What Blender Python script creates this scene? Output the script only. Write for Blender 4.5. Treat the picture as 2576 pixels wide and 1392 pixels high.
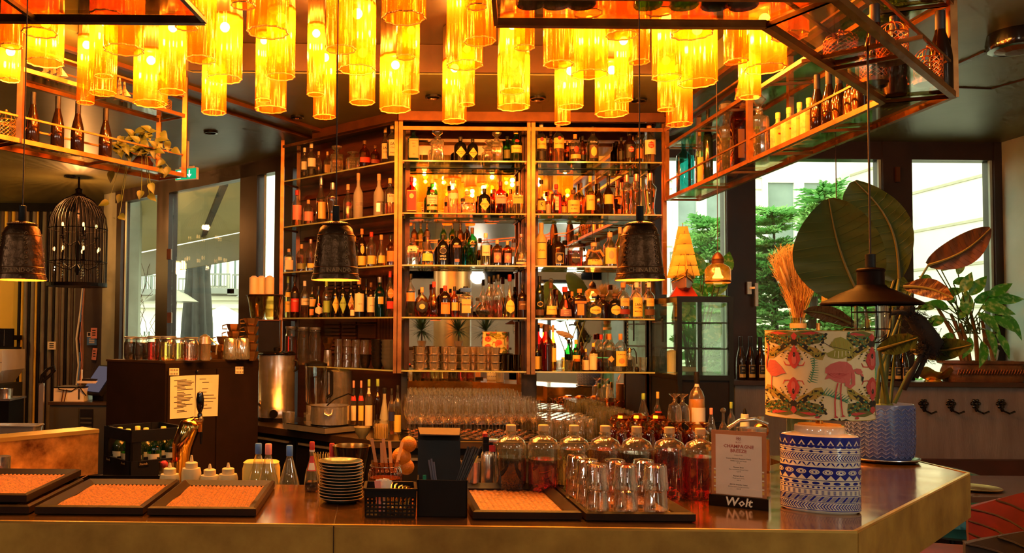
import bpy, math, random
from mathutils import Vector, Matrix
from mathutils.geometry import tessellate_polygon
for o in list(bpy.data.objects): bpy.data.objects.remove(o)
R = random.Random(7)
sc = bpy.context.scene; col = sc.collection
pi = math.pi; sin = math.sin; cos = math.cos
# ---------------------------------------------------------------- camera
F = 2200.0; PPX, PPY = 945.0, 754.0            # focal length and optical axis in pixels of the 2576x1392 frame
EYE = Vector((0, 0, 1.6))
CM = Matrix.Rotation(pi/2 + math.atan(82/2200), 3, 'X') @ Matrix.Rotation(0.008, 3, 'Z')
cam = bpy.data.cameras.new('camera'); camo = bpy.data.objects.new('camera', cam); col.objects.link(camo)
cam.sensor_fit = 'HORIZONTAL'; cam.sensor_width = 36; cam.lens = F/2576*36
cam.shift_x = (1288-PPX)/2576; cam.shift_y = (PPY-696)/2576; cam.clip_start = .02
camo.matrix_world = Matrix.Translation(EYE) @ CM.to_4x4()
sc.camera = camo
def ray(px, py): return CM @ Vector(((px-PPX)/F, -(py-PPY)/F, -1))
def P(px, py, D):                               # the point seen at a pixel, at depth D (world y)
    w = ray(px, py); return EYE + w*(D/w.y)
def PZ(px, py, z):                              # the point seen at a pixel, at height z
    w = ray(px, py); return EYE + w*((z-1.6)/w.z)
def K(D): return D/F                            # metres per pixel at depth D
# ---------------------------------------------------------------- world, exposure
wd = bpy.data.worlds.new('world'); sc.world = wd; wd.use_nodes = True
bg = wd.node_tree.nodes['Background']; bg.inputs[0].default_value = (.97, 1, .87, 1); bg.inputs[1].default_value = 5.0
sc.view_settings.view_transform = 'Standard'; sc.view_settings.look = 'None'
sc.view_settings.exposure = 0.0; sc.view_settings.gamma = 1.0; sc.view_settings.use_curve_mapping = False
try:
    sc.cycles.transparent_max_bounces = 24; sc.cycles.max_bounces = 8; sc.cycles.diffuse_bounces = 3; sc.cycles.transmission_bounces = 8; sc.cycles.glossy_bounces = 4; sc.cycles.use_adaptive_sampling = True; sc.cycles.adaptive_threshold = .08; sc.cycles.adaptive_min_samples = 14
    sc.cycles.sample_clamp_indirect = 6.0; sc.cycles.caustics_reflective = False; sc.cycles.caustics_refractive = False
except Exception: pass
TUBE_W, BELL_W = 20.0, 4.0                       # watts of one tube lamp, one bell pendant
AMBER = (1.0, .70, .36)
# ---------------------------------------------------------------- materials
def lin(h):
    if not isinstance(h, str): return (h[0], h[1], h[2], 1)
    c = [int(h[i:i+2], 16)/255 for i in (0, 2, 4)]
    return tuple((x/12.92 if x <= .04045 else ((x+.055)/1.055)**2.4) for x in c) + (1,)
MATS = {}
def nt(name):
    m = bpy.data.materials.new(name); m.use_nodes = True; t = m.node_tree; t.nodes.clear()
    o = t.nodes.new('ShaderNodeOutputMaterial'); MATS[name] = m
    return m, t, o
def N(t, kind, **kw):
    n = t.nodes.new('ShaderNode'+kind)
    for k, v in kw.items():
        if k in n.inputs: n.inputs[k].default_value = v
        else: setattr(n, k, v)
    return n
def ramp(t, fac, a, b, p0=.3, p1=.7):
    r = N(t, 'ValToRGB'); t.links.new(fac, r.inputs[0])
    r.color_ramp.elements[0].position = p0; r.color_ramp.elements[1].position = p1
    r.color_ramp.elements[0].color = a; r.color_ramp.elements[1].color = b
    return r.outputs[0]
def pm(name, c, rough=.5, metal=0, c2=None, scale=8, bump=0, bscale=60, stretch=(1, 1, 1), spec=.5, trans=0, ior=1.45, emit=None, es=0, coat=0, sheen=0):
    """principled material with noise between two colours and a fine bump"""
    if name in MATS: return MATS[name]
    m, t, o = nt(name); b = N(t, 'BsdfPrincipled'); t.links.new(b.outputs[0], o.inputs[0])
    b.inputs['Roughness'].default_value = rough; b.inputs['Metallic'].default_value = metal
    b.inputs['Specular IOR Level'].default_value = spec; b.inputs['Transmission Weight'].default_value = trans; b.inputs['IOR'].default_value = ior
    b.inputs['Coat Weight'].default_value = coat; b.inputs['Sheen Weight'].default_value = sheen
    c = lin(c); c2 = lin(c2) if c2 else tuple(x*.86 for x in c[:3])+(1,)
    tc = N(t, 'TexCoord'); mp = N(t, 'Mapping'); mp.inputs['Scale'].default_value = stretch
    t.links.new(tc.outputs['Object'], mp.inputs[0])
    n = N(t, 'TexNoise', Scale=scale, Detail=4); t.links.new(mp.outputs[0], n.inputs['Vector'])
    t.links.new(ramp(t, n.outputs[0], c, c2), b.inputs['Base Color'])
    if bump:
        n2 = N(t, 'TexNoise', Scale=bscale, Detail=3); t.links.new(mp.outputs[0], n2.inputs['Vector'])
        bp = N(t, 'Bump', Strength=bump, Distance=.01); t.links.new(n2.outputs[0], bp.inputs['Height']); t.links.new(bp.outputs[0], b.inputs['Normal'])
    if emit: b.inputs['Emission Color'].default_value = lin(emit); b.inputs['Emission Strength'].default_value = es
    return m
def thin(name, c, gloss=.5, rough=.03, blend=.35, diff=0, dc=None, gc=(1, 1, 1)):
    """thin glass: tinted see-through, glossy towards the edges; diff adds a milky translucent share"""
    if name in MATS: return MATS[name]
    m, t, o = nt(name)
    tr = N(t, 'BsdfTransparent'); tr.inputs[0].default_value = lin(c)
    gl = N(t, 'BsdfGlossy'); gl.inputs[0].default_value = lin(gc); gl.inputs['Roughness'].default_value = rough
    lw = N(t, 'LayerWeight', Blend=blend)
    ml = N(t, 'Math', operation='MULTIPLY'); ml.inputs[1].default_value = gloss; t.links.new(lw.outputs['Facing'], ml.inputs[0])
    ad = N(t, 'Math', operation='ADD'); ad.inputs[1].default_value = .04; t.links.new(ml.outputs[0], ad.inputs[0])
    base = tr.outputs[0]
    if diff:
        tl = N(t, 'BsdfTranslucent'); tl.inputs[0].default_value = lin(dc or c)
        df = N(t, 'BsdfDiffuse'); df.inputs[0].default_value = lin(dc or c)
        m1 = N(t, 'MixShader', Fac=.35); t.links.new(tl.outputs[0], m1.inputs[1]); t.links.new(df.outputs[0], m1.inputs[2])
        m0 = N(t, 'MixShader', Fac=diff); t.links.new(base, m0.inputs[1]); t.links.new(m1.outputs[0], m0.inputs[2]); base = m0.outputs[0]
    mx = N(t, 'MixShader'); t.links.new(ad.outputs[0], mx.inputs[0]); t.links.new(base, mx.inputs[1]); t.links.new(gl.outputs[0], mx.inputs[2])
    t.links.new(mx.outputs[0], o.inputs[0])
    return m
def emat(name, c, s):
    if name in MATS: return MATS[name]
    m, t, o = nt(name); e = N(t, 'Emission', Strength=s); e.inputs[0].default_value = lin(c); t.links.new(e.outputs[0], o.inputs[0]); m.cycles.emission_sampling = 'NONE'; return m
# ---------------------------------------------------------------- mesh building
class MB:
    def __init__(s): s.v = []; s.f = []
    def add(s, vs, fs):
        n = len(s.v); s.v += [tuple(p) for p in vs]; s.f += [tuple(i+n for i in f) for f in fs]; return s
    def box(s, c, d, rz=0, M=None):
        x, y, z = d[0]/2, d[1]/2, d[2]/2; c = Vector(c)
        rot = M or Matrix.Rotation(rz, 3, 'Z')
        vs = [c + rot @ Vector((a*x, b*y, e*z)) for e in (-1, 1) for a, b in ((-1, -1), (1, -1), (1, 1), (-1, 1))]
        return s.add(vs, [(3, 2, 1, 0), (4, 5, 6, 7), (0, 1, 5, 4), (1, 2, 6, 5), (2, 3, 7, 6), (3, 0, 4, 7)])
    def b2(s, x0, x1, y0, y1, z0, z1): return s.box(((x0+x1)/2, (y0+y1)/2, (z0+z1)/2), (abs(x1-x0), abs(y1-y0), abs(z1-z0)))
    def bar(s, p, q, w, h=None, up=(0, 0, 1)):
        p, q = Vector(p), Vector(q); d = q-p; l = d.length; d.normalize(); u = Vector(up)
        if abs(d.dot(u)) > .98: u = Vector((0, 1, 0))
        a = d.cross(u).normalized(); u = a.cross(d)
        return s.box((p+q)/2, (l, w, h or w), M=Matrix((d, a, u)).transposed())
    def loft(s, rings, cap=True, closed=True):
        n = len(rings[0]); vs = [p for r in rings for p in r]; fs = []
        for i in range(len(rings)-1):
            for j in range(n if closed else n-1):
                k = (j+1) % n; fs.append((i*n+j, i*n+k, (i+1)*n+k, (i+1)*n+j))
        if cap: fs.append(tuple(range(n-1, -1, -1))); m = (len(rings)-1)*n; fs.append(tuple(range(m, m+n)))
        return s.add(vs, fs)
    def lathe(s, prof, n=16, c=(0, 0, 0), cap=True, sx=1, sy=1, e=2):
        return s.loft([[(c[0]+x*sx, c[1]+y*sy, c[2]+z) for x, y in ring(r, n, e)] for r, z in prof], cap)
    def tube(s, pts, r, n=6, cap=True):
        pts = [Vector(p) for p in pts]; rs = r if isinstance(r, (list, tuple)) else [r]*len(pts); rings = []; a = None
        for i, p in enumerate(pts):
            d = (pts[min(i+1, len(pts)-1)]-pts[max(i-1, 0)]).normalized()
            if a is None: a = d.orthogonal().normalized()
            a = (a-d*a.dot(d)).normalized(); b = d.cross(a)
            rings.append([p+(a*cos(2*pi*k/n)+b*sin(2*pi*k/n))*rs[i] for k in range(n)])
        return s.loft(rings, cap)
    def ball(s, c, r, n=10, m=6, sc3=(1, 1, 1)):
        rings = [[(c[0]+r*sc3[0]*sin(pi*i/m)*cos(2*pi*j/n), c[1]+r*sc3[1]*sin(pi*i/m)*sin(2*pi*j/n), c[2]-r*sc3[2]*cos(pi*i/m)) for j in range(n)] for i in range(1, m)]
        s.loft(rings); return s
    def prism(s, poly, z0, z1):
        n = len(poly); vs = [(x, y, z0) for x, y in poly]+[(x, y, z1) for x, y in poly]
        fs = [(i, (i+1) % n, n+(i+1) % n, n+i) for i in range(n)]
        for t in tessellate_polygon([[Vector((x, y, 0)) for x, y in poly]]): fs += [tuple(reversed(t)), tuple(i+n for i in t)]
        return s.add(vs, fs)
    def obj(s, name, m, parent=None, smooth=False, loc=None, rz=0, kind=None):
        me = bpy.data.meshes.new(name); me.from_pydata(s.v, [], s.f)
        if isinstance(m, str): m = MATS[m]
        me.materials.append(m)
        if smooth:
            me.polygons.foreach_set('use_smooth', [True]*len(me.polygons))
            if smooth != 'all': me.set_sharp_from_angle(angle=.7)
        o = bpy.data.objects.new(name, me); col.objects.link(o)
        if parent: o.parent = parent
        if loc is not None: o.location = loc
        if rz: o.rotation_euler.z = rz
        if kind: o['kind'] = kind
        return o
def ring(r, n=16, e=2):
    out = []
    for k in range(n):
        a = 2*pi*(k+.5)/n; ca, sa = cos(a), sin(a)
        q = (abs(ca)**e+abs(sa)**e)**(-1/e); out.append((r*q*ca, r*q*sa))
    return out
LABELS = {}
def tag(o, label, cat, group=None):
    o['label'] = label; o['category'] = cat
    if group: o['group'] = group
    LABELS.setdefault(label, []).append(o.name)
    return o
def T(name, label, cat, loc=(0, 0, 0), rz=0, group=None):
    o = bpy.data.objects.new(name, None); col.objects.link(o); o.empty_display_size = .05
    o.location = loc; o.rotation_euler = (0, 0, rz); return tag(o, label, cat, group)
def struct(o): o['kind'] = 'structure'; return o
def dup(root, loc, rz=0, label=None, group=None, scale=None):
    r = root.copy(); col.objects.link(r); r.location = loc; r.rotation_euler = (0, 0, rz)
    if scale: r.scale = (scale,)*3 if not isinstance(scale, tuple) else scale
    if label: r['label'] = label; LABELS.setdefault(label, []).append(r.name)
    if group: r['group'] = group
    for ch in root.children:
        c = ch.copy(); col.objects.link(c); c.parent = r
        for g in ch.children: d = g.copy(); col.objects.link(d); d.parent = c
    return r
def lamp(name, loc, w, c, r=.02, parent=None, kind='POINT', **kw):
    l = bpy.data.lights.new(name, kind); l.energy = w; l.color = c; l.shadow_soft_size = r
    for k, v in kw.items(): setattr(l, k, v)
    o = bpy.data.objects.new(name, l); col.objects.link(o); o.location = loc
    if parent: o.parent = parent
    return o
def textmesh(s, size, bold=0, shear=0, bend=None, width=None):
    cu = bpy.data.curves.new('lettering', 'FONT'); cu.body = s; cu.size = size; cu.align_x = 'CENTER'; cu.align_y = 'CENTER'
    cu.resolution_u = 1; cu.offset = bold*size; cu.shear = shear
    o = bpy.data.objects.new('lettering', cu); me = bpy.data.meshes.new_from_object(o)
    bpy.data.objects.remove(o); bpy.data.curves.remove(cu)
    f = 1
    if width and len(me.vertices): f = min(1, width/max(1e-6, max(v.co.x for v in me.vertices)-min(v.co.x for v in me.vertices)))
    for v in me.vertices:
        x, y = v.co.x*f, v.co.y*f
        v.co = (bend*sin(x/bend), -bend*cos(x/bend), y) if bend else (x, 0, y)
    return me
def text(s, size, m, parent, loc=(0, 0, 0), rz=0, bold=0, shear=0, bend=None, width=None):
    me = textmesh(s, size, bold, shear, bend, width)
    if isinstance(m, str): m = MATS[m]
    me.materials.clear(); me.materials.append(m)
    o = bpy.data.objects.new('lettering', me); col.objects.link(o); o.parent = parent; o.location = loc; o.rotation_euler.z = rz
    return o
# ================================================================ materials of the place
pm('ceiling_lacquer', (.125, .115, .034), .42, c2=(.070, .056, .015), scale=1.6, bump=.16, bscale=7, spec=.9)
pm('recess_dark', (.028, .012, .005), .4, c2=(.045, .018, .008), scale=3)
pm('dark_wood', (.030, .012, .006), .42, c2=(.055, .022, .010), scale=5, stretch=(1, 1, .2), bump=.1)
pm('bronze_trim', (.15, .050, .014), .42, .6, c2=(.10, .032, .009), scale=12)
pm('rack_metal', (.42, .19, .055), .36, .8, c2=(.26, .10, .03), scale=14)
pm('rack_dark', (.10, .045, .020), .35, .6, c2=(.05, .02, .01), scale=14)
pm('window_frame', (.020, .010, .008), .38, c2=(.032, .016, .012), scale=6)
pm('plaster_green', (.42, .47, .36), .7, c2=(.33, .38, .28), scale=3.5, bump=.25, bscale=14)
pm('plaster_pillar', (.40, .42, .34), .7, c2=(.30, .31, .24), scale=4, bump=.2, bscale=20)
pm('wall_grey', (.21, .175, .16), .55, c2=(.15, .12, .11), scale=7, stretch=(2.5, 1, .4), bump=.2, bscale=50)
pm('wall_brown', (.055, .038, .034), .6, c2=(.075, .052, .045), scale=4, bump=.1)
pm('wall_cream', (.70, .60, .40), .75, c2=(.60, .50, .33), scale=2, bump=.1)
pm('wall_dark_red', (.060, .014, .010), .45, c2=(.035, .010, .008), scale=6)
pm('floor_wood', (.16, .085, .04), .4, c2=(.10, .05, .025), scale=4, stretch=(1, .12, 1), bump=.15)
pm('kitchen_yellow', (.80, .52, .06), .6, c2=(.70, .43, .05), scale=1.5)
pm('gold_column', (.70, .42, .12), .38, .55, c2=(.55, .30, .08), scale=3)
pm('mirror', (.94, .94, .90), .015, 1, c2=(.85, .85, .81), spec=.5)
thin('window_glass', (.94, 1, .95), gloss=.25, rough=.01, blend=.15)
thin('shelf_glass', (.80, .92, .80), gloss=.6, rough=.02, blend=.3)
pm('glass_edge', (.34, .40, .17), .15, c2=(.44, .46, .20), scale=20, spec=.8)
thin('rack_glass', (.72, .66, .46), gloss=.5, rough=.05, blend=.3)
pm('black', (.006, .005, .005), .45, c2=(.010, .008, .008), spec=.18); pm('black_gloss', (.006, .005, .005), .12, spec=.7)
pm('steel', (.72, .66, .60), .24, .86, c2=(.60, .54, .48), scale=6, stretch=(1, 1, 8)); pm('chrome', (.76, .73, .68), .12, .85)
pm('white', (.78, .74, .66), .5); pm('paper', (.80, .70, .52), .7, c2=(.74, .63, .46)); pm('ink', (.02, .015, .012), .6)
pm('brass', (.72, .42, .12), .26, 1, c2=(.55, .30, .08), scale=10)
# ================================================================ structure
b = MB(); b.b2(-6.2, 4.8, -6.2, 10.6, -.06, 0); struct(b.obj('floor', 'floor_wood'))
HOLE = [(-1.03, 4.83), (1.85, 4.83), (1.85, 3.2), (1.10, 2.45), (-2.59, 2.45)]
OUT = [(-6, -6), (4.62, -6), (4.62, 6.47), (-.07, 6.47), (-2.7, 9.1), (-2.9, 9.3), (-2.9, 10.4), (-6, 10.4)]
CZ = 3.04
def flat(name, loops, z0, z1, m):
    b = MB(); pts = [p for l in loops for p in l]
    tris = tessellate_polygon([[Vector((x, y, 0)) for x, y in l] for l in loops])
    n = len(pts); b.add([(x, y, z0) for x, y in pts]+[(x, y, z1) for x, y in pts], [t for t in tris]+[tuple(i+n for i in t) for t in tris])
    k = 0
    for l in loops:
        m_ = len(l)
        b.f += [(k+i, k+(i+1) % m_, n+k+(i+1) % m_, n+k+i) for i in range(m_)]; k += m_
    return b.obj(name, m)
struct(flat('ceiling', [OUT, HOLE], CZ, CZ+.2, 'ceiling_lacquer'))
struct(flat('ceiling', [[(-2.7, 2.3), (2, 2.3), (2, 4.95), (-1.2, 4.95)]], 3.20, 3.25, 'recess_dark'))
# a seam board in the recess and bronze trim along its edges
b = MB(); b.b2(-1.05, 1.85, 4.80, 4.828, 3.045, 3.198); struct(b.obj('trim_1', 'recess_dark'))
LD = Vector((1445, 2200, 0)).normalized(); LN = Vector((-LD.y, LD.x, 0))     # run of the left arm of the bar, and its outward side
LP0 = PZ(463, 442, 2.48)                                                     # end of the left rack's inner lower rail
ti = 2
for a, c in ((Vector((-.40, 6.18, 0)), -3.9), (Vector((-.40, 6.18, 0))+LN*.21+LD*.15, -3.9)):
    b = MB(); p = Vector((a.x, a.y, CZ-.012)); b.bar(p, p+LD*c, .035, .024); struct(b.obj('trim_%d' % ti, 'bronze_trim')); ti += 1
for x in (1.885, 2.094):
    b = MB(); b.bar((x, 3.2, CZ-.012), (x, 6.2, CZ-.012), .035, .024); struct(b.obj('trim_%d' % ti, 'bronze_trim')); ti += 1
b = MB(); b.bar((-.45, 6.23, CZ-.03), (.14, 5.66, CZ-.03), .04, .06); b.bar((.14, 5.66, CZ-.03), (1.89, 5.66, CZ-.03), .04, .06); struct(b.obj('trim_%d' % ti, 'bronze_trim')); ti += 1
# octagonal panel joint in the ceiling on the right
q = [PZ(x, y, CZ-.004) for x, y in ((2400, 167), (2482, 130), (2640, 132), (2650, 180), (2494, 224), (2404, 221))]
b = MB()
for i in range(5): b.bar(q[i], q[i+1], .012 if i else .03, .008)
struct(b.obj('trim_%d' % ti, 'recess_dark')); ti += 1
# downlights and speakers let into the ceiling
for i, (x, y, s) in enumerate(((1090, 241, .05), (1352, 245, .052), (1606, 250, .052), (748, 292, .045), (530, 331, .05), (176, 442, .055))):
    p = PZ(x, y, CZ); r = T('ceiling_downlight', 'round black downlight in the ceiling '+('above middle shelf bay', 'above right of middle post', 'above the right shelf bay', 'left of the angled shelves', 'left, beside the hanging rack', 'near the birdcage chandelier')[i], 'downlight', p, group='recessed ceiling downlights')
    MB().lathe([(s*.75, -.001), (s, -.001), (s, -.014), (s*.75, -.014), (s*.70, -.003)], 20, cap=False).obj('trim_ring', 'black_gloss', r, 1)
    MB().lathe([(s*.72, -.006), (s*.4, -.004)], 16).obj('baffle', 'black', r)
p = PZ(2560, 108, CZ-.05); r = T('ceiling_speaker', 'dark round fitting hanging under the ceiling at right edge', 'fixture', p)
MB().lathe([(.06, .05), (.12, .05), (.13, 0), (.12, -.03), (.05, -.035)], 20).obj('body', 'black_gloss', r, 1); MB().lathe([(.1, -.03), (.05, -.045)], 16).obj('grille', 'bronze_trim', r)
# --- left glazed wall, 45 degrees, through X+Y=6.40
WD = Vector((-1, 1, 0)).normalized(); WO = Vector((-.07, 6.47, 0))
def WL(px):                                     # distance along the left glazed wall seen at pixel column px
    k = (px-PPX)/F; t = (WO.x-k*WO.y)/(1+k); return WO+Vector((-t, t, 0))
def onwall(px, py, off=0):
    w = ray(px, py); nrm = Vector((1, 1, 0)); s = (6.40+off-EYE.x-EYE.y)/(w.x+w.y); return EYE+w*s
posts = [(300, 312), (402, 432), (612, 655), (700, 745)]
b = MB(); rw = WL(745)
zt = onwall(520, 470).z; zb = .4
for a, c in posts:
    p, q = WL(a), WL(c); p.z = q.z = 1.5; b.box((p+q)/2, ((p-q).length, .10, 3.06), rz=-pi/4)
p, q = WL(296), WO; b.box(((p.x+q.x)/2, (p.y+q.y)/2, (zt+CZ)/2), ((p-q).length, .1, CZ-zt), rz=-pi/4)
struct(b.obj('window_1', 'window_frame'))
b = MB(); b.box(((p.x+q.x)/2, (p.y+q.y)/2, .2), ((p-q).length, .16, .4), rz=-pi/4); struct(b.obj('wall_left_low', 'window_frame'))
for (a, c) in ((312, 402), (432, 612), (655, 700)):
    p, q = WL(a), WL(c); g = MB().box(((p.x+q.x)/2, (p.y+q.y)/2, (zt+.4)/2), ((p-q).length, .012, zt-.4), rz=-pi/4).obj('pane', 'window_glass', bpy.data.objects['window_1'])
# bright metal edge of the casement and small hinges
for px, w in ((305, .02), (651, .02)):
    p = WL(px)+Vector((.05, -.05, 0)); MB().b2(p.x-.008, p.x+.008, p.y-.008, p.y+.008, .4, zt).obj('casement_edge', pm('frame_alu', (.35, .42, .33), .4), bpy.data.objects['window_1'])
for px, py in ((426, 640), (427, 800)):
    p = onwall(px, py, -.1); MB().b2(p.x-.02, p.x+.02, p.y-.02, p.y+.02, p.z-.05, p.z+.05).obj('hinge', 'bronze_trim', bpy.data.objects['window_1'])
# concrete pillar between the glazing and the kitchen corner, dark back wall with pipe cladding
pl = P(258, 700, 9.25); pr = P(296, 700, 9.05)
b = MB(); b.prism([(pl.x, pl.y), (pr.x, pr.y), (pr.x+.15, pr.y+.25), (pl.x+.1, 10.4), (pl.x, 10.4)], 0, CZ); struct(b.obj('wall_pillar', 'plaster_pillar'))
b = MB(); b.b2(-6, pl.x, 10.3, 10.4, 0, CZ); struct(b.obj('wall_back_left', 'wall_brown'))
b = MB(); b.b2(P(205, 0, 9.9).x, pl.x-.01, 9.9, 10.3, 0, CZ); struct(b.obj('wall_service', 'wall_brown'))
b = MB(); b.b2(-6.1, -6, -6, 10.4, 0, CZ); struct(b.obj('wall_left', 'wall_dark_red'))
b = MB(); b.b2(4.62, 4.75, -6, 6.6, 0, CZ); struct(b.obj('wall_right', 'plaster_green'))
b = MB()
for x0, x1 in ((-6, 2.9), (4.2, 4.62)): b.b2(x0, x1, -6.1, -6, 0, CZ)
b.b2(-6, 4.62, -6.1, -6, 2.7, CZ); b.b2(-6, 4.62, -6.1, -6, 0, .8); struct(b.obj('wall_rear', 'wall_cream'))
for n_, (x0, x1) in enumerate(((2.9, 4.2),)):
    f = MB()
    for x in (x0+.04, (x0+x1)/2, x1-.04): f.b2(x-.04, x+.04, -6.08, -6.0, .8, 2.7)
    f.b2(x0, x1, -6.08, -6, .8, .88); f.b2(x0, x1, -6.08, -6, 2.62, 2.7)
    f = struct(f.obj('window_%d' % (n_+5), 'window_frame')); MB().b2(x0, x1, -6.05, -6.04, .8, 2.7).obj('pane', 'window_glass', f)
# pipe cladding: vertical tubes one by one
cladw = bpy.data.objects['wall_back_left']
pipes = [(50, 'black', 7), (57, 'kitchen_yellow', 5), (66, 'pipe_grey', 9), (75, 'black', 6), (84, 'pipe_grey', 10), (92, 'kitchen_yellow', 5), (100, 'black', 8), (110, 'pipe_grey', 11), (119, 'black', 8), (128, 'pipe_grey', 11), (137, 'black', 7), (145, 'pipe_grey', 9), (153, 'pipe_brown', 6), (160, 'pipe_grey', 8), (168, 'black', 8), (176, 'pipe_grey', 8), (184, 'pipe_brown', 7), (192, 'pipe_grey', 9), (200, 'black', 7)]
pm('pipe_grey', (.20, .18, .13), .5, c2=(.15, .13, .10)); pm('pipe_brown', (.10, .06, .035), .5)
for x, m, w in pipes+[(4+i*9, ('pipe_brown', 'kitchen_yellow')[i % 2], 8) for i in range(5)]:
    D = 10.05; c = P(x, 700, D); r = w*K(D)*.55; z0 = 0 if x > 48 else P(0, 690, D).z
    MB().lathe([(r, z0), (r, CZ-.08)], 10, (c.x, c.y, 0)).obj('cladding_pipe', m, cladw, 1)
b = MB(); b.b2(-5, P(205, 0, 9.95).x, 9.93, 9.98, CZ-.09, CZ-.001); struct(b.obj('trim_%d' % ti, 'black')); ti += 1
# --- back wall behind the shelves: mirrors on a dark wall
def XP(px, D): return P(px, 836, D).x
SD, MD = 5.70, 5.93
b = MB(); b.b2(XP(1010, 5.96), XP(1645, 5.98), 5.95, 6.10, 0, CZ); struct(b.obj('wall_back_bar', 'wall_brown'))
wbb = bpy.data.objects['wall_back_bar']
for a, c in ((1026, 1312), (1350, 1640)):
    MB().b2(XP(a, MD), XP(c, MD), MD, MD+.012, .98, 3.0).obj('mirror_panel', 'mirror', wbb)
# back panel of the angled left shelves: brown boards with louvred doors and drawers
WS = Vector((.14, SD, 0))
def wing(px, off=0):                            # a floor point on the angled shelf line, off metres behind its front edge
    k = (px-PPX)/F; ox, oy = WS.x+off*.7071, WS.y+off*.7071; t = (ox-k*oy)/(1+k); return Vector((ox-t, oy+t, 0))
pm('cabinet_wood', (.13, .032, .009), .42, c2=(.065, .016, .005), scale=4, stretch=(.6, .6, 6), bump=.08)
pa, pb = wing(748, .27), wing(1008, .27)
b = MB(); b.box(((pa.x+pb.x)/2+.03, (pa.y+pb.y)/2+.03, CZ/2), ((pa-pb).length, .06, CZ), rz=-pi/4); wp = struct(b.obj('wall_wing', 'cabinet_wood'))
U = (pb-pa).normalized(); LEN = (pb-pa).length; NW = Vector((-U.y, U.x, 0))*-1
def wpan(s0, s1, z0, z1, d, name, m='cabinet_wood'):
    c = pa+U*((s0+s1)/2)*LEN+NW*d/2; return MB().box((c.x, c.y, (z0+z1)/2), ((s1-s0)*LEN, d, z1-z0), rz=-pi/4).obj(name, m, wp)
if NW.dot(Vector((0, -1, 0))) < 0: NW = -NW
for s0, s1 in ((.30, .46), (.47, .62)):
    for z0, z1 in ((1.44, 1.70), (1.76, 2.02), (2.06, 2.3)):
        for k in range(9): wpan(s0+.01, s1-.01, z0+k*.027, z0+k*.027+.018, .018, 'louvre_slat')
for s0, s1 in ((.64, .80),):
    for k in range(5): wpan(s0, s1, 1.44+k*.115, 1.54+k*.115, .022, 'drawer_front'); wpan(s0, s1, 1.535+k*.115, 1.545+k*.115, .032, 'drawer_lip', 'bronze_trim')
for k in range(7): wpan(.815+k*.027, .835+k*.027, 1.40, 2.0, .02, 'reeded_batten')
for z in (2.3, 2.5, 2.62, 2.78): wpan(.02, .98, z, z+.03, .02, 'rail_batten')
# --- right glazed wall at depth 6.47, half wall with ledge in front
GD = 6.47; zh = P(2000, 402, GD).z
b = MB()
for a, c in ((1640, 1672), (1824, 1896), (2217, 2290), (2497, 2530)): b.b2(XP(a, GD), XP(c, GD), GD-.05, GD+.08, 0, CZ)
b.b2(XP(1630, GD), 4.62, GD-.04, GD+.08, zh, CZ); b.b2(XP(1630, GD), 4.62, GD-.04, GD+.08, 1.2, 1.27)
w2 = struct(b.obj('window_2', 'window_frame'))
for a, c in ((1672, 1824), (1896, 2217), (2290, 2497)):
    MB().b2(XP(a, GD), XP(c, GD), GD+.01, GD+.022, 1.25, zh).obj('pane', 'window_glass', w2)
for a in (1826, 2214, 2494): MB().b2(XP(a, GD)-.012, XP(a, GD)+.006, GD-.03, GD-.01, 1.27, zh).obj('glazing_bead', 'frame_alu', w2)
for a, y in ((2256, 440),): p = P(a, y, GD-.06); MB().b2(p.x-.014, p.x+.014, p.y-.02, p.y, p.z-.055, p.z+.055).obj('hinge', 'bronze_trim', w2)
p = P(1884, 725, GD-.08); h = MB(); h.box(p, (.03, .02, .09)); h.box(p+Vector((.04, -.03, -.05)), (.022, .02, .17)); h.bar(p, p+Vector((.04, -.03, 0)), .016); h.obj('window_handle', 'steel', w2)
LZ = P(2300, 962, 6.15).z
b = MB(); b.b2(XP(1848, 6.2), 4.62, 6.2, 6.42, .72, LZ-.03); hw = struct(b.obj('wall_half', 'wall_grey'))
b = MB(); b.b2(XP(1845, 6.15), 4.62, 6.15, 6.45, LZ-.03, LZ); struct(b.obj('trim_%d' % ti, 'dark_wood')); ti += 1
b = MB(); b.b2(XP(1848, 6.2), 4.62, 6.13, 6.2, 0, .74); struct(b.obj('baseboard_right', 'wall_dark_red'))
for i, x in enumerate((2322, 2391, 2453, 2517)):
    p = P(x, 1016, 6.2); r = T('coat_hook', ('first', 'second', 'third', 'last')[i]+' dark flower-backed coat hook from the blue pot on the grey half wall', 'coat hook', p, group='coat hooks on the half wall')
    k = MB()
    for j in range(6): k.ball((.024*cos(j*pi/3), -.006, .024*sin(j*pi/3)), .014, 8, 5, (1, .6, 1))
    k.ball((0, -.008, 0), .014, 8, 5); k.obj('rosette', 'black_gloss', r, 1)
    MB().tube([(0, -.01, -.01), (0, -.03, -.05), (.02, -.06, -.065), (.055, -.065, -.05)], .007, 6).obj('hook', 'black_gloss', r, 1)
    MB().tube([(0, -.01, -.03), (-.02, -.04, -.05), (-.03, -.045, -.035)], .006, 6).obj('hook', 'black_gloss', r, 1)
# gold column and partition in the room behind the photographer (seen in the mirrors)
b = MB(); b.lathe([(.29, 0), (.29, CZ)], 32, (1.19, -1.7, 0)); struct(b.obj('wall_column', 'gold_column', smooth=1))
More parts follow.
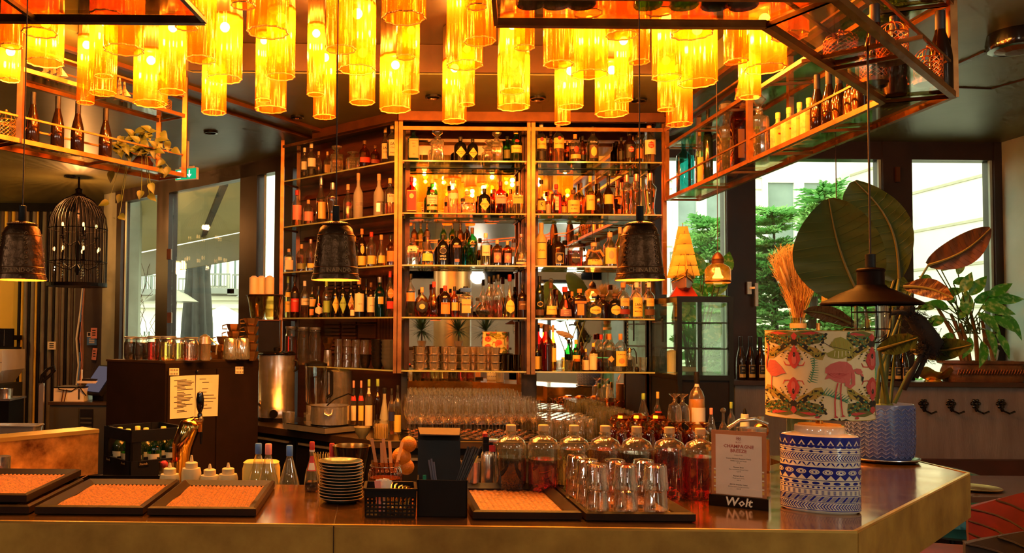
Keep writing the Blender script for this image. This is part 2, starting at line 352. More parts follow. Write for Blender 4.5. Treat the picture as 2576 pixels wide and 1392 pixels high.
# ================================================================ outside the windows
pm('facade', (.90, .86, .70), .8, c2=(.84, .80, .64), scale=2); pm('facade_joint', (.50, .46, .34), .8); pm('facade_frame', (.85, .84, .74), .6)
pm('facade_pane', (.30, .38, .34), .15, c2=(.18, .24, .21), scale=2); pm('rail_iron', (.25, .25, .21), .5)
thin('awning_cloth', (.3, .24, .14), 0, .5, .1, diff=.96, dc=(.36, .31, .19)); pm('parasol_cloth', (.045, .045, .035), .8, c2=(.065, .062, .05)); pm('paving', (.4, .38, .32), .9)
b = MB(); b.b2(-40, 30, 6.7, 45, -.1, -.02); struct(b.obj('ground', 'paving'))
b = MB(); b.b2(-40, -6.3, -12, 45, -.1, -.02); b.b2(4.9, 30, -12, 6.7, -.1, -.02); b.b2(-6.3, 4.9, -14, -6.3, -.1, -.02); struct(b.obj('ground', 'paving'))
# building straight behind the right windows
r = T('courtyard_building', 'pale stone house with tall white-framed windows seen through the right panes', 'building', (3, 12, 0))
def L(o, p): return Vector(p)-o.location
b = MB(); b.b2(-2, 3.55, 0, .3, -.02, 9); b.obj('wall', 'facade', r)
for z in (1.2, 2.0, 2.8, 3.6, 4.4, 5.2, 6.0): b = MB(); b.b2(-2, 3.55, -.006, 0, z, z+.018); b.obj('stone_joint', 'facade_joint', r)
for (x0, x1, y0, y1) in ((1915, 2100, 448, 745), (1690, 1835, 455, 745)):
    p, q = L(r, P(x0, y0, 12)), L(r, P(x1, y1, 12)); f = MB()
    for a, c in ((p.x, p.x+.07), ((p.x+q.x)/2-.07, (p.x+q.x)/2+.07), (q.x-.07, q.x)): f.b2(a, c, -.05, .02, q.z+.1, p.z-.07)
    f.b2(p.x, q.x, -.05, .02, p.z-.07, p.z); f.b2(p.x, q.x, -.05, .02, q.z, q.z+.1); f.b2(p.x-.1, q.x+.1, -.03, .02, p.z, p.z+.08)
    f = f.obj('window', 'facade_frame', r)
    MB().b2(p.x+.06, q.x-.06, -.012, 0, q.z, p.z).obj('pane', 'facade_pane', f)
    g = MB(); g.b2(p.x-.1, q.x+.2, -.22, -.2, q.z+.55, q.z+.58)
    for k in range(14): x = p.x-.1+k*(q.x-p.x+.3)/13; g.b2(x, x+.012, -.215, -.205, q.z, q.z+.55)
    g.obj('balcony_rail', 'rail_iron', r)
# building running towards us on the right
xs = P(2142, 600, 12).x
r = T('side_building', 'cream house wall with horizontal grooves outside the rightmost window', 'building', (xs, 9, 0))
b = MB(); b.b2(0, .4, -2.2, 3.3, -.02, 9); b.obj('wall', 'facade', r)
for k in range(9): b = MB(); b.b2(-.012, 0, -2.2, 3, .98+k*.47, 1.01+k*.47); b.obj('groove', 'facade_joint', r)
# building across the courtyard on the left
r = T('courtyard_house', 'pale house with balconies across the courtyard behind the left glazing', 'building', P(470, 836, 19))
r.location.z = 0; b = MB(); b.b2(-9, 9, 0, .3, -.02, 11); b.obj('wall', 'facade', r); D = 19
for (x0, x1, y0, y1) in ((338, 352, 640, 735), (360, 392, 640, 735), (470, 495, 640, 730), (535, 565, 630, 720), (330, 350, 825, 845), (358, 385, 825, 845), (540, 575, 785, 830), (585, 612, 640, 730), (690, 715, 650, 740), (440, 455, 820, 850)):
    p, q = L(r, P(x0, y0, D)), L(r, P(x1, y1, D)); f = MB()
    for a, c in ((p.x-.05, p.x+.05), (q.x-.05, q.x+.05), ((p.x+q.x)/2-.03, (p.x+q.x)/2+.03)): f.b2(a, c, -.08, .02, q.z, p.z-.08)
    f.b2(p.x-.05, q.x+.05, -.08, .02, p.z-.08, p.z); f = f.obj('window', 'facade_frame', r); MB().b2(p.x, q.x, -.02, 0, q.z, p.z).obj('pane', 'facade_pane', f)
for (x0, x1, y0, y1) in ((331, 395, 692, 728), (450, 470, 700, 730), (528, 578, 688, 725), (585, 612, 690, 728)):
    p, q = L(r, P(x0, y0, D-.4)), L(r, P(x1, y1, D-.4)); g = MB(); n = int((q.x-p.x)/.06)
    for k in range(n+1): x = p.x+k*(q.x-p.x)/n; g.b2(x-.008, x+.008, p.y-.01, p.y+.01, q.z, p.z)
    g.b2(p.x, q.x, p.y-.02, p.y+.02, p.z-.03, p.z); g.b2(p.x-.1, q.x+.1, p.y-.05, p.y+.4, q.z-.12, q.z); g.obj('balcony_rail', 'rail_iron', r)
for y in (772, 752): p = L(r, P(450, y, D)); MB().b2(-9, 9, -.12, 0, p.z-.03, p.z+.06).obj('string_course', 'facade', r)
# awning over the left glazing
a0, a1, a2, a3 = onwall(300, 470, .3), onwall(640, 405, .3), onwall(635, 578, 2.4), onwall(300, 645, 2.4)
r = T('awning', 'beige fabric awning spread above the courtyard outside left glazing', 'awning', a0)
b = MB(); vs = [L(r, v) for v in (a0, a1, a2, a3)]; up = Vector((0, 0, .03)); b.add(vs+[v+up for v in vs], [(0, 1, 2, 3), (7, 6, 5, 4), (0, 3, 7, 4), (1, 5, 6, 2), (3, 2, 6, 7), (0, 4, 5, 1)]); b.obj('canopy', 'awning_cloth', r)
b = MB(); v2, v3 = onwall(635, 580, 2.42), onwall(300, 648, 2.42); d = Vector((0, 0, -.32)); vs = [L(r, v) for v in (v3, v2, v2+d, v3+d)]; off = Vector((.02, .02, 0)); b.add(vs+[v+off for v in vs], [(0, 1, 2, 3), (7, 6, 5, 4), (0, 3, 7, 4), (1, 5, 6, 2), (3, 2, 6, 7), (0, 4, 5, 1)]); b.obj('valance', 'awning_cloth', r)
MB().bar(L(r, onwall(566, 460, .35)), L(r, onwall(512, 592, 2.35)), .06, .05).obj('support_arm', 'parasol_cloth', r)
# closed parasol
p = P(496, 860, 13.0); p.z = 0; r = T('closed_parasol', 'tall dark grey parasol tied shut outside the left glazing', 'parasol', p); z1 = P(496, 655, 13.0).z
k = K(13.0); rings = []
for z, w in ((.55, 40), (1.0, 40), (1.7, 35), (2.3, 28), (z1-.15, 27), (z1, 30), (z1+.02, 10)):
    rings.append([(w*k*(1+.16*cos(9*a+z))*cos(a), w*k*(1+.16*cos(9*a+z))*sin(a), z) for a in [2*pi*i/54 for i in range(54)]])
MB().loft(rings).obj('canopy', 'parasol_cloth', r, 1); MB().lathe([(.04, 0), (.04, 2.5)], 10).obj('pole', 'rail_iron', r); MB().lathe([(.4, 0), (.4, .06), (.06, .1)], 20).obj('base', 'rail_iron', r)
# patio heater
p = P(428, 860, 11.5); p.z = 0; r = T('patio_heater', 'mushroom patio heater with wide metal hood outside the left glazing', 'heater', p); k = K(11.5); zc = P(428, 748, 11.5).z
MB().lathe([(70*k, zc-.06), (66*k, zc-.05), (40*k, zc+.04), (16*k, zc+.09), (6*k, zc+.11)], 28).obj('hood', pm('heater_hood', (.42, .40, .32), .35, .6), r, 1)
MB().lathe([(13*k, zc-.32), (15*k, zc-.06)], 16).obj('burner', 'bronze_trim', r); MB().lathe([(.035, 0), (.035, zc-.3)], 10).obj('pole', 'steel', r); MB().lathe([(.25, 0), (.25, .6), (.05, .7)], 20).obj('base', 'steel', r)
# barn lamps on the courtyard wall
for i, (x, y, d) in enumerate(((335, 800, 12.5), (607, 748, 12.5))):
    p = P(x, y, d); r = T('courtyard_lamp', ('small gooseneck lamp outside, left of the patio heater', 'small gooseneck lamp outside, beside the white candles')[i], 'lamp', p); k = K(d)
    MB().lathe([(14*k, 0), (5*k, 8*k), (4*k, 12*k)], 16).obj('shade', 'rail_iron', r, 1); MB().lathe([(5*k, -10*k), (6*k, 0)], 10).obj('glass', 'window_glass', r)
    MB().tube([(0, 0, 12*k), (0, 0, 30*k), (-4*k if i == 0 else 8*k, 0, 42*k), (-8*k if i == 0 else 14*k, 0, 30*k), (-8*k if i == 0 else 14*k, 0, -p.z)], 1.6*k, 6).obj('arm', 'rail_iron', r)
# white umbrella top and far hedge seen low in the courtyard
p = P(560, 850, 15); r = T('white_parasol', 'open white parasol low in the courtyard behind the dark parasol', 'parasol', p); MB().lathe([(1.1, -.1), (.6, .25), (.02, .55)], 8).obj('canopy', 'white', r); MB().lathe([(.03, -2), (.03, .5)], 8).obj('pole', 'steel', r)
# bare climbing twigs
r = T('bare_climber', 'thin leafless climbing twigs in the courtyard behind narrow left pane', 'plant', P(360, 850, 12)); r.location.z = 0
for k in range(16):
    p = Vector((R.uniform(-.4, .4), 0, .6)); pts = [p]
    for j in range(9): p = p+Vector((R.uniform(-.14, .14), R.uniform(-.05, .05), R.uniform(.12, .28))); pts.append(p)
    MB().tube(pts, [.006]*4+[.004]*6, 4).obj('twig', 'bronze_trim', r)
# conifers
pm('needle', (.12, .40, .06), .55, c2=(.05, .22, .03), scale=5); pm('needle_light', (.34, .62, .18), .55, c2=(.18, .45, .08), scale=5); pm('bark', (.08, .05, .03), .8)
def conifer(x, ytop, D, w, label, seed, lean=0):
    rr = random.Random(seed); p = P(x, 900, D); p.z = 0; r = T('conifer', label, 'tree', p, group='conifers outside the right windows'); H = P(x, ytop, D).z
    MB().tube([(0, 0, 0), (0, 0, H*.6), (lean*.5, 0, H*.95)], [.05, .035, .008], 6).obj('trunk', 'bark', r)
    for m, n in (('needle', 90), ('needle_light', 60)):
        b = MB()
        for i in range(n):
            z = rr.uniform(.22, 1)*H; l = w*K(D)*(1.08-(z/H)**2*.92)*rr.uniform(.35, 1.05); a = rr.uniform(0, 2*pi); d = Vector((cos(a), sin(a), 0)); q = Vector((lean*.5*z/H, 0, z))
            for s in range(14):
                t = (s+1)/14; c = q+d*l*t+Vector((0, 0, (.10+.3*(i % 3-1))*l*t*(1.5-t))); side = Vector((-d.y, d.x, 0))
                for sg in (-1, 1):
                    ll = .20*(1.15-t)*rr.uniform(.7, 1.3); tip = c+(side*sg*.75+d*.55+Vector((0, 0, rr.uniform(-.1, .3)))).normalized()*ll
                    w_ = Vector((0, 0, .011)); e = d*.016; mid = (c+tip)/2
                    b.add([c, mid+e+w_, tip, mid-e-w_], [(0, 1, 2, 3)])
                    for u in range(5):
                        cc = c+(tip-c)*(u+.5)/5
                        for s2 in (-1, 1): tt = cc+(d*s2*.045+(tip-c)*.16+Vector((0, 0, rr.uniform(-.02, .03)))); b.add([cc, (cc+tt)/2+w_*.8, tt, (cc+tt)/2-w_*.8], [(0, 1, 2, 3)])
        b.obj('foliage', m, r, kind='stuff')
conifer(1950, 520, 8.6, 190, 'dense green conifer outside between the two dark window posts', 1)
conifer(2045, 470, 8.0, 110, 'tall light green conifer reaching up behind the big leaves', 2, .25)
conifer(1770, 555, 8.4, 150, 'green conifer outside behind the amber glass pendant', 3, .2)
conifer(2140, 640, 9.2, 170, 'low conifer outside behind the flamingo lamp', 4)
# ================================================================ amber tube chandelier
thin('tube_glass', (1.0, .54, .13), gloss=.22, rough=.15, blend=.25, diff=.22, dc=(1.0, .21, .004), gc=(1, .7, .25))
pm('tube_rim', (.65, .28, .03), .3); pm('sleeve_brass', (.40, .24, .085), .38, .85, c2=(.32, .18, .06), scale=8)
emat('bulb', (1, .80, .42), 30)
TUBES = [(29, 110, 53, 0), (25, 197, 47, 104), (100, 75, 85, 0), (113, 152, 90, 30), (215, 255, 42, 90), (258, 230, 66, 52), (261, 187, 44, 30), (270, 30, 84, 0), (312, 119, 98, 0), (378, 257, 81, 129), (432, 227, 65, 45), (469, 61, 54, 0), (506, 144, 73, 0), (538, 280, 59, 150), (564, 194, 86, 43),
 (612, 5, 60, 0), (674, 74, 102, 0), (706, 188, 69, 20), (662, 248, 37, 79), (681, 272, 77, 85), (794, 234, 42, 60), (816, 291, 55, 123), (858, 118, 74, 0), (898, 170, 90, 8), (911, 254, 62, 110), (1016, 37, 107, 0), (1021, 138, 47, 0), (1033, 227, 42, 52), (994, 272, 76, 141),
 (1169, 158, 89, 0), (1207, 97, 77, 0), (1143, 302, 58, 150), (1174, 259, 39, 100), (1200, 8, 50, 0), (1289, 225, 62, 38), (1292, 266, 79, 138), (1319, 113, 50, 0), (1405, 156, 73, 0), (1483, 182, 90, 26), (1436, 265, 60, 155), (1415, 307, 39, 170), (1564, 81, 77, 0), (1608, 150, 50, 0), (1569, 248, 43, 79), (1539, 283, 79, 154),
 (1677, 190, 70, 20), (1755, 204, 91, 50), (1741, 77, 100, 0), (1676, 272, 42, 130), (1709, 310, 62, 150), (1843, 152, 40, 0), (1855, 148, 52, 0), (1924, 167, 97, 20), (1886, 240, 50, 120), (1987, 83, 86, 0), (1660, 20, 70, 0), (1480, 25, 70, 0)]
def hpos(x): return 'far left' if x < 330 else 'left' if x < 700 else 'centre left' if x < 1050 else 'centre' if x < 1400 else 'centre right' if x < 1660 else 'right'
ORD = ['first', 'second', 'third', 'fourth', 'fifth', 'sixth', 'seventh', 'eighth', 'ninth', 'tenth', 'eleventh', 'twelfth', 'thirteenth', 'fourteenth', 'fifteenth', 'sixteenth', 'seventeenth', 'eighteenth', 'nineteenth', 'twentieth']
def tband(y): return 'lowest-hanging' if y > 220 else 'middle-tier' if y > 125 else 'topmost'
def tube_label(i):
    x, y, w, _ = TUBES[i]; same = sorted(q[0] for q in TUBES if tband(q[1]) == tband(y)); n = same.index(x); fl = n < (len(same)+1)//2; n = n if fl else len(same)-1-n
    return '%s amber ribbed glass tube lamp, %s %s one from the %s edge' % ('broad' if w > 72 else 'slim' if w < 48 else 'medium', ORD[n], tband(y), 'left' if fl else 'right')
for i, (x, yb, w, yt) in enumerate(TUBES):
    D = 2420/(836+.008*(x-PPX)-yb); zb = 2.70; c = P(x, yb, D); c.z = 0; r = w*K(D)*.5
    zt = P(x, yt, D).z if yt > 5 else zb+.40
    zt = min(zt, 3.12)
    ln = 'long' if zt-zb > .36 else 'short' if zt-zb < .27 else 'mid-length'; wd_ = 'wide' if r*2 > .135 else 'narrow' if r*2 < .09 else 'medium'
    t = T('tube_lamp', tube_label(i), 'lamp', (c.x, c.y, zb), R.uniform(0, 1), 'amber glass tube lamps')
    def rg(rad, z, n=80, lob=10): return [(rad*(1+.045*cos(lob*a)+.012*cos(40*a))*cos(a), rad*(1+.045*cos(lob*a)+.012*cos(40*a))*sin(a), z) for a in [2*pi*k/n for k in range(n)]]
    h = zt-zb
    MB().loft([rg(r, 0), rg(r, h*.5), rg(r, h)], cap=False).obj('glass_tube', 'tube_glass', t, 'all')
    rim = MB().loft([rg(r*1.012, -.001), rg(r*1.012, .004), rg(r*.965, .004), rg(r*.965, -.001), rg(r*1.012, -.001)], cap=False).obj('rim', 'tube_rim', t)
    MB().loft([rg(r*.97, h-.012), rg(r*.97, 3.2-zb)], cap=True).obj('brass_sleeve', 'sleeve_brass', t, 'all')
    MB().ball((0, 0, h-.045), min(.022, r*.5), 10, 6).obj('bulb', 'bulb', t, 1)
    lamp('tube_light', (0, 0, h-.085), TUBE_W*(.75+r*4), AMBER, .015, t)
# ================================================================ bronze bell pendants
pm('bell_bronze', (.085, .040, .016), .36, .85, c2=(.045, .020, .009), scale=14, bump=.35, bscale=45); pm('bell_relief', (.17, .085, .035), .34, .9)
pm('bell_inside', (.75, .24, .05), .5, c2=(.65, .18, .03), scale=30); pm('cable', (.03, .014, .008), .6)
def bell(x, yc, label):
    D = 2.19; c = P(x, 705, D); k = K(D); r = T('bell_pendant', label, 'pendant lamp', c, group='bronze bell pendants')
    R0 = 62*k; H = 140*k
    prof = [(R0, 0), (R0*1.0, .003), (R0*.93, H*.10), (R0*.90, H*.22), (R0*.84, H*.45), (R0*.79, H*.65), (R0*.75, H*.80), (R0*.66, H*.93), (R0*.50, H*1.0)]
    MB().lathe(prof, 40).obj('shell', 'bell_bronze', r, 1) if 0 else MB().loft([[(q*cos(a), q*sin(a), z) for a in [2*pi*j/40 for j in range(40)]] for q, z in prof], cap=False).obj('shell', 'bell_bronze', r, 1)
    MB().loft([[(q*.975*cos(a), q*.975*sin(a), z) for a in [2*pi*j/40 for j in range(40)]] for q, z in prof+[(R0*.05, H*.99)]], cap=False).obj('lining', 'bell_inside', r, 1)
    for zz, w in ((.10, .0018), (.22, .0013), (.80, .0016)):
        i = [p_ for p_ in prof if abs(p_[1]-H*zz) < 1e-6][0]
        MB().tube([(i[0]*cos(a), i[0]*sin(a), i[1]) for a in [2*pi*j/40 for j in range(41)]], w, 6, False).obj('moulding', 'bell_relief', r, 1)
    MB().lathe([(R0*.56, H*.985), (R0*.58, H*1.0), (R0*.50, H*1.03), (R0*.2, H*1.06)], 32).obj('crown', 'bell_relief', r, 1)
    cr = MB()
    for j in range(44): a = 2*pi*j/44; cr.ball((R0*.56*cos(a), R0*.56*sin(a), H*1.005), .0022, 5, 4)
    cr.obj('beading', 'bell_relief', r, 1, kind='stuff')
    s = MB()                                     # scroll ornament in vertical strips
    for a0 in [pi*(.18+.5*j) for j in range(4)]:
        for zz in [.30+.085*j for j in range(7)]:
            rad = R0*(.90-(zz-.22)/.58*.15)*1.006; pts = []
            for q in range(12):
                th = q*.62; sp = (.105-.008*q)*(1 if int(zz*100) % 2 else -1); a = a0+sp*cos(th)*.9; pts.append((rad*cos(a), rad*sin(a), H*zz+.105*H*.38*sin(th)*(1-.07*q)))
            s.tube(pts, .0014, 5)
    s.obj('scrollwork', 'bell_relief', r, 1, kind='stuff')
    for j in range(4):
        text('INDOCHINA', .0155, 'bell_relief', r, (0, 0, H*.155), rz=pi*.27+j*pi/2, bold=.02, bend=R0*.925)
    MB().lathe([(9*k, H*1.04), (9.5*k, H*1.05), (9.5*k, H*1.04+42*k), (3*k, H*1.04+44*k)], 18).obj('socket', 'black', r, 1)
    MB().lathe([(.0016, H*1.04+40*k), (.0016, 3.05-c.z)], 6).obj('cable', 'cable', r)
    MB().ball((0, 0, H*.55), .016, 10, 6).obj('bulb', emat('bell_bulb', (1, .42, .1), 4), r, 1)
    lamp('bell_light', (0, 0, H*.30), BELL_W, (1, .34, .07), .012, r)
bell(55-2, 0, 'bronze bell pendant at the left edge beside the birdcage'); bell(844, 0, 'bronze bell pendant in front of the angled left shelves'); bell(1610, 0, 'bronze bell pendant in front of the right shelf bay')
# ================================================================ cone pendant with caged glass
pm('cone_enamel', (.009, .0035, .002), .45, 0, c2=(.013, .005, .003), spec=.04); thin('clear_glass', (.95, .95, .93), gloss=.75, rough=.02, blend=.32)
D = 2.65; c = P(2191, 768, D); k = K(D); r = T('cone_pendant', 'dark conical pendant with caged clear glass hanging above the flamingo lamp', 'pendant lamp', c)
MB().loft([[(q*k*cos(a), q*k*sin(a), z*k) for a in [2*pi*j/40 for j in range(40)]] for q, z in ((112, 0), (117, 2), (116, 5), (70, 30), (38, 44), (34, 50))], cap=False).obj('shade', 'cone_enamel', r, 1)
MB().lathe([(34*k, 46*k), (31*k, 52*k), (31*k, 84*k), (33*k, 85*k), (33*k, 89*k), (30*k, 92*k), (10*k, 95*k)], 28).obj('cap', 'cone_enamel', r, 1)
MB().lathe([(11*k, 94*k), (12*k, 95*k), (12*k, 128*k), (3*k, 130*k)], 16).obj('socket', 'black', r, 1); MB().lathe([(.003, 128*k), (.003, 2.49-c.z)], 6).obj('cable', 'cable', r)
MB().loft([[(q*k*cos(a), q*k*sin(a), z*k) for a in [2*pi*j/32 for j in range(32)]] for q, z in ((38, 14), (38, 0), (38, -55), (34, -72), (22, -82), (4, -86))], cap=False).obj('glass', 'clear_glass', r, 1)
g = MB()
for j in range(6): a = j*pi/3+.3; g.tube([(44*k*cos(a), 44*k*sin(a), 0), (44*k*cos(a), 44*k*sin(a), -60*k), (38*k*cos(a), 38*k*sin(a), -80*k), (20*k*cos(a), 20*k*sin(a), -93*k), (0, 0, -96*k)], .0018, 5)
for zz in (-18, -60): g.tube([(44*k*cos(a), 44*k*sin(a), zz*k) for a in [2*pi*j/28 for j in range(29)]], .0018, 5, False)
g.obj('cage', 'black', r, 1); MB().ball((0, 0, -25*k), 14*k, 12, 8, (1, 1, 1.4)).obj('bulb', 'clear_glass', r, 1)
# ================================================================ small amber glass pendants
thin('amber_shade', (1, .62, .16), gloss=.45, rough=.04, blend=.3, diff=.12, dc=(1, .55, .1))
def amberlamp(x, yb, D, label, ztop, w):
    c = P(x, yb, D); k = K(D)*w/60; r = T('glass_pendant', label, 'pendant lamp', c, group='amber glass pendants')
    MB().loft([[(q*k*cos(a), q*k*sin(a), z*k) for a in [2*pi*j/32 for j in range(32)]] for q, z in ((29, 0), (30, 3), (31, 8), (31, 34), (27, 42), (18, 48), (13, 52))], cap=False).obj('shade', 'amber_shade', r, 1)
    MB().lathe([(31*k, 3*k), (33*k, 5*k), (31*k, 8*k)], 32, cap=False).obj('rim_band', 'bronze_trim', r, 1)
    MB().lathe([(14*k, 50*k), (15*k, 54*k), (14*k, 60*k), (15*k, 62*k), (12*k, 70*k), (7*k, 76*k), (2*k, 80*k)], 20).obj('cap', 'bronze_trim', r, 1)
    MB().lathe([(.002, 78*k), (.002, ztop-c.z)], 6).obj('cable', 'cable', r)
    MB().lathe([(13*k, 14*k), (13*k, 17*k), (8*k, 24*k), (5*k, 40*k)], 16).obj('bulb', emat('amber_bulb', (1, .62, .2), 8), r, 1)
    lamp('pendant_light', (0, 0, 8*k), 1.0, (1, .55, .16), .02, r)
amberlamp(1806, 714, 4.6, 'amber glass pendant hanging beside the model ship', 3.04, 60); amberlamp(2107, 768, 3.97, 'amber glass pendant half hidden behind the dark cone pendant', 2.49, 70)
# ================================================================ bar counter
def brassmat(name, a, b_, rough, sc_=3.0):
    m, t, o = nt(name); p = N(t, 'BsdfPrincipled'); t.links.new(p.outputs[0], o.inputs[0]); p.inputs['Metallic'].default_value = .92 if name != 'fascia_brass' else .55
    tc = N(t, 'TexCoord'); n = N(t, 'TexNoise', Scale=sc_, Detail=6, Roughness=.6); t.links.new(tc.outputs['Object'], n.inputs['Vector'])
    t.links.new(ramp(t, n.outputs[0], lin(a), lin(b_), .32, .68), p.inputs['Base Color'])
    n2 = N(t, 'TexNoise', Scale=9, Detail=5); t.links.new(tc.outputs['Object'], n2.inputs['Vector'])
    mr = N(t, 'MapRange'); mr.inputs['To Min'].default_value = rough-.09; mr.inputs['To Max'].default_value = rough+.12; t.links.new(n2.outputs[0], mr.inputs['Value']); t.links.new(mr.outputs[0], p.inputs['Roughness'])
    return m
brassmat('counter_brass', (.72, .36, .085), (.46, .19, .045), .13); brassmat('fascia_brass', (.62, .38, .075), (.30, .155, .028), .48, 5); brassmat('edge_brass', (.95, .66, .18), (.85, .52, .13), .30); brassmat('splash_brass', (.80, .40, .10), (.13, .04, .012), .45, 11)
CT = 1.10
r = T('bar_counter', 'long brass-clad bar counter with angled right corner across the foreground', 'bar counter', (0, 2.6, 0))
OP = [(-2.7, 2.325), (1.236, 2.262), (2.18, 3.23), (2.18, 3.66), (1.61, 3.66), (1.61, 3.47), (1.0, 2.86), (-2.7, 2.90)]
L0 = [(x, y-2.6) for x, y in OP]; b = MB(); b.prism(L0, CT-.16, CT); b.obj('counter_slab', 'counter_brass', r)
for (x0, y0), (x1, y1) in zip(OP[:3], OP[1:4]): b = MB(); b.bar((x0, y0-2.6, CT-.002), (x1, y1-2.6, CT-.003), .010, .009); b.obj('edge_bead', 'edge_brass', r)
for px in (840, ): p = P(px, 1318, 2.29); b = MB(); b.b2(p.x-.0012, p.x+.0012, p.y-2.6-.018, .24, CT-.158, CT+.0006); b.obj('seam', 'recess_dark', r)
for (x0, y0), (x1, y1) in zip(OP[:3], OP[1:4]): b = MB(); dv = Vector((x1-x0, y1-y0, 0)).normalized(); ov_ = Vector((dv.y, -dv.x, 0))*.003; b.bar(Vector((x0, y0-2.6, CT-.082))+ov_, Vector((x1, y1-2.6, CT-.082))+ov_, .006, .155); b.obj('fascia', 'fascia_brass', r)
p = Vector((1.236, 2.262)); b = MB(); b.bar((1.236, 2.262-2.6, CT-.16), (1.236, 2.262-2.6, CT), .005); b.obj('edge_bead', 'edge_brass', r)
b = MB(); b.prism([(-2.7, 2.5-2.6), (1.1, 2.45-2.6), (1.95, 3.35-2.6), (1.95, 3.6-2.6), (1.7, 3.6-2.6), (.95, 2.8-2.6), (-2.7, 2.82-2.6)], 0, CT-.16); b.obj('counter_body', 'dark_wood', r)
# inner work surface behind it
r = T('work_surface', 'dark steel work surface below and behind the bar counter', 'worktop', (0, 3.1, 0))
b = MB(); b.prism([(-.98, -.19), (.95, -.23), (1.55, .42), (1.35, .6), (.8, .3), (-.98, .3)], .90, .95); b.obj('top', pm('work_steel', (.12, .085, .06), .35, .7), r); b = MB(); b.prism([(-.95, -.15), (.9, -.2), (1.3, .4), (.7, .2), (-.95, .2)], 0, .90); b.obj('body', 'black', r)
# ================================================================ back counter
BZ = .95
r = T('back_counter', 'dark steel-topped back counter running under the mirrored shelves', 'counter', (0, 5.6, 0)); Y = 5.6
poly = [(2.35, 5.28), (-.03, 5.28), (-1.05, 6.30), (-.62, 6.72), (.17, 5.94), (2.35, 5.94)]
pm('bar_steel', (.20, .115, .06), .30, .85, c2=(.13, .07, .035), scale=5)
MB().prism([(x, y-Y) for x, y in poly], BZ-.045, BZ).obj('top', 'bar_steel', r); MB().prism([(2.3, 5.32-Y), (-.02, 5.32-Y), (-1.02, 6.32-Y), (-.64, 6.7-Y), (.17, 5.9-Y), (2.3, 5.9-Y)], 0, BZ-.045).obj('carcass', 'black', r)
b = MB(); b.bar((-.03, 5.279-Y, BZ-.003), (2.35, 5.279-Y, BZ-.003), .005); b.obj('edge_bead', 'edge_brass', r)
d = Vector((-1, 1, 0)).normalized()
for s0, s1 in ((.06, .66), (.72, 1.38)):
    c = Vector((-.03, 5.28-Y, 0))+d*((s0+s1)/2)-Vector((.7071, .7071, 0))*(-.035); c -= Vector((.7071, .7071, 0))*.03
    dr = MB().box((c.x, c.y, .55), (s1-s0, .03, .66), rz=-pi/4).obj('fridge_door', 'black_gloss', r)
    MB().box((c.x-.015, c.y-.015, .87), (s1-s0-.05, .02, .012), rz=-pi/4).obj('handle', 'steel', dr)
for x0, x1 in ((.02, .55), (.58, 1.12), (1.15, 1.7), (1.73, 2.3)): dr = MB().b2(x0, x1, 5.30-Y, 5.325-Y, .2, .86).obj('fridge_door', 'black', r); MB().b2(x0+.03, x1-.03, 5.285-Y, 5.3-Y, .83, .845).obj('handle', 'steel', dr)
# ================================================================ mirrored back shelves hung from the ceiling
ROWY = [404, 536, 667, 798.5, 933]; SZ = [P(1170, y, SD).z for y in ROWY]
r = T('back_bar_shelving', 'bronze-framed glass bottle shelving hung from the ceiling behind the bar', 'shelving', (1, SD, 0)); O = Vector((1, SD, 0))
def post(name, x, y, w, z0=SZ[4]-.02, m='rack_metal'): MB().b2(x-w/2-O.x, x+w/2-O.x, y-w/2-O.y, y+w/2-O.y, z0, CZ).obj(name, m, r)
xa, xb, xc = XP(1000, SD), XP(1335, SD), XP(1672, SD)
for x in (xa, xb): post('post', x-.017, SD-.01, .022); post('post', x+.012, SD-.01, .026)
post('post', xc, SD, .026, 1.86); wl = wing(707); post('post', wl.x, wl.y, .026); wr = wing(748, .22); post('post', wr.x, wr.y, .03, m='rack_dark')
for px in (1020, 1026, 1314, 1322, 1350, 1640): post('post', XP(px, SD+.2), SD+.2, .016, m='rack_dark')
b = MB(); b.bar((xa-1, -.005, CZ-.10), (xc-1, -.005, CZ-.10), .02, .024); b.obj('top_rail', 'rack_metal', r)
b = MB(); w0, w1 = wing(707), wing(996); b.bar(w0-O+Vector((0, 0, CZ-.05)), w1-O+Vector((0, 0, CZ-.05)), .02, .02); b.obj('top_rail', 'rack_metal', r)
for i, z in enumerate(SZ):
    for x0, x1 in ((xa+.025, xb-.028), (xb+.025, xc-.012 if i < 3 else 1.82)):
        g = MB().b2(x0-1, x1-1, 0, .215, z-.009, z).obj('shelf_pane', 'shelf_glass', r); MB().b2(x0-1, x1-1, -.002, .001, z-.0095, z).obj('polished_edge', 'glass_edge', g)
        MB().b2(x0-1, x1-1, .212, .217, z-.010, z-.001).obj('polished_edge', 'glass_edge', g)
    a, c = wing(712 if i < 4 else 770, 0), wing(996, 0); a2, c2_ = wing(712 if i < 4 else 770, .215), wing(1004, .215); b = MB(); q = [(v-O) for v in (a, c, c2_, a2)]; b.prism([(v.x, v.y) for v in q], z-.009, z); g = b.obj('shelf_pane', 'shelf_glass', r)
    e = MB(); up = Vector((0, 0, z-.005)); e.bar(a-O+up, c-O+up, .004, .0095); e.obj('polished_edge', 'glass_edge', g); 
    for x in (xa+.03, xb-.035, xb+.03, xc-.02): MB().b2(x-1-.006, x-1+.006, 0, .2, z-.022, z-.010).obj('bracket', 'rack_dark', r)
    MB().bar(wl-O+Vector((0, 0, z-.016)), wr-O+Vector((0, 0, z-.016)), .012).obj('bracket', 'rack_metal', r)
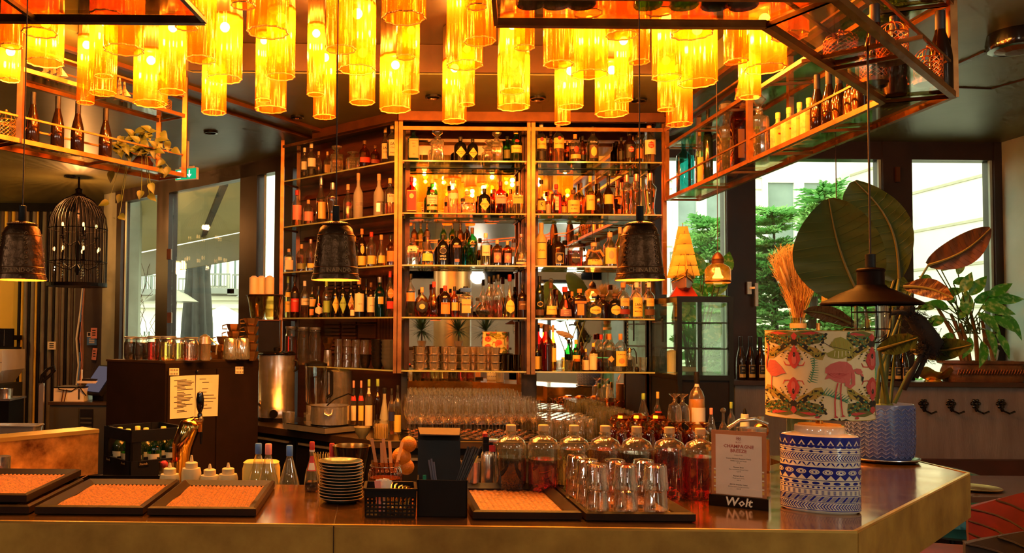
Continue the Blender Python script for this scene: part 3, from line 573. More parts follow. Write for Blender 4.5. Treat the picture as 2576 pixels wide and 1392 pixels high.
# ================================================================ hanging racks
RZ, RU, RG = 2.48, 2.82, 2.595
def rack(root, inner, outer, posts_, m='rack_metal', guards=True, upper=True):
    o = root.location
    for (ln) in (inner, outer):
        for i in range(len(ln)-1):
            for z, w in ((RZ, .022),)+(((RU, .020),) if upper else ())+(((RG, .009), (RU+.11, .009)) if guards else ()):
                p, q = Vector((*ln[i], z))-o, Vector((*ln[i+1], z))-o; MB().bar(p, q, w).obj('rail' if w > .01 else 'guard_rail', m, root)
    for i in range(len(inner)-1):
        for z in (RZ, RU) if upper else (RZ,):
            q = [Vector((*v, 0))-o for v in (inner[i], inner[i+1], outer[i+1], outer[i])]; b = MB(); b.prism([(v.x, v.y) for v in q], z+.006-o.z, z+.012-o.z); b.obj('glass_shelf', 'rack_glass', root)
        n = max(1, int((Vector(inner[i+1])-Vector(inner[i])).length/.45))
        for j in range(n+1):
            for z in (RZ, RU) if upper else (RZ,):
                p = Vector(inner[i]).lerp(Vector(inner[i+1]), j/n); q = Vector(outer[i]).lerp(Vector(outer[i+1]), j/n); MB().bar(Vector((*p, z-.004))-o, Vector((*q, z-.004))-o, .012).obj('crossbar', m, root)
    for x, y in posts_: MB().b2(x-.013-o.x, x+.013-o.x, y-.013-o.y, y+.013-o.y, RZ-.01-o.z, CZ-o.z).obj('post', m, root)
RI = [(.335, 2.45), (1.098, 2.45), (1.889, 3.24), (1.889, 5.66)]; RO = [(.30, 2.24), (1.185, 2.24), (2.097, 3.155), (2.097, 5.66)]
rr_ = T('hanging_rack', 'angular bronze rack with glass shelves hanging above the right of the bar', 'hanging rack', (1.9, 3.6, RZ))
rack(rr_, RI, RO, [(1.889, 4.40), (2.097, 4.40), (1.889, 5.66), (2.097, 5.66), (2.097, 3.155), (1.889, 3.24)][:5], 'rack_metal')
q = P(2191, 300, 2.65); MB().bar((q.x-.14-1.9, 2.65+.14-3.6, .004), (q.x+.10-1.9, 2.65-.10-3.6, .004), .012).obj('crossbar', 'rack_metal', rr_)
LI = [tuple((LP0+LD*-3.0)[:2]), tuple((LP0+LD*-1.05)[:2]), tuple(LP0[:2])]; LO = [tuple((LP0+LN*.21+LD*s)[:2]) for s in (-3.0, -1.05, 0)]
rl_ = T('hanging_rack', 'gold-lit bronze rack with wine bottles and trailing plant hanging at the left', 'hanging rack', (LP0.x-.6, LP0.y-.9, RZ))
rack(rl_, LI, LO, [LI[2], LO[2], LI[1], LO[1], LI[0], LO[0]])
rf_ = T('hanging_rack', 'short dark bronze rack end cropped at the top left above the bar', 'hanging rack', (-1.5, 2.4, RZ))
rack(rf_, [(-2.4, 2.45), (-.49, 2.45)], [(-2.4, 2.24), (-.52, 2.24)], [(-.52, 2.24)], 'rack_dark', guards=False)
# ================================================================ bottle builder
SH = {  # name: (profile rel. to half width / height, body exponent, depth ratio, cap (z0, z1, radius))
 'std': ([(.90, 0), (1, .015), (1, .57), (.95, .63), (.72, .69), (.42, .74), (.33, .79), (.32, .90)], 2, 1, (.86, 1, .36)),
 'tall': ([(.90, 0), (1, .015), (1, .50), (.93, .57), (.6, .65), (.36, .72), (.32, .80), (.32, .90)], 2, 1, (.84, 1, .36)),
 'wine': ([(.90, 0), (1, .015), (1, .56), (.95, .62), (.75, .68), (.42, .75), (.36, .80), (.36, .97)], 2, 1, (.84, 1, .40)),
 'flute': ([(.90, 0), (1, .015), (1, .40), (.92, .50), (.70, .62), (.48, .72), (.38, .80), (.36, .97)], 2, 1, (.76, 1, .41)),
 'squat': ([(.92, 0), (1, .015), (1, .58), (.95, .66), (.72, .74), (.36, .79), (.27, .82), (.27, .9)], 2, 1, (.84, 1, .31)),
 'sq': ([(.92, 0), (1, .015), (1, .62), (.93, .68), (.5, .735), (.32, .77), (.30, .88)], 5, .85, (.86, 1, .34)),
 'flat': ([(.92, 0), (1, .02), (1, .55), (.90, .64), (.55, .72), (.34, .77), (.30, .88)], 2.6, .55, (.86, 1, .34)),
 'cone': ([(.92, 0), (1, .02), (1, .18), (.88, .36), (.62, .55), (.40, .68), (.32, .78), (.32, .9)], 2, 1, (.88, 1, .38)),
 'globe': ([(.45, 0), (.70, .04), (.95, .18), (1, .30), (.95, .42), (.70, .55), (.38, .63), (.26, .68), (.24, .88)], 2, 1, (.84, 1, .26)),
 'disc': ([(.45, 0), (.72, .05), (.96, .22), (1, .36), (.96, .48), (.72, .63), (.38, .72), (.22, .76), (.20, .90)], 2, .5, (.82, 1, .24)),
 'waist': ([(.78, 0), (.82, .02), (.68, .10), (.66, .22), (.78, .40), (.98, .60), (.96, .66), (.60, .72), (.36, .77), (.32, .86)], 2, 1, (.82, 1, .38)),
 'pear': ([(.88, 0), (1, .03), (1, .15), (.9, .32), (.68, .46), (.42, .60), (.30, .70), (.28, .88)], 2, 1, (.84, 1, .33)),
 'demi': ([(.95, 0), (1, .02), (1, .62), (.97, .70), (.82, .78), (.45, .825), (.32, .84), (.30, .93)], 2, 1, (.91, 1, .31)),
 'decanter': ([(.94, 0), (1, .015), (1, .60), (.92, .66), (.5, .70), (.40, .75), (.48, .78)], 6, 1, None),
 'jar': ([(.86, 0), (.97, .05), (1, .25), (1, .66), (.94, .76), (.80, .84), (.80, .97)], 2, 1, (.93, 1, .90)),
 'pet': ([(.86, 0), (1, .05), (1, .46), (.94, .54), (.66, .68), (.36, .82), (.26, .87), (.26, .92)], 2, 1, (.87, 1, .30)),
 'squeeze': ([(.95, 0), (1, .02), (1, .52), (.93, .57), (.62, .60), (.6, .72), (.5, .74), (.28, .76), (.2, 1)], 2, 1, None),
}
GL = {'clear': (.93, .93, .86), 'amber': (.72, .30, .05), 'brown': None, 'black': None, 'green': (.10, .50, .14), 'dkgreen': None, 'teal': (.05, .62, .62), 'blue': (.30, .70, .72), 'frost': None, 'red': (.75, .06, .05), 'pink': (.95, .55, .45), 'pot': None, 'yellow': (.95, .68, .15)}
for k_, v in GL.items():
    if v: thin('bottle_'+k_, v, gloss=.85 if k_ == 'clear' else .6, rough=.04, blend=.38, diff=.05 if k_ == 'clear' else .03)
thin('crystal_cut', (.95, .93, .82), gloss=.9, rough=.08, blend=.5, diff=.14, dc=(1, .9, .66))
pm('bottle_brown', (.014, .005, .002), .08, c2=(.020, .007, .003), spec=.8); pm('bottle_black', (.007, .006, .006), .10, spec=.8); pm('bottle_dkgreen', (.012, .020, .006), .10, spec=.8)
pm('bottle_frost', (.80, .76, .58), .45, trans=.55, ior=1.2); pm('bottle_pot', (.62, .42, .14), .7, c2=(.50, .32, .10), scale=30, bump=.6, bscale=40)
LQ = {'clear': (.97, .96, .88), 'amber': (.85, .36, .05), 'gold': (.95, .62, .13), 'rust': (.62, .15, .03), 'red': (.50, .012, .010), 'dark': (.03, .008, .005), 'pink': (.92, .34, .26), 'yellow': (.97, .76, .20), 'orange': (.95, .45, .08), 'green': (.08, .48, .16), 'teal': (.04, .55, .55)}
for k_, v in LQ.items(): pm('liquid_'+k_, v, .03, trans=1.0, ior=1.33, c2=tuple(x*.97 for x in v))
pm('liquid_juice', (.85, .36, .05), .3)
CL = {'cream': (.80, .66, .40), 'white': (.80, .74, .62), 'yellow': (.85, .58, .10), 'gold': (.72, .45, .10), 'orange': (.80, .28, .06), 'red': (.60, .04, .025), 'pink': (.85, .30, .24), 'green': (.30, .45, .08), 'olive': (.25, .24, .06), 'black': (.012, .01, .01), 'brown': (.12, .05, .02), 'navy': (.015, .02, .10), 'tan': (.55, .34, .14), 'purple': (.32, .16, .16), 'teal': (.05, .42, .42), 'silver': (.6, .58, .54), 'blue': (.08, .22, .62), 'copper': (.72, .40, .26), 'cork': (.62, .40, .18), 'dkred': (.22, .02, .015), 'grey': (.3, .27, .22)}
for k_, v in CL.items(): pm('c_'+k_, v, .5 if k_ not in ('silver', 'copper', 'gold') else .3, .8 if k_ in ('silver', 'copper') else 0)
def prof_r(prof, z):
    for (r0, z0), (r1, z1) in zip(prof, prof[1:]):
        if z0 <= z <= z1: return r0+(r1-r0)*(z-z0)/max(z1-z0, 1e-6)
    return prof[-1][0]
def patch(prof, e, dr, w2, h, z0, z1, ang, shape='rect', sc_=1.02, nz=6, na=10):
    """a label that follows the bottle's wall, front centred on -y"""
    b = MB(); rows = []
    for i in range(nz+1):
        t = i/nz; z = z0+(z1-z0)*t; ha = {'rect': 1, 'diamond': max(.03, 1-abs(2*t-1)), 'oval': max(.03, math.sqrt(max(0, 1-(2*t-1)**2))), 'tri': 1-t*.8}[shape]*ang; row = []
        for j in range(na+1):
            a = -pi/2+ha*(2*j/na-1); ca, sa = cos(a), sin(a); q = (abs(ca)**e+abs(sa)**e)**(-1/e); rr = prof_r(prof, z)*w2*sc_; row.append((rr*q*ca, rr*q*sa*dr, z*h))
        rows.append(row)
    return b.loft(rows, cap=False, closed=False)
def bottle(name, label, cat, loc, h, w, shape='std', glass='clear', liq=None, fill=.6, cap='black', labs=(), txt=(), rz=0, group=None, n=20, stopper=None):
    prof, e, dr, cp = SH[shape]; w2 = w/2; root = T(name, label, cat, loc, rz, group)
    def rings(sc_, z0=0, z1=1, dz=0):
        zs = [(r, z) for r, z in prof if z0 <= z <= z1]
        if zs and zs[-1][1] < z1 <= prof[-1][1]: zs.append((prof_r(prof, z1), z1))
        return [[(x*sc_, y*sc_*(dr if r > .6 else 1-(1-dr)*max(0, (r-.3)/.3) if r > .3 else 1), z*h+dz) for x, y in ring(r*w2, n, e if r > .6 else 2)] for r, z in zs]
    MB().loft(rings(1)).obj('body', 'crystal_cut' if shape == 'decanter' else 'bottle_'+glass, root, 1)
    if liq: MB().loft(rings(.93, 0, fill, .003)).obj('liquid', 'liquid_'+liq, root, 1)
    if cp and cap:
        z0, z1, cr = cp; MB().lathe([(cr*w2, z0*h), (cr*w2*1.04, z0*h+.002), (cr*w2*1.04, z1*h-.002), (cr*w2*.9, z1*h)], 14).obj('cap', 'c_'+cap, root, 1)
    if shape == 'decanter':
        MB().lathe([(w2*.36, .78*h), (w2*.30, .82*h), (w2*.78, .90*h), (w2*.82, .96*h), (w2*.45, h)], 8, e=4).obj('stopper', 'crystal_cut', root)
        c = MB()
        for k in range(4):
            for i in range(5):
                for j in range(3): c.box(((i-2)*w2*.34, -w2*1.0, (.12+.14*j)*h), (w2*.16, .006, w2*.16), M=Matrix.Rotation(k*pi/2, 3, 'Z') @ Matrix.Rotation(pi/4, 3, 'Y')) if k == 0 else None
        c.obj('cut_facets', 'crystal_cut', root, kind='stuff')
        if not liq: MB().loft(rings(.80, 0, .55, .006)).obj('liquid', 'liquid_clear', root, 1)
    if stopper: MB().ball((0, 0, h*1.0), w2*.42, 10, 8).obj('stopper', stopper, root, 1)
    lo = None
    for l in labs:
        z0, z1, ang, c = l[:4]; sp = l[4] if len(l) > 4 else 'rect'
        lo = patch(prof, e, dr, w2, h, z0, z1, ang, sp, 1.02+.008*labs.index(l)).obj('label', 'c_'+c, root, 1)
    for t in txt:
        s, z, size, c = t[:4]; bend = prof_r(prof, z)*w2*1.05 if e == 2 and dr == 1 else None
        text(s, size, 'c_'+c, lo or root, (0, 0 if bend else -prof_r(prof, z)*w2*1.045*dr, z*h), bold=.012, bend=bend, width=w2*(1.45 if labs and len(labs[0]) < 5 else 1.25))
    return root
# ================================================================ bottles on the back shelves
# (pixel x, top y, width px, shape, glass, liquid, fill, cap, labels, texts, description)
ROWN = ['top shelf', 'second shelf', 'third shelf', 'fourth shelf', 'lowest shelf']
W_ = (.30, .52, 1.0, 'cream')
def put(bay, row, specs):
    for s in specs:
        x, yt, w, shape, gl, liq, fill, cap, labs, txt, desc = s[:11]; back = s[11] if len(s) > 11 else .07
        if bay == 'left wing': p = wing(x, back); rz = R.uniform(.15, .4)
        else: p = P(x, 836, SD+back); rz = R.uniform(-.06, .06)
        D = p.y; p.z = SZ[row]; h = P(x, yt, D).z-SZ[row]
        bottle('bottle' if shape != 'decanter' else 'decanter', '%s, %s of %s' % (desc, ROWN[row], bay), 'bottle' if shape != 'decanter' else 'decanter', p, h, w*K(D), shape, gl, liq, fill, cap, labs, txt, rz, 'bottles on the back bar shelves')
c_ = 'cream'
put('left wing', 0, [
 (762, 372, 20, 'std', 'clear', 'clear', .5, 'white', [(.30, .55, 1.0, 'white'), (.12, .22, 1.1, 'black')], [], 'shorter clear rum bottle with white cap'),
 (779, 361, 24, 'std', 'clear', 'clear', .5, 'white', [(.32, .56, 1.0, 'white'), (.12, .26, 1.1, 'black')], [], 'taller clear rum bottle with white cap'),
 (798, 381, 18, 'std', 'clear', 'clear', .5, 'tan', [], [], 'plain clear bottle behind the rum bottles', .15),
 (820, 382, 18, 'sq', 'clear', 'clear', .5, 'cork', [(.2, .5, .9, 'tan')], [], 'square clear bottle with tan label', .15),
 (843, 366, 32, 'decanter', 'clear', 'gold', .5, None, [], [], 'square cut-crystal decanter behind the lamp cable'),
 (884, 381, 32, 'decanter', 'clear', None, .5, None, [], [], 'shorter square crystal decanter'),
 (914, 354, 28, 'flat', 'amber', 'rust', .6, 'brown', [(.22, .40, 1.0, 'red')], [], 'amber whiskey flask with red label'),
 (941, 366, 25, 'flat', 'amber', 'rust', .6, 'brown', [(.22, .38, 1.0, 'dkred')], [], 'smaller amber whiskey flask with dark red label', .12),
 (966, 320, 22, 'std', 'clear', 'clear', .6, 'cork', [(.20, .58, 1.0, c_)], [('SAN', .46, .026, 'black'), ('COSME', .36, .016, 'black')], 'clear mezcal bottle with big black letters behind its twin', .13),
 (983, 311, 26, 'std', 'clear', 'clear', .6, 'cork', [(.18, .58, 1.0, c_)], [('SAN', .47, .030, 'black'), ('COSME', .38, .019, 'black'), ('mexico', .26, .018, 'black')], 'tall clear mezcal bottle with big black letters')])
put('left wing', 1, [
 (744, 479, 26, 'std', 'clear', 'gold', .35, 'red', [(.18, .58, 1.0, 'pink')], [], 'clear bottle with red cap and pale pink label'),
 (773, 503, 27, 'squat', 'clear', 'clear', .5, 'cork', [(.16, .52, 1.1, 'pink')], [], 'short clear bottle with pink label'),
 (805, 447, 26, 'tall', 'clear', 'gold', .5, 'silver', [(.10, .46, .9, 'gold')], [], 'tall clear bottle with silver cap and gold label'),
 (834, 460, 32, 'waist', 'clear', 'clear', .6, 'silver', [], [], 'waisted clear bottle without label'),
 (873, 464, 24, 'tall', 'clear', 'clear', .5, 'cork', [(.38, .50, .6, 'dkred', 'oval')], [], 'clear bottle with round dark red seal'),
 (899, 436, 25, 'tall', 'frost', None, .5, 'tan', [(.28, .36, .8, 'grey')], [('TREE', .32, .012, 'ink' if 0 else 'black')][:0], 'frosted vodka bottle with bare-tree print'),
 (951, 438, 27, 'tall', 'frost', None, .5, 'tan', [(.10, .30, .9, 'silver')], [('GOOSE', .33, .017, 'black')], 'frosted vodka bottle with grey letters'),
 (979, 449, 26, 'std', 'clear', 'amber', .35, 'gold', [(.34, .56, .8, c_)], [('ELYX', .50, .014, 'black')], 'gold-capped bottle with small cream label')])
put('left wing', 2, [
 (725, 626, 23, 'sq', 'clear', 'gold', .2, 'amber' if 0 else 'tan', [(.12, .52, .8, c_)], [], 'whisky bottle with glass stopper and cream label'),
 (757, 615, 26, 'squat', 'clear', 'amber', .5, 'tan', [(.10, .30, 1.0, 'olive')], [], 'embossed whiskey bottle with olive label'),
 (780, 602, 24, 'std', 'clear', 'rust', .4, 'copper', [(.10, .24, 1.0, 'yellow')], [], 'whiskey bottle with copper cap and low yellow label'),
 (806, 600, 22, 'std', 'amber', 'amber', .5, 'black', [(.2, .5, 1, c_)], [], 'amber whisky bottle partly behind the bell pendant', .1),
 (890, 595, 22, 'wine', 'dkgreen', None, .5, 'gold', [(.12, .4, 1, 'yellow')], [], 'dark green whisky bottle right of the bell pendant', .12),
 (909, 576, 22, 'std', 'brown', None, .5, 'orange', [(.06, .30, 1.1, 'yellow'), (.34, .58, .45, 'yellow', 'oval')], [], 'dark whisky bottle with yellow oval and label'),
 (933, 584, 25, 'std', 'clear', 'rust', .12, 'red', [(.08, .32, 1.1, 'yellow')], [], 'clear whisky bottle with red cap and yellow label'),
 (958, 591, 25, 'pear', 'clear', 'gold', .25, 'tan', [(.10, .34, 1.0, 'yellow')], [], 'bulbous whisky bottle with yellow label'),
 (982, 592, 22, 'std', 'amber', 'orange', .4, 'black', [(.14, .48, 1.1, 'orange')], [], 'amber whisky bottle with orange label')])
put('left wing', 3, [
 (724, 696, 17, 'tall', 'clear', 'yellow', .5, 'green', [(.14, .40, 1.1, 'yellow'), (.5, .62, 1.1, 'yellow')], [('FRESCO', .33, .010, 'black')], 'slim clear bottle with yellow and green label'),
 (741, 695, 22, 'std', 'brown', None, .5, 'black', [(.14, .46, 1.2, 'red'), (.48, .60, 1.2, 'black')], [('AMARO', .40, .012, 'white')], 'dark bottle with big red label'),
 (766, 707, 22, 'std', 'clear', 'rust', .28, 'white', [(.34, .52, 1.1, c_)], [('UNARI', .44, .014, 'black')], 'clear bottle with white cap and cream label'),
 (785, 722, 18, 'sq', 'dkgreen', None, .5, 'black', [(.36, .60, .8, 'gold'), (.08, .28, .8, 'orange')], [], 'square green bottle with gold stag label'),
 (801, 720, 25, 'pear', 'black', None, .5, 'black', [(.10, .36, .9, c_, 'oval'), (.38, .46, .35, 'red', 'oval')], [], 'black bulbous bottle with round cream label and red seal'),
 (821, 708, 20, 'std', 'clear', 'green', .3, 'green', [(.14, .46, 1.1, 'green')], [], 'clear bottle with lime green label'),
 (843, 705, 20, 'wine', 'black', None, .5, 'black', [(.10, .58, .95, 'yellow', 'diamond')], [('ISAI ZAB', .38, .010, 'black')], 'black bottle with yellow diamond label'),
 (862, 705, 21, 'wine', 'black', None, .5, 'black', [(.10, .60, .95, 'green', 'diamond')], [('ISAI ZAB', .38, .010, 'black')], 'black bottle with green diamond label'),
 (883, 704, 20, 'wine', 'black', None, .5, 'black', [(.10, .58, .95, 'gold', 'diamond')], [('ISAI ZAB', .38, .010, 'black')], 'black bottle with gold diamond label', .11),
 (886, 762, 12, 'std', 'amber', 'rust', .5, 'tan', [(.1, .5, 1.1, c_)], [], 'tiny sample bottle with cream label', .02),
 (903, 700, 26, 'wine', 'black', None, .5, 'tan', [(.14, .60, 1.15, c_)], [('epros', .34, .012, 'black')], 'dark wine bottle with large dotted cream label'),
 (921, 702, 14, 'wine', 'black', None, .5, 'black', [], [], 'plain black bottle between the cream-labelled ones', .14),
 (933, 711, 21, 'std', 'brown', None, .5, 'brown', [(.14, .58, 1.15, c_)], [('epros', .34, .011, 'black')], 'smaller dark bottle with dotted cream label'),
 (955, 697, 28, 'std', 'teal', 'teal', .5, 'silver', [(.32, .50, .5, 'gold')], [], 'turquoise bottle with silver cap and gold label'),
 (981, 682, 21, 'std', 'clear', 'red', .4, 'red', [(.40, .62, .8, 'orange', 'oval'), (.18, .34, 1.0, 'red')], [('MARTINI', .51, .010, 'white')], 'orange vermouth bottle with round red label')])
M_ = 'middle bay'
put(M_, 0, [
 (1037, 319, 28, 'sq', 'blue', 'teal', .55, 'black', [(.10, .64, .75, 'tan')], [('LONDON', .58, .012, 'brown'), ('DRY', .50, .012, 'brown'), ('GIN', .42, .012, 'brown'), ('GIN', .2, .010, 'brown')], 'tall blue-green gin bottle with pale yellow label'),
 (1098, 327, 33, 'decanter', 'clear', None, .5, None, [], [], 'left tall cut-crystal decanter'),
 (1156, 345, 32, 'squat', 'black', None, .5, 'black', [(.14, .58, .85, 'yellow', 'diamond')], [("HENDRICK'S", .37, .0150, 'black'), ('GIN', .30, .010, 'black')], 'larger black apothecary gin bottle with diamond label'),
 (1187, 349, 28, 'squat', 'black', None, .5, 'black', [(.14, .58, .85, 'yellow', 'diamond')], [("HENDRICK'S", .37, .0132, 'black'), ('GIN', .30, .009, 'black')], 'smaller black apothecary gin bottle with diamond label'),
 (1228, 352, 24, 'decanter', 'clear', None, .5, None, [], [], 'short crystal decanter half behind another', .15),
 (1248, 331, 29, 'decanter', 'clear', 'gold', .5, None, [], [], 'right tall cut-crystal decanter'),
 (1275, 343, 24, 'std', 'green', 'green', .5, 'black', [(.2, .5, .9, 'olive')], [], 'dark green gin bottle behind the right end', .14),
 (1297, 326, 31, 'std', 'green', 'green', .55, 'yellow', [(.28, .50, 1.0, 'yellow'), (.58, .68, .4, 'red', 'oval')], [('Tanqueray', .41, .016, 'black')], 'green gin bottle with red seal and cream label')])
put(M_, 1, [
 (1033, 445, 27, 'sq', 'red', 'dark', .6, 'dkred', [(.06, .62, .8, 'gold'), (.08, .60, .72, 'dkred'), (.40, .54, .4, 'gold', 'oval')], [], 'dark red gin bottle with gold-bordered label'),
 (1085, 450, 30, 'std', 'green', 'green', .55, 'yellow', [(.26, .52, 1.0, c_), (.10, .20, 1.0, 'gold'), (.58, .68, .4, 'red', 'oval')], [('Tanqueray', .44, .0155, 'black'), ('LONDON', .36, .010, 'black'), ('DRY GIN', .31, .010, 'black')], 'green gin bottle with red seal'),
 (1138, 448, 28, 'std', 'clear', 'clear', .5, 'cork', [(.42, .56, 1.0, c_)], [], 'clear gin bottle with embossed waist'),
 (1175, 481, 38, 'sq', 'clear', 'clear', .45, 'cork', [(.02, .06, .8, 'orange')], [], 'squat clear square bottle with cork'),
 (1217, 475, 32, 'squat', 'black', None, .5, 'black', [(.12, .60, .85, 'yellow', 'diamond')], [("HENDRICK'S", .37, .0150, 'black'), ('GIN', .29, .010, 'black')], 'black apothecary gin bottle with diamond label'),
 (1258, 457, 28, 'sq', 'red', 'dark', .6, 'dkred', [(.32, .56, .8, 'pink')], [('HAYMANS', .49, .0115, 'black')], 'dark gin bottle with pink label'),
 (1242, 478, 20, 'sq', 'red', 'dark', .6, 'dkred', [], [], 'short dark red bottle behind the pink label', .16),
 (1282, 478, 20, 'sq', 'clear', 'clear', .6, 'tan', [], [], 'short clear bottle behind the green label', .16),
 (1302, 457, 28, 'sq', 'clear', 'clear', .35, 'tan', [(.32, .56, .8, 'green')], [('HAYMANS', .49, .0115, 'black')], 'clear gin bottle with green label')])
rk = [(1036, 599, 34, 'sq', 'clear', 'clear', .5, 'brown', [(.44, .72, .6, c_)], [], 'hexagonal clear gin bottle with black brush stroke')]
put(M_, 2, rk+[
 (1074, 582, 32, 'pear', 'clear', 'clear', .4, 'brown', [(.12, .34, 1.0, 'yellow')], [], 'conical clear bottle with dark cork'),
 (1113, 591, 29, 'squat', 'black', None, .5, 'black', [(.36, .58, .6, 'grey', 'oval'), (.38, .56, .52, 'black', 'oval')], [('WILD', .29, .017, 'white'), ('CHILD', .20, .017, 'white')], 'black gin bottle with white letters'),
 (1147, 581, 30, 'squat', 'black', None, .5, 'black', [(.50, .58, .7, 'brown'), (.10, .18, .4, 'purple')], [('BROCKMANS', .54, .011, 'tan')], 'black embossed gin bottle with purple label'),
 (1187, 573, 28, 'squat', 'green', 'green', .62, 'brown', [], [('BERLIN', .56, .012, 'gold'), ('GIN', .50, .012, 'gold')], 'emerald green hammered glass bottle'),
 (1168, 605, 22, 'std', 'teal', 'teal', .5, 'black', [], [], 'turquoise bottle behind the emerald one', .15),
 (1221, 587, 27, 'std', 'clear', 'gold', .6, 'white', [(.30, .62, .8, c_)], [('ungava', .40, .016, 'black')], 'clear golden gin bottle with white cap'),
 (1250, 604, 27, 'squat', 'amber', 'dark', .6, 'cork', [(.12, .50, .75, 'purple'), (.2, .44, .5, 'tan', 'diamond')], [], 'left brown apothecary bottle with mauve label'),
 (1276, 606, 24, 'squat', 'amber', 'dark', .6, 'cork', [(.12, .50, .75, 'purple'), (.2, .44, .5, 'tan', 'diamond')], [], 'right brown apothecary bottle with mauve label'),
 (1311, 589, 35, 'cone', 'clear', 'clear', .4, 'copper', [(.06, .12, 1.0, c_)], [('GIN MARE', .19, .016, 'white')], 'conical clear gin bottle with copper cap')])
put(M_, 3, [
 (1032, 689, 25, 'std', 'clear', 'dark', .58, 'black', [(.36, .56, 1.0, 'orange')], [], 'dark liqueur bottle with peach label'),
 (1061, 723, 37, 'disc', 'amber', 'rust', .5, 'tan', [(.14, .56, .95, 'black', 'oval'), (.26, .44, .4, 'gold', 'oval')], [], 'round disc-shaped bottle with black medallion'),
 (1091, 709, 26, 'pear', 'amber', 'amber', .4, 'red', [], [], 'amber bottle with long red cap'),
 (1119, 719, 30, 'squat', 'brown', None, .5, 'red', [(.10, .46, .85, 'orange')], [('DRAMBUIE', .42, .0145, 'dkred')], 'black liqueur bottle with orange label and red cap'),
 (1143, 721, 20, 'std', 'amber', 'amber', .5, 'black', [(.22, .48, .9, 'gold')], [], 'slim amber liqueur bottle'),
 (1171, 721, 37, 'sq', 'clear', 'rust', .5, 'black', [(.14, .58, .55, 'gold')], [('DISARONNO', .40, .0125, 'black')], 'square liqueur bottle with flat black cap and gold label'),
 (1215, 744, 38, 'globe', 'clear', 'dark', .30, 'silver', [], [], 'globe-shaped decanter half full of dark liqueur'),
 (1230, 696, 22, 'tall', 'clear', 'pink', .4, 'black', [], [], 'tall black-necked bottle, left of three'),
 (1242, 693, 22, 'tall', 'clear', 'pink', .4, 'black', [], [], 'tall black-necked bottle, middle of three', .11),
 (1253, 691, 24, 'tall', 'clear', 'pink', .4, 'black', [(.70, .76, .3, 'red', 'oval')], [], 'tall black-necked bottle, right of three'),
 (1282, 691, 29, 'pear', 'clear', 'gold', .5, 'dkred', [(.10, .42, .9, 'yellow', 'oval')], [('Damoiseau', .27, .0115, 'brown')], 'bulbous golden bottle with hexagonal yellow label'),
 (1314, 716, 25, 'std', 'brown', None, .5, 'black', [(.24, .5, 1.0, 'brown')], [('JONES', .40, .013, 'cream')], 'brown bottle with dark label')])
B_ = 'right bay'
put(B_, 0, [
 (1361, 310, 27, 'std', 'clear', 'clear', .55, 'white', [(.34, .60, 1.0, 'yellow'), (.52, .62, .35, 'red', 'oval'), (.08, .28, 1.0, 'black')], [('BACARDI', .45, .0175, 'black')], 'clear rum bottle with white cap and red bat seal'),
 (1385, 327, 18, 'tall', 'amber', 'rust', .5, 'tan', [], [], 'slim amber bottle between two rum bottles', .12),
 (1404, 308, 30, 'std', 'clear', 'amber', .5, 'tan', [(.34, .60, 1.0, 'yellow'), (.54, .64, .3, 'red', 'oval')], [('BACARDI', .45, .0190, 'black')], 'amber rum bottle with red bat seal'),
 (1427, 355, 19, 'squat', 'amber', 'dark', .5, 'copper', [], [], 'short amber bottle standing behind', .15),
 (1447, 338, 30, 'squat', 'clear', 'rust', .45, 'orange', [(.14, .28, 1.0, 'gold'), (.34, .56, .4, 'red', 'oval')], [], 'round-shouldered rum bottle with red dot'),
 (1466, 342, 18, 'std', 'amber', 'rust', .5, 'black', [(.16, .34, 1, 'black')], [], 'slim dark-capped amber bottle', .13),
 (1492, 319, 29, 'std', 'clear', 'dark', .5, 'black', [(.52, .60, 1.0, 'black'), (.12, .48, .8, 'brown'), (.16, .44, .5, 'yellow', 'oval')], [("Gosling's", .56, .017, 'white')], 'dark rum bottle with black and gold label'),
 (1564, 346, 20, 'std', 'brown', None, .5, 'black', [(.2, .5, .9, 'black')], [], 'dark rum bottle behind the black one', .14),
 (1585, 330, 29, 'std', 'brown', None, .5, 'black', [(.16, .56, 1.0, 'black'), (.32, .50, .5, 'red', 'oval')], [('Havana', .44, .0135, 'white'), ('Club', .38, .0135, 'white')], 'black rum bottle with red disc label'),
 (1609, 334, 19, 'std', 'clear', 'amber', .5, 'tan', [(.2, .5, 1, 'orange')], [], 'slim amber bottle behind the lamp cable', .13),
 (1635, 313, 32, 'std', 'clear', 'gold', .55, 'orange', [(.22, .58, 1.0, c_), (.36, .54, .5, 'red', 'oval')], [('Havana', .48, .014, 'white'), ('Club', .42, .014, 'white')], 'golden rum bottle with red disc label')])
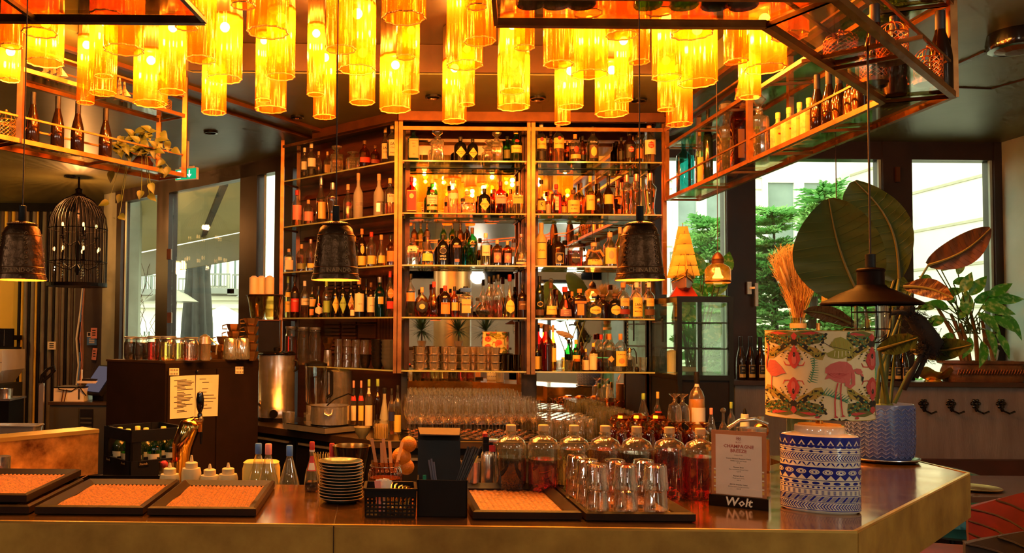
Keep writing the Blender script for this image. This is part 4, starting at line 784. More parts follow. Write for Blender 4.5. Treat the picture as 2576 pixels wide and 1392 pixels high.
put(B_, 1, [
 (1361, 453, 26, 'cone', 'clear', 'rust', .45, 'black', [(.12, .40, .9, 'yellow')], [('5', .26, .045, 'black')], 'conical plum liqueur bottle numbered five'),
 (1379, 482, 16, 'std', 'clear', 'gold', .5, 'dkred', [(.1, .45, 1.1, c_)], [], 'small bottle beside the conical one', .12),
 (1399, 464, 28, 'sq', 'pink', 'red', .66, 'red', [(.14, .58, .3, c_)], [('AN', .46, .012, 'black'), ('ZU', .36, .012, 'black'), ('SHU', .25, .012, 'black')], 'square rosy liqueur bottle with narrow cream label'),
 (1419, 492, 16, 'std', 'amber', 'amber', .5, 'black', [(.15, .45, 1.1, 'yellow')], [], 'small amber bottle with black cap', .11),
 (1442, 478, 34, 'squat', 'clear', 'orange', .55, 'brown', [(.08, .56, 1.0, 'yellow')], [('UMESHU', .36, .015, 'black'), ('KURO', .22, .015, 'black')], 'round shouldered plum wine jug with yellow label'),
 (1462, 460, 20, 'tall', 'yellow', 'yellow', .6, 'brown', [], [], 'slim yellow bottle behind', .13),
 (1485, 443, 24, 'tall', 'yellow', 'yellow', .6, 'yellow', [(.12, .50, 1.1, 'yellow')], [('yuzu', .38, .018, 'black')], 'tall yellow citrus liqueur bottle'),
 (1507, 462, 20, 'tall', 'brown', None, .5, 'black', [], [], 'slim brown unlabelled bottle'),
 (1531, 443, 24, 'tall', 'brown', None, .5, 'black', [(.28, .52, 1.1, 'yellow')], [], 'tall dark bottle with yellow label'),
 (1578, 440, 27, 'waist', 'clear', 'amber', .6, 'copper', [(.14, .56, .22, 'black'), (.30, .42, .5, 'black')], [], 'fluted elderflower liqueur bottle, left of three', .12),
 (1602, 438, 30, 'waist', 'clear', 'amber', .6, 'copper', [(.14, .56, .22, 'black'), (.30, .42, .5, 'black')], [], 'fluted elderflower liqueur bottle, middle of three'),
 (1637, 436, 31, 'waist', 'clear', 'amber', .6, 'copper', [(.14, .56, .22, 'black'), (.30, .42, .5, 'black')], [], 'fluted elderflower liqueur bottle, right of three')])
put(B_, 2, [
 (1361, 561, 30, 'wine', 'pot', None, .5, 'cork', [(.16, .54, .8, 'black'), (.175, .525, .75, 'yellow')], [('aFullo', .36, .018, 'dkred')], 'woven ochre pottery bottle'),
 (1382, 603, 24, 'squat', 'black', None, .5, 'black', [], [], 'black bottle behind, left of two', .16),
 (1393, 600, 24, 'squat', 'black', None, .5, 'black', [], [], 'black bottle behind, right of two', .12),
 (1405, 595, 34, 'squat', 'brown', None, .5, 'black', [(.08, .44, .6, 'gold'), (.10, .42, .52, 'black'), (.16, .36, .35, 'tan', 'oval')], [], 'dark rum bottle with framed portrait label', .06),
 (1447, 593, 40, 'flat', 'clear', 'red', .50, 'black', [(.10, .46, .5, 'black', 'oval')], [('Old Monk', .28, .013, 'white')], 'wide flask of dark red rum'),
 (1494, 611, 46, 'pear', 'clear', 'gold', .36, 'cork', [(.06, .28, .9, 'yellow')], [('PYRAT', .23, .017, 'brown')], 'squat rum bottle with orange ribbon'),
 (1535, 585, 34, 'std', 'clear', 'gold', .5, 'cork', [(.08, .54, .9, 'yellow'), (.20, .46, .4, 'tan', 'oval')], [], 'clear rum bottle with bearded figure label'),
 (1560, 572, 24, 'tall', 'yellow', 'yellow', .5, 'cork', [], [], 'yellow bottle mostly behind the bell pendant', .12)])
put(B_, 3, [
 (1357, 695, 23, 'wine', 'dkgreen', None, .5, 'black', [(.26, .40, .7, 'gold', 'oval'), (.28, .38, .55, 'black', 'oval'), (.06, .20, 1.1, 'brown')], [], 'dark green cognac bottle'),
 (1386, 712, 31, 'pear', 'clear', 'amber', .2, 'brown', [(.10, .34, 1.0, 'yellow')], [('Hennessy', .24, .0125, 'brown')], 'cognac bottle with glass ball stopper and yellow label'),
 (1401, 730, 20, 'pear', 'red', 'red', .4, 'brown', [], [], 'red bottle behind the cognac', .15),
 (1421, 722, 40, 'pear', 'brown', None, .5, 'red', [(.06, .28, .75, 'purple'), (.32, .58, .22, 'red')], [('Grand', .20, .010, 'cream'), ('Marnier', .14, .010, 'cream')], 'bulbous orange liqueur bottle with red ribbon'),
 (1439, 734, 22, 'squat', 'amber', 'amber', .5, 'orange', [], [], 'amber bottle with orange cap behind', .15),
 (1458, 727, 34, 'sq', 'brown', None, .5, 'orange', [(.10, .48, .45, 'orange'), (.50, .58, .75, 'orange')], [('COINTREAU', .54, .011, 'brown')], 'square brown bottle with orange label and cap'),
 (1495, 742, 41, 'squat', 'clear', 'yellow', .5, 'navy', [(.16, .52, .75, 'yellow', 'oval')], [('Don Julio', .35, .0135, 'brown')], 'squat pale tequila bottle with tan ball cap'),
 (1517, 745, 30, 'squat', 'brown', None, .5, 'brown', [], [], 'squat dark tequila bottle behind', .15),
 (1547, 742, 33, 'squat', 'black', None, .5, 'brown', [(.14, .56, .8, 'yellow', 'oval')], [('Don Julio', .36, .012, 'brown')], 'squat black tequila bottle with yellow oval label'),
 (1568, 711, 34, 'std', 'clear', 'rust', .5, 'orange', [(.34, .56, .7, 'gold'), (.12, .26, 1.0, 'dkred')], [('Jose', .51, .010, 'brown'), ('Cuervo', .46, .013, 'brown')], 'gold tequila bottle with orange cap'),
 (1602, 711, 31, 'std', 'clear', 'clear', .5, 'white', [(.06, .58, .85, 'yellow')], [('SAN', .38, .025, 'black'), ('COSME', .30, .015, 'black'), ('MEZCAL', .20, .013, 'black')], 'clear mezcal bottle with yellow lettered label'),
 (1633, 711, 29, 'std', 'clear', 'gold', .5, 'white', [(.34, .56, .7, 'gold'), (.10, .26, 1.0, 'brown')], [('Jose', .51, .009, 'brown'), ('Cuervo', .46, .012, 'brown')], 'pale tequila bottle with white cap')])
put(B_, 4, [
 (1351, 860, 14, 'std', 'black', None, .5, 'black', [(.06, .5, 1.1, 'yellow')], [], 'slim black bottle with yellow label'),
 (1374, 816, 33, 'wine', 'red', 'red', .55, 'brown', [], [], 'bright red aperitif bottle'),
 (1391, 818, 17, 'tall', 'yellow', 'gold', .6, 'cork', [(.2, .5, 1, 'yellow')], [], 'slim golden bottle beside the red one'),
 (1449, 855, 22, 'std', 'green', 'green', .5, 'yellow', [(.3, .5, 1, 'yellow')], [], 'small green bottle with yellow cap', .12),
 (1474, 878, 15, 'std', 'amber', 'dark', .5, 'yellow', [(.05, .5, 1.2, c_)], [], 'tiny bitters bottle with yellow cap'),
 (1493, 863, 21, 'std', 'amber', 'dark', .5, 'yellow', [(.05, .62, 1.5, c_)], [], 'bitters bottle wrapped in cream paper'),
 (1508, 899, 15, 'jar', 'red', 'red', .6, 'teal', [], [], 'small red jar with teal lid', .04),
 (1524, 899, 15, 'jar', 'clear', 'dark', .6, 'teal', [], [], 'small dark jar with teal lid', .04),
 (1512, 842, 22, 'std', 'clear', 'dark', .5, 'red', [(.1, .5, 1.1, 'black')], [], 'black-labelled bottle with red cap, left', .15),
 (1533, 840, 32, 'squat', 'clear', 'gold', .5, 'orange', [(.14, .54, 1.0, 'black'), (.24, .42, .5, 'gold', 'diamond')], [], 'black-labelled bottle with orange cap', .08),
 (1561, 840, 30, 'squat', 'clear', 'clear', .4, 'orange', [(.14, .54, 1.0, 'yellow'), (.2, .36, .5, 'orange', 'oval')], [('KUMQUAT', .45, .011, 'brown')], 'gin bottle with illustrated yellow label')])
# brush strokes on the hexagonal gin label, stoppers, ribbons, caps of odd shape
def near(desc):
    for o in bpy.data.objects:
        if o.type == 'EMPTY' and o.get('label', '').startswith(desc): return o
o = near('hexagonal clear'); k = K(SD); b = MB()
for (x0, z0, x1, z1, w) in ((-4, 41, -1, 37, 2.4), (-8, 33, 9, 34, 1.6), (-1, 28, -6, 21, 2.2), (4, 28, 8, 21, 2.4)): b.bar((x0*k, -17*k, z0*k), (x1*k, -17*k, z1*k), .002, w*k)
b.obj('lettering', 'ink', o)
o = near('cognac bottle with glass'); MB().ball((0, 0, 96*k), 6.5*k, 12, 8).obj('stopper', 'bottle_clear', o, 1)
for d_, c in (('squat pale tequila', 'tan'), ('squat black tequila', 'brown'), ('squat dark tequila', 'brown')): o = near(d_); MB().ball((0, 0, 59*k), 8*k, 12, 8, (1, 1, .75)).obj('ball_cap', 'c_'+c, o, 1)
o = near('square liqueur bottle'); MB().box((0, 0, 70*k), (27*k, 14*k, 10*k)).obj('flat_cap', 'black_gloss', o)
o = near('squat rum bottle with orange'); b = MB(); b.tube([(0, -6*k, 38*k), (-14*k, -10*k, 42*k), (-20*k, -12*k, 28*k), (-17*k, -12*k, 24*k)], 3*k, 5); b.tube([(0, -6*k, 38*k), (14*k, -10*k, 41*k), (22*k, -12*k, 26*k)], 3*k, 5); b.obj('ribbon', 'c_orange', o, 1)
# ---- other things on the lowest shelves
thin('tumbler_glass', (.97, .96, .92), gloss=.9, rough=.05, blend=.42, diff=.05, dc=(1, .95, .8)); pm('bowl_black', (.012, .009, .008), .25, spec=.6); pm('bowl_grey', (.09, .085, .075), .35)
def tumbler_mesh(r, h, flip=False, rib=16):
    b = MB(); n = 32
    def rg(q, z): return [(q*(1+.02*cos(rib*a))*cos(a), q*(1+.02*cos(rib*a))*sin(a), z) for a in [2*pi*j/n for j in range(n)]]
    pr = [(.80, .02), (.80, .0), (.84, .012), (.97, .85), (1, 1), (.94, 1), (.90, .85), (.78, .12), (.1, .11)]
    if flip: pr = [(q, 1-z) for q, z in pr]
    return b.loft([rg(q*r, z*h) for q, z in pr], cap=True)
def jar(x, yt, w, row, label, liq=None):
    p = wing(x, .08); p.z = SZ[row]; h = P(x, yt, p.y).z-p.z; r = bottle('clip_jar', label, 'jar', p, h, w*K(p.y), 'jar', 'clear', liq, .72, 'silver', (), (), 0, 'clip-top jars')
    MB().tube([(w*K(p.y)*.45*cos(a), w*K(p.y)*.45*sin(a), h*.9) for a in [2*pi*j/20 for j in range(21)]], .002, 5, False).obj('wire_clip', 'chrome', r, 1)
jar(733, 821, 30, 4, 'left tall clip-top jar on lowest left wing shelf', 'red'); jar(764, 823, 30, 4, 'middle tall clip-top jar on lowest left wing shelf'); jar(794, 824, 31, 4, 'right tall clip-top jar on lowest left wing shelf')
proto = None
for ci, x in enumerate((853, 875, 897, 919)):
    p = wing(x, .07); k = K(p.y); hh = 17.5*k
    for lv in range(4):
        q = Vector((p.x, p.y, SZ[4]+lv*hh)); lab = 'small upturned tumbler, %s from below in the %s tumbler stack beside the bowls' % (ORD[lv], ORD[ci])
        if proto is None: proto = tag(tumbler_mesh(11*k, hh*.98, True).obj('tumbler', 'tumbler_glass', None, 1, q), lab, 'glass', 'stacked tumblers on the left wing shelf')
        else: dup(proto, q, R.uniform(0, 1), lab)
def bowl_mesh(r, h): return MB().lathe([(r*.45, 0), (r*.5, 0), (r*.8, h*.35), (r, h), (r*.95, h), (r*.74, h*.38), (r*.3, h*.2)], 24)
for ci, (x, n, r_, m) in enumerate(((920, 2, 15, 'bowl_black'), (951, 6, 17, 'bowl_black'), (979, 6, 20, 'bowl_grey'))):
    p = wing(x, .06); k = K(p.y); pr_ = None
    for lv in range(n):
        q = Vector((p.x, p.y, SZ[4]+lv*10*k*(1 if lv else 1))); lab = '%s bowl, %s from below in the %s bowl stack' % (('black', 'black', 'grey')[ci], ORD[lv], ('short black', 'tall black', 'tall grey')[ci])
        if pr_ is None: pr_ = tag(bowl_mesh(r_*k, 24*k).obj('bowl', m, None, 1, q), lab, 'bowl', 'bowls on the left wing shelf')
        else: dup(pr_, q, 0, lab)
p = wing(826, .08); k = K(p.y); p.z = SZ[4]; r = T('steel_jug', 'small steel jug holding a folded metal cup on lowest left wing shelf', 'jug', p); MB().lathe([(11*k, 0), (12*k, 2*k), (9*k, 40*k), (8.6*k, 40*k), (11*k, 3*k)], 20).obj('body', 'steel', r, 1); MB().lathe([(6*k, 41*k), (14*k, 58*k), (17*k, 72*k), (16*k, 72*k), (6*k, 45*k)], 6).obj('cup', 'brass', r)
# phin coffee filters in three-high stacks
pm('phin_metal', (.80, .66, .50), .22, .84, c2=(.70, .55, .40), scale=5); proto = None; k = K(SD+.05)
for ci, (x, bk) in enumerate(((1057, .05), (1092, .05), (1122, .12), (1138, .05), (1171, .05), (1190, .13), (1211, .05), (1246, .05), (1228, .13))):
    for lv in range(3):
        q = P(x, 836, SD+bk); q.z = SZ[4]+lv*19.5*k; lab = 'brass-coloured coffee filter cup, %s from below in the %s filter stack from left' % (ORD[lv], ORD[sorted((1057, 1092, 1122, 1138, 1171, 1190, 1211, 1246, 1228)).index(x)])
        if proto is None:
            proto = T('coffee_filter', lab, 'coffee filter', q, 0, 'stacked coffee filters on the lowest shelf')
            MB().lathe([(10.5*k, 1.2*k), (13*k, 19*k), (12.4*k, 19*k), (9.8*k, 2*k)], 22).obj('cup', 'phin_metal', proto, 1); MB().lathe([(15.5*k, 0), (16*k, .8*k), (10*k, 1.4*k)], 22).obj('flange', 'phin_metal', proto, 1)
        else: dup(proto, q, 0, lab)
thin('smoke_glass', (.30, .12, .05), gloss=.8, rough=.05, blend=.4); proto = None
for i, (x, bk) in enumerate(((1272, .05), (1299, .05), (1285, .14))):
    q = P(x, 836, SD+bk); q.z = SZ[4]; lab = 'dark ribbed tumbler at right end of lowest middle shelf, '+('left', 'right', 'rear')[i]
    if proto is None: proto = tag(tumbler_mesh(13*k, 40*k, False, 12).obj('tumbler', 'smoke_glass', None, 1, q), lab, 'glass', 'dark tumblers on the lowest shelf')
    else: dup(proto, q, 0, lab)
q = P(1420, 836, SD+.07); q.z = SZ[4]; tag(tumbler_mesh(24*k, 27*k, False, 16).obj('glass_dish', 'tumbler_glass', None, 1, q), 'wide ribbed glass dish beside the red aperitif bottle', 'dish')
q = P(1455, 836, SD+.04); q.z = SZ[4]; tag(tumbler_mesh(12*k, 31*k, False, 8).obj('tumbler', thin('yellow_glass', (.95, .72, .3), .7), None, 1, q), 'yellowish tumbler in front of the small green bottle', 'glass')
for i, x in enumerate((1603, 1618)):
    q = P(x, 836, SD+.08); q.z = SZ[4]; tag(tumbler_mesh(10*k, 36*k, False, 6).obj('tumbler', 'tumbler_glass', None, 1, q), ('left', 'right')[i]+' clear goblet at right end of lowest right bay shelf', 'glass')
q = P(1584, 836, SD+.04); q.z = SZ[4]; r = T('perfume_atomizer', 'glass atomizer with black squeeze bulb on lowest right bay shelf', 'atomizer', q)
MB().lathe([(8*k, 0), (9*k, 3*k), (9*k, 34*k), (4*k, 44*k), (3*k, 50*k)], 18).obj('flask', 'bottle_clear', r, 1); MB().lathe([(7*k, 2*k), (8*k, 30*k)], 16).obj('liquid', 'liquid_dark', r, 1); MB().lathe([(4*k, 48*k), (4*k, 56*k), (2*k, 60*k)], 12).obj('nozzle', 'brass', r, 1)
MB().tube([(2*k, 0, 54*k), (10*k, 0, 58*k), (15*k, -3*k, 48*k), (16*k, -6*k, 20*k)], 1.3*k, 6).obj('hose', 'black', r, 1); MB().ball((16*k, -6*k, 5*k), 5.5*k, 12, 8, (1, 1, 1.6)).obj('bulb', 'black', r, 1)
# ================================================================ things standing on the hanging racks
def lrack(px, off=.1):
    k = (px-PPX)/F; q = LP0+LN*off; s = -(q.x-k*q.y)/(LD.x-k*LD.y); return q+LD*s
def on_left(px, yt, w, shape, gl, liq, cap, labs, label, z=RZ+.012, off=.1, name='wine_bottle', cat='bottle', group=None):
    p = lrack(px, off); h = P(px, yt, p.y).z-z; p.z = z
    return bottle(name, label, cat, p, h, w*K(p.y), shape, gl, liq, .6, cap, labs, (), 0, group)
for x, y, d in ((72, 232, 'first'), (135, 242, 'second'), (186, 255, 'third'), (257, 273, 'last')):
    on_left(x, y, 33, 'flute', 'brown', None, 'black', [], d+' brown wine bottle from the left on the left rack', group='wine bottles on the left rack')
def ornate(root, r, h, m, nrib=14, dome=True):
    """openwork lantern jar: ribs, rings and scroll mesh"""
    b = MB()
    for j in range(nrib):
        a = 2*pi*j/nrib; a2 = 2*pi*(j+1)/nrib
        for i in range(5):
            z0, z1 = h*.62*i/5+.004, h*.62*(i+1)/5+.004; b.tube([(r*cos(a), r*sin(a), z0), (r*cos((a+a2)/2), r*sin((a+a2)/2), (z0+z1)/2), (r*cos(a2), r*sin(a2), z1)], r*.028, 4); b.tube([(r*cos(a2), r*sin(a2), z0), (r*cos((a+a2)/2), r*sin((a+a2)/2), (z0+z1)/2), (r*cos(a), r*sin(a), z1)], r*.028, 4)
    b.obj('openwork', m, root, 1)
    MB().lathe([(r*.96, 0), (r*1.04, 0), (r*1.04, h*.10), (r*.98, h*.11)], 24).obj('base', m, root, 1)
    MB().tube([(r*1.0*cos(a), r*sin(a), h*.64) for a in [2*pi*j/24 for j in range(25)]], r*.05, 5, False).obj('rim', m, root, 1)
    if dome:
        for j in range(10):
            a = 2*pi*j/10; MB().tube([(r*cos(a)*cos(t), r*sin(a)*cos(t), h*.64+h*.28*sin(t)) for t in (0, .4, .8, 1.2, 1.55)], r*.03, 4).obj('dome_wire', m, root, 1)
        MB().ball((0, 0, h*.96), r*.14, 8, 6).obj('finial', m, root, 1)
pm('lantern_copper', (.72, .26, .07), .3, .9, c2=(.55, .16, .05)); pm('lantern_gold', (.80, .48, .10), .3, .9)
p = lrack(4, .1); p.z = RZ+.012; r = T('openwork_lantern', 'gold openwork lantern at the left end of the left rack', 'lantern', p); ornate(r, .045, .15, 'lantern_gold')
p = lrack(398, .1); p.z = RU+.012; r = T('openwork_lantern', 'gold openwork lantern on the upper shelf of the left rack', 'lantern', p); ornate(r, .055, .11, 'lantern_gold', dome=False)
pm('ship_red', (.35, .03, .02), .4); pm('ship_wood', (.30, .13, .04), .45, c2=(.18, .07, .02)); pm('sail', (.80, .66, .38), .7, c2=(.70, .55, .28)); pm('sail_gold', (.85, .55, .10), .7, c2=(.75, .45, .07)); pm('rope', (.10, .05, .02), .7)
def ship(label, loc, L_, rz, hull='ship_red', sailm='sail', stand=True, tall=1.0):
    r = T('model_ship', label, 'model ship', loc, rz); s = L_
    rings = []
    for t in [i/10 for i in range(11)]:
        w = .13*s*math.sin(pi*min(1, .12+t*.93))**.6*(1-.35*t) if t < 1 else .006*s; x = (t-.5)*s*.72; sheer = .05*s*(2*t-1)**2; rings.append([(x, -w, .17*s+sheer), (x, -w*.9, .10*s), (x, -w*.3, .055*s+.05*s*t**3), (x, w*.3, .055*s+.05*s*t**3), (x, w*.9, .10*s), (x, w, .17*s+sheer)])
    MB().loft(rings).obj('hull', hull, r, 1)
    b = MB(); 
    for sd in (-1, 1): b.tube([(R_[2][0] if 0 else q[0 if sd < 0 else 5][0], q[0 if sd < 0 else 5][1], q[0][2]+.008*s) for R_ in [0] for q in rings], .006*s, 4)
    b.obj('gunwale', 'ship_wood', r, 1)
    MB().tube([(.33*s, 0, .2*s), (.55*s, 0, .29*s)], [.009*s, .003*s], 5).obj('bowsprit', 'ship_wood', r)
    for mi, x in enumerate((-.22, .02, .22)):
        H = (.62, .74, .62)[mi]*s*tall; m = MB().tube([(x*s, 0, .12*s), (x*s, 0, .17*s+H)], [.009*s, .004*s], 6).obj('mast', 'ship_wood', r)
        for k in range(4):
            z0, z1 = .17*s+H*(.12+.21*k), .17*s+H*(.31+.21*k); w0, w1 = .16*s*(1-.17*k), .16*s*(1-.17*(k+1)); rows = []
            for i in range(4):
                t = i/3; w = w0+(w1-w0)*t; bul = .035*s*math.sin(pi*t); rows.append([(x*s+.02*s+bul*(1-(2*j/6-1)**2), w*(2*j/6-1), z0+(z1-z0)*t) for j in range(7)])
            bb = MB().loft(rows, cap=False, closed=False); MB.obj(bb, 'sail', sailm, m, 1); MB().tube([(x*s+.01*s, -w1*1.08, z1), (x*s+.01*s, w1*1.08, z1)], .004*s, 4).obj('yard', 'ship_wood', m)
        for sg in (-1, 1):
            for dx in (-.06, 0, .06): MB().tube([(x*s, 0, .17*s+H*.85), ((x+dx)*s, sg*.10*s, .18*s)], .0022*s, 3).obj('shroud', 'rope', m)
    b = MB(); b.add([(.25*s, -.002, .55*s*tall), (.52*s, -.002, .29*s), (.28*s, -.002, .25*s), (.25*s, .002, .55*s*tall), (.52*s, .002, .29*s), (.28*s, .002, .25*s)], [(0, 1, 2), (5, 4, 3), (0, 3, 4, 1), (1, 4, 5, 2), (2, 5, 3, 0)]); b.obj('jib', sailm, r)
    if stand:
        for x in (-.15, .15): MB().b2(x*s-.012*s, x*s+.012*s, -.07*s, .07*s, 0, .085*s).obj('cradle', 'ship_wood', r)
    return r
p = lrack(118, .1); ship('small red-hulled model ship on the left rack upper shelf', (p.x, p.y, RU+.012), .17, .9)
p = lrack(288, .1); ship('small model ship half hidden behind the amber tubes, left rack', (p.x, p.y, RU+.012), .15, .9)
# trailing plant in a dark pot
pm('leaf_pothos', (.08, .10, .016), .4, c2=(.045, .055, .010), scale=10); pm('stem_green', (.12, .17, .04), .5); pm('pot_dark', (.05, .016, .010), .3)
def leafblade(b, base, d, n, L_, w, cup=.25, droop=.3, seg=6, heart=False):
    """leaf blade: base point, direction, face normal, length and half width"""
    base, d, n = Vector(base), Vector(d).normalized(), Vector(n); s = d.cross(n)
    if s.length < 1e-4: s = d.orthogonal()
    s.normalize(); n = s.cross(d).normalized(); rows = []
    for i in range(seg+1):
        t = i/seg; ww = w*(math.sin(pi*min(1, (t*.94+.06))**(.62 if heart else .85))+.02); c = base+d*L_*t-n*droop*L_*t*t
        rows.append([c-s*ww+n*cup*ww, c-s*ww*.5+n*cup*ww*.35, c, c+s*ww*.5+n*cup*ww*.35, c+s*ww+n*cup*ww])
    b.loft(rows, cap=False, closed=False); return b
p = lrack(352, .1); p.z = RZ+.012; r = T('trailing_pothos', 'trailing pothos in a dark pot on the right end of left rack', 'potted plant', p); k = K(p.y)
MB().lathe([(16*k, 0), (24*k, 3*k), (28*k, 14*k), (20*k, 25*k), (17*k, 30*k), (14*k, 29*k)], 24).obj('pot', 'pot_dark', r, 1)
rr = random.Random(5)
for i, (dx, dz) in enumerate(((-68, -40), (-60, 20), (-40, 45), (-20, 60), (0, 62), (22, 58), (45, 44), (66, 40), (80, 20), (40, -25), (10, -90), (22, -95), (-50, -95), (-72, -118), (-45, -150), (30, -70), (60, -10), (-10, 50), (10, 34), (35, 20), (-35, 25), (70, -25), (52, 62), (-30, 8))):
    tip = Vector((dx*k, -rr.uniform(.02, .10), (dz+28)*k)); mid = Vector((dx*.55*k, -.06, max(dz+28, 40)*k if dz > -40 else 38*k)); MB().tube([(0, 0, 25*k), mid, tip], .0018, 4).obj('stem', 'stem_green', r)
    a = rr.uniform(0, 6.28); d = Vector((cos(a)*.8, -.5, -abs(sin(a))-.2)); leafblade(MB(), mid+Vector((rr.uniform(-.03, .03), -.02, 0)), (sin(a), -.4, .3*cos(a)), (0, -1, .5), 26*k, 9*k, .2, .3, 5, True).obj('leaf', 'leaf_pothos', r, 1); leafblade(MB(), tip, d, (0, -1, .35), 27*k*rr.uniform(.8, 1.15), 9.5*k, .2, .25, 6, True).obj('leaf', 'leaf_pothos', r, 1)
# right rack
def on_right(px, yt, w, shape, gl, liq, cap, labs, txt, label, z=RZ+.012, name='bottle', group=None, X=1.99):
    D = X*F/(px-PPX); p = Vector((X, D, z)); h = P(px, yt, D).z-z; return bottle(name, label, 'bottle', p, h, w*K(D), shape, gl, liq, .6, cap, labs, txt, 0, group)
on_right(1722, 342, 34, 'sq', 'teal', 'teal', 'black', [], [], 'squat teal bottle at far end of the right rack'); on_right(1740, 325, 18, 'std', 'blue', 'teal', 'black', [], [], 'slim teal bottle at far end of the right rack', X=2.04)
on_right(1763, 318, 22, 'tall', 'clear', 'yellow', 'yellow', [(.1, .5, .9, 'yellow')], [], 'clear bottle with yellow label at far end of right rack'); on_right(1784, 275, 24, 'std', 'dkgreen', None, 'black', [], [], 'dark green black-capped bottle at far end of right rack')
D = 1.99*F/(1830-PPX); 
def dec(px, yt, w, label, X=1.99, z=RZ+.012, shape='decanter'): D = X*F/(px-PPX); bottle('decanter', label, 'decanter', (X, D, z), P(px, yt, D).z-z, w*K(D), shape, 'clear', 'gold', .5, None)
dec(1832, 256, 44, 'cut-crystal decanter beside the red bottle on the right rack'); dec(1914, 236, 40, 'lidless patterned crystal decanter before the white bottles, right rack')
on_right(1862, 222, 38, 'sq', 'red', 'dark', 'red', [(.16, .5, .4, 'brown')], [], 'dark red square bottle with red cap on the right rack')
for x, y, w, d in ((1962, 284, 34, 'first'), (1990, 271, 35, 'second'), (2017, 258, 36, 'third'), (2041, 247, 38, 'last')):
    on_right(x, y, w, 'sq', 'pot', None, 'yellow', [(.06, .58, .75, 'yellow'), (.46, .50, .35, 'red')], [], d+' cream stoneware bottle from the left on the right rack', group='stoneware bottles on the right rack')
for x, y, w, d in ((2062, 188, 36, 'first'), (2092, 176, 38, 'second'), (2118, 178, 40, 'third'), (2150, 165, 42, 'fourth'), (2170, 150, 44, 'fifth')):
    on_right(x, y, w, 'flute', 'brown', None, 'black', [], [], d+' brown wine bottle after the stoneware on the right rack', name='wine_bottle', group='wine bottles on the right rack')
def on45(s, z, off=.5): p = Vector((*RI[1], 0)).lerp(Vector((*RI[2], 0)), s); q = Vector((*RO[1], 0)).lerp(Vector((*RO[2], 0)), s); v = p.lerp(q, off); v.z = z; return v
for i, (x, y, r_, h_, lb) in enumerate(((1.679, 2.82, .046, .145, 'copper openwork lantern tallest in the angled part of right rack'), (1.948, 3.06, .045, .14, 'copper openwork lantern at the outer corner of the right rack'), (1.75, 3.05, .045, .13, 'copper openwork lantern below the tallest one, right rack'), (1.50, 2.80, .05, .10, 'copper openwork lantern beside the dark model boat, right rack'))):
    p = Vector((x, y, RZ+.012)); r = T('openwork_lantern', lb, 'lantern', p); ornate(r, r_, h_, 'lantern_copper')
for i, (s, off) in enumerate(((.84, .12), (.99, .2), (.99, .85))): bottle('wine_bottle', ('brown wine bottle between the copper lanterns, right rack', 'brown wine bottle at the bend of the right rack, inner', 'brown wine bottle at the bend of the right rack, outer')[i], 'bottle', on45(s, RZ+.012, off), .30, .078, 'flute', 'brown', None, .5, 'black', (), (), 0, 'wine bottles on the right rack')
p = on45(.28, RU+.012); ship('dark-hulled model boat on the upper shelf of the right rack', p, .26, .8, hull='black_gloss', sailm='sail_gold')
p = Vector((1.99, 4.7, RU+.012)); ship('golden model ship on the far upper shelf of the right rack', p, .26, 1.3, hull='ship_wood', sailm='sail_gold')
pm('moss', (.06, .26, .03), .7, c2=(.15, .42, .08), scale=25)
for lb, p in (('green moss bundle on the right rack beneath the brown bottles', Vector((1.99, 3.35, RZ+.014))), ('green moss bundle on the upper shelf at the rack corner', Vector((1.99, 3.3, RU+.014)))):
    r = T('moss_bundle', lb, 'plant', p); b = MB()
    for i in range(420): v = Vector((R.gauss(0, .025), R.gauss(0, .05), abs(R.gauss(0, .03)))); leafblade(b, v, (R.uniform(-1, 1), R.uniform(-1, 1), R.uniform(0, 1)), (0, -.3, 1), .022, .006, .1, .3, 2)
    b.obj('fronds', 'moss', r, kind='stuff'); MB().lathe([(.05, 0), (.06, .004), (.03, .006)], 12).obj('base', 'stem_green', r)
for i, (px, gl) in enumerate(((1332, 'brown'), (1398, 'dkgreen'), (1462, 'brown'), (1630, 'green'), (1722, 'green'), (1802, 'brown'), (1872, 'brown'))):
    X = (px-PPX)/F*2.36; bottle('wine_bottle', '%s wine bottle above the bar front, %s from left on the right rack' % ({'brown': 'brown', 'dkgreen': 'dark green', 'green': 'bright green'}[gl], ORD[i]), 'bottle', (X, 2.35, RZ+.012), .30, .080, 'wine', gl, None, .5, 'black', (), (), 0, 'wine bottles on the right rack front')
on_r = on45(.97, RU+.012, .75); bottle('bottle', 'black bottle with pale letters on the upper shelf at rack corner', 'bottle', on_r, .24, .075, 'std', 'black', None, .5, 'black', [(.1, .5, 1, 'black')], [('BLISS', .2, .02, 'white')])
# cable knot of the amber pendant on the rack rail
# ================================================================ exit sign under the ceiling
p = P(470, 439, 6.6); r = T('exit_sign', 'green emergency exit sign with white arrow by the left glazing', 'sign', p, -.5)
MB().b2(-.105, .105, -.012, .012, -.045, .045).obj('housing', 'white', r); MB().b2(-.10, .10, -.0135, -.012, -.040, .040).obj('panel', emat('exit_green', (.01, .42, .16), 1.2), r)
b = MB(); b.b2(.03, .042, -.015, -.0136, -.005, .03); b.add([(.012, -.0145, -.002), (.060, -.0145, -.002), (.036, -.0145, -.030)], [(0, 1, 2)]); b.b2(-.08, -.045, -.015, -.0136, -.03, .03); b.obj('pictogram', emat('exit_white', (.9, 1, .9), 1.2), r)
b = MB(); b.b2(-.07, .07, -.006, .006, .045, .06); b.bar((0, 0, .05), (0, 0, CZ-p.z), .02); b.obj('bracket', 'white', r)
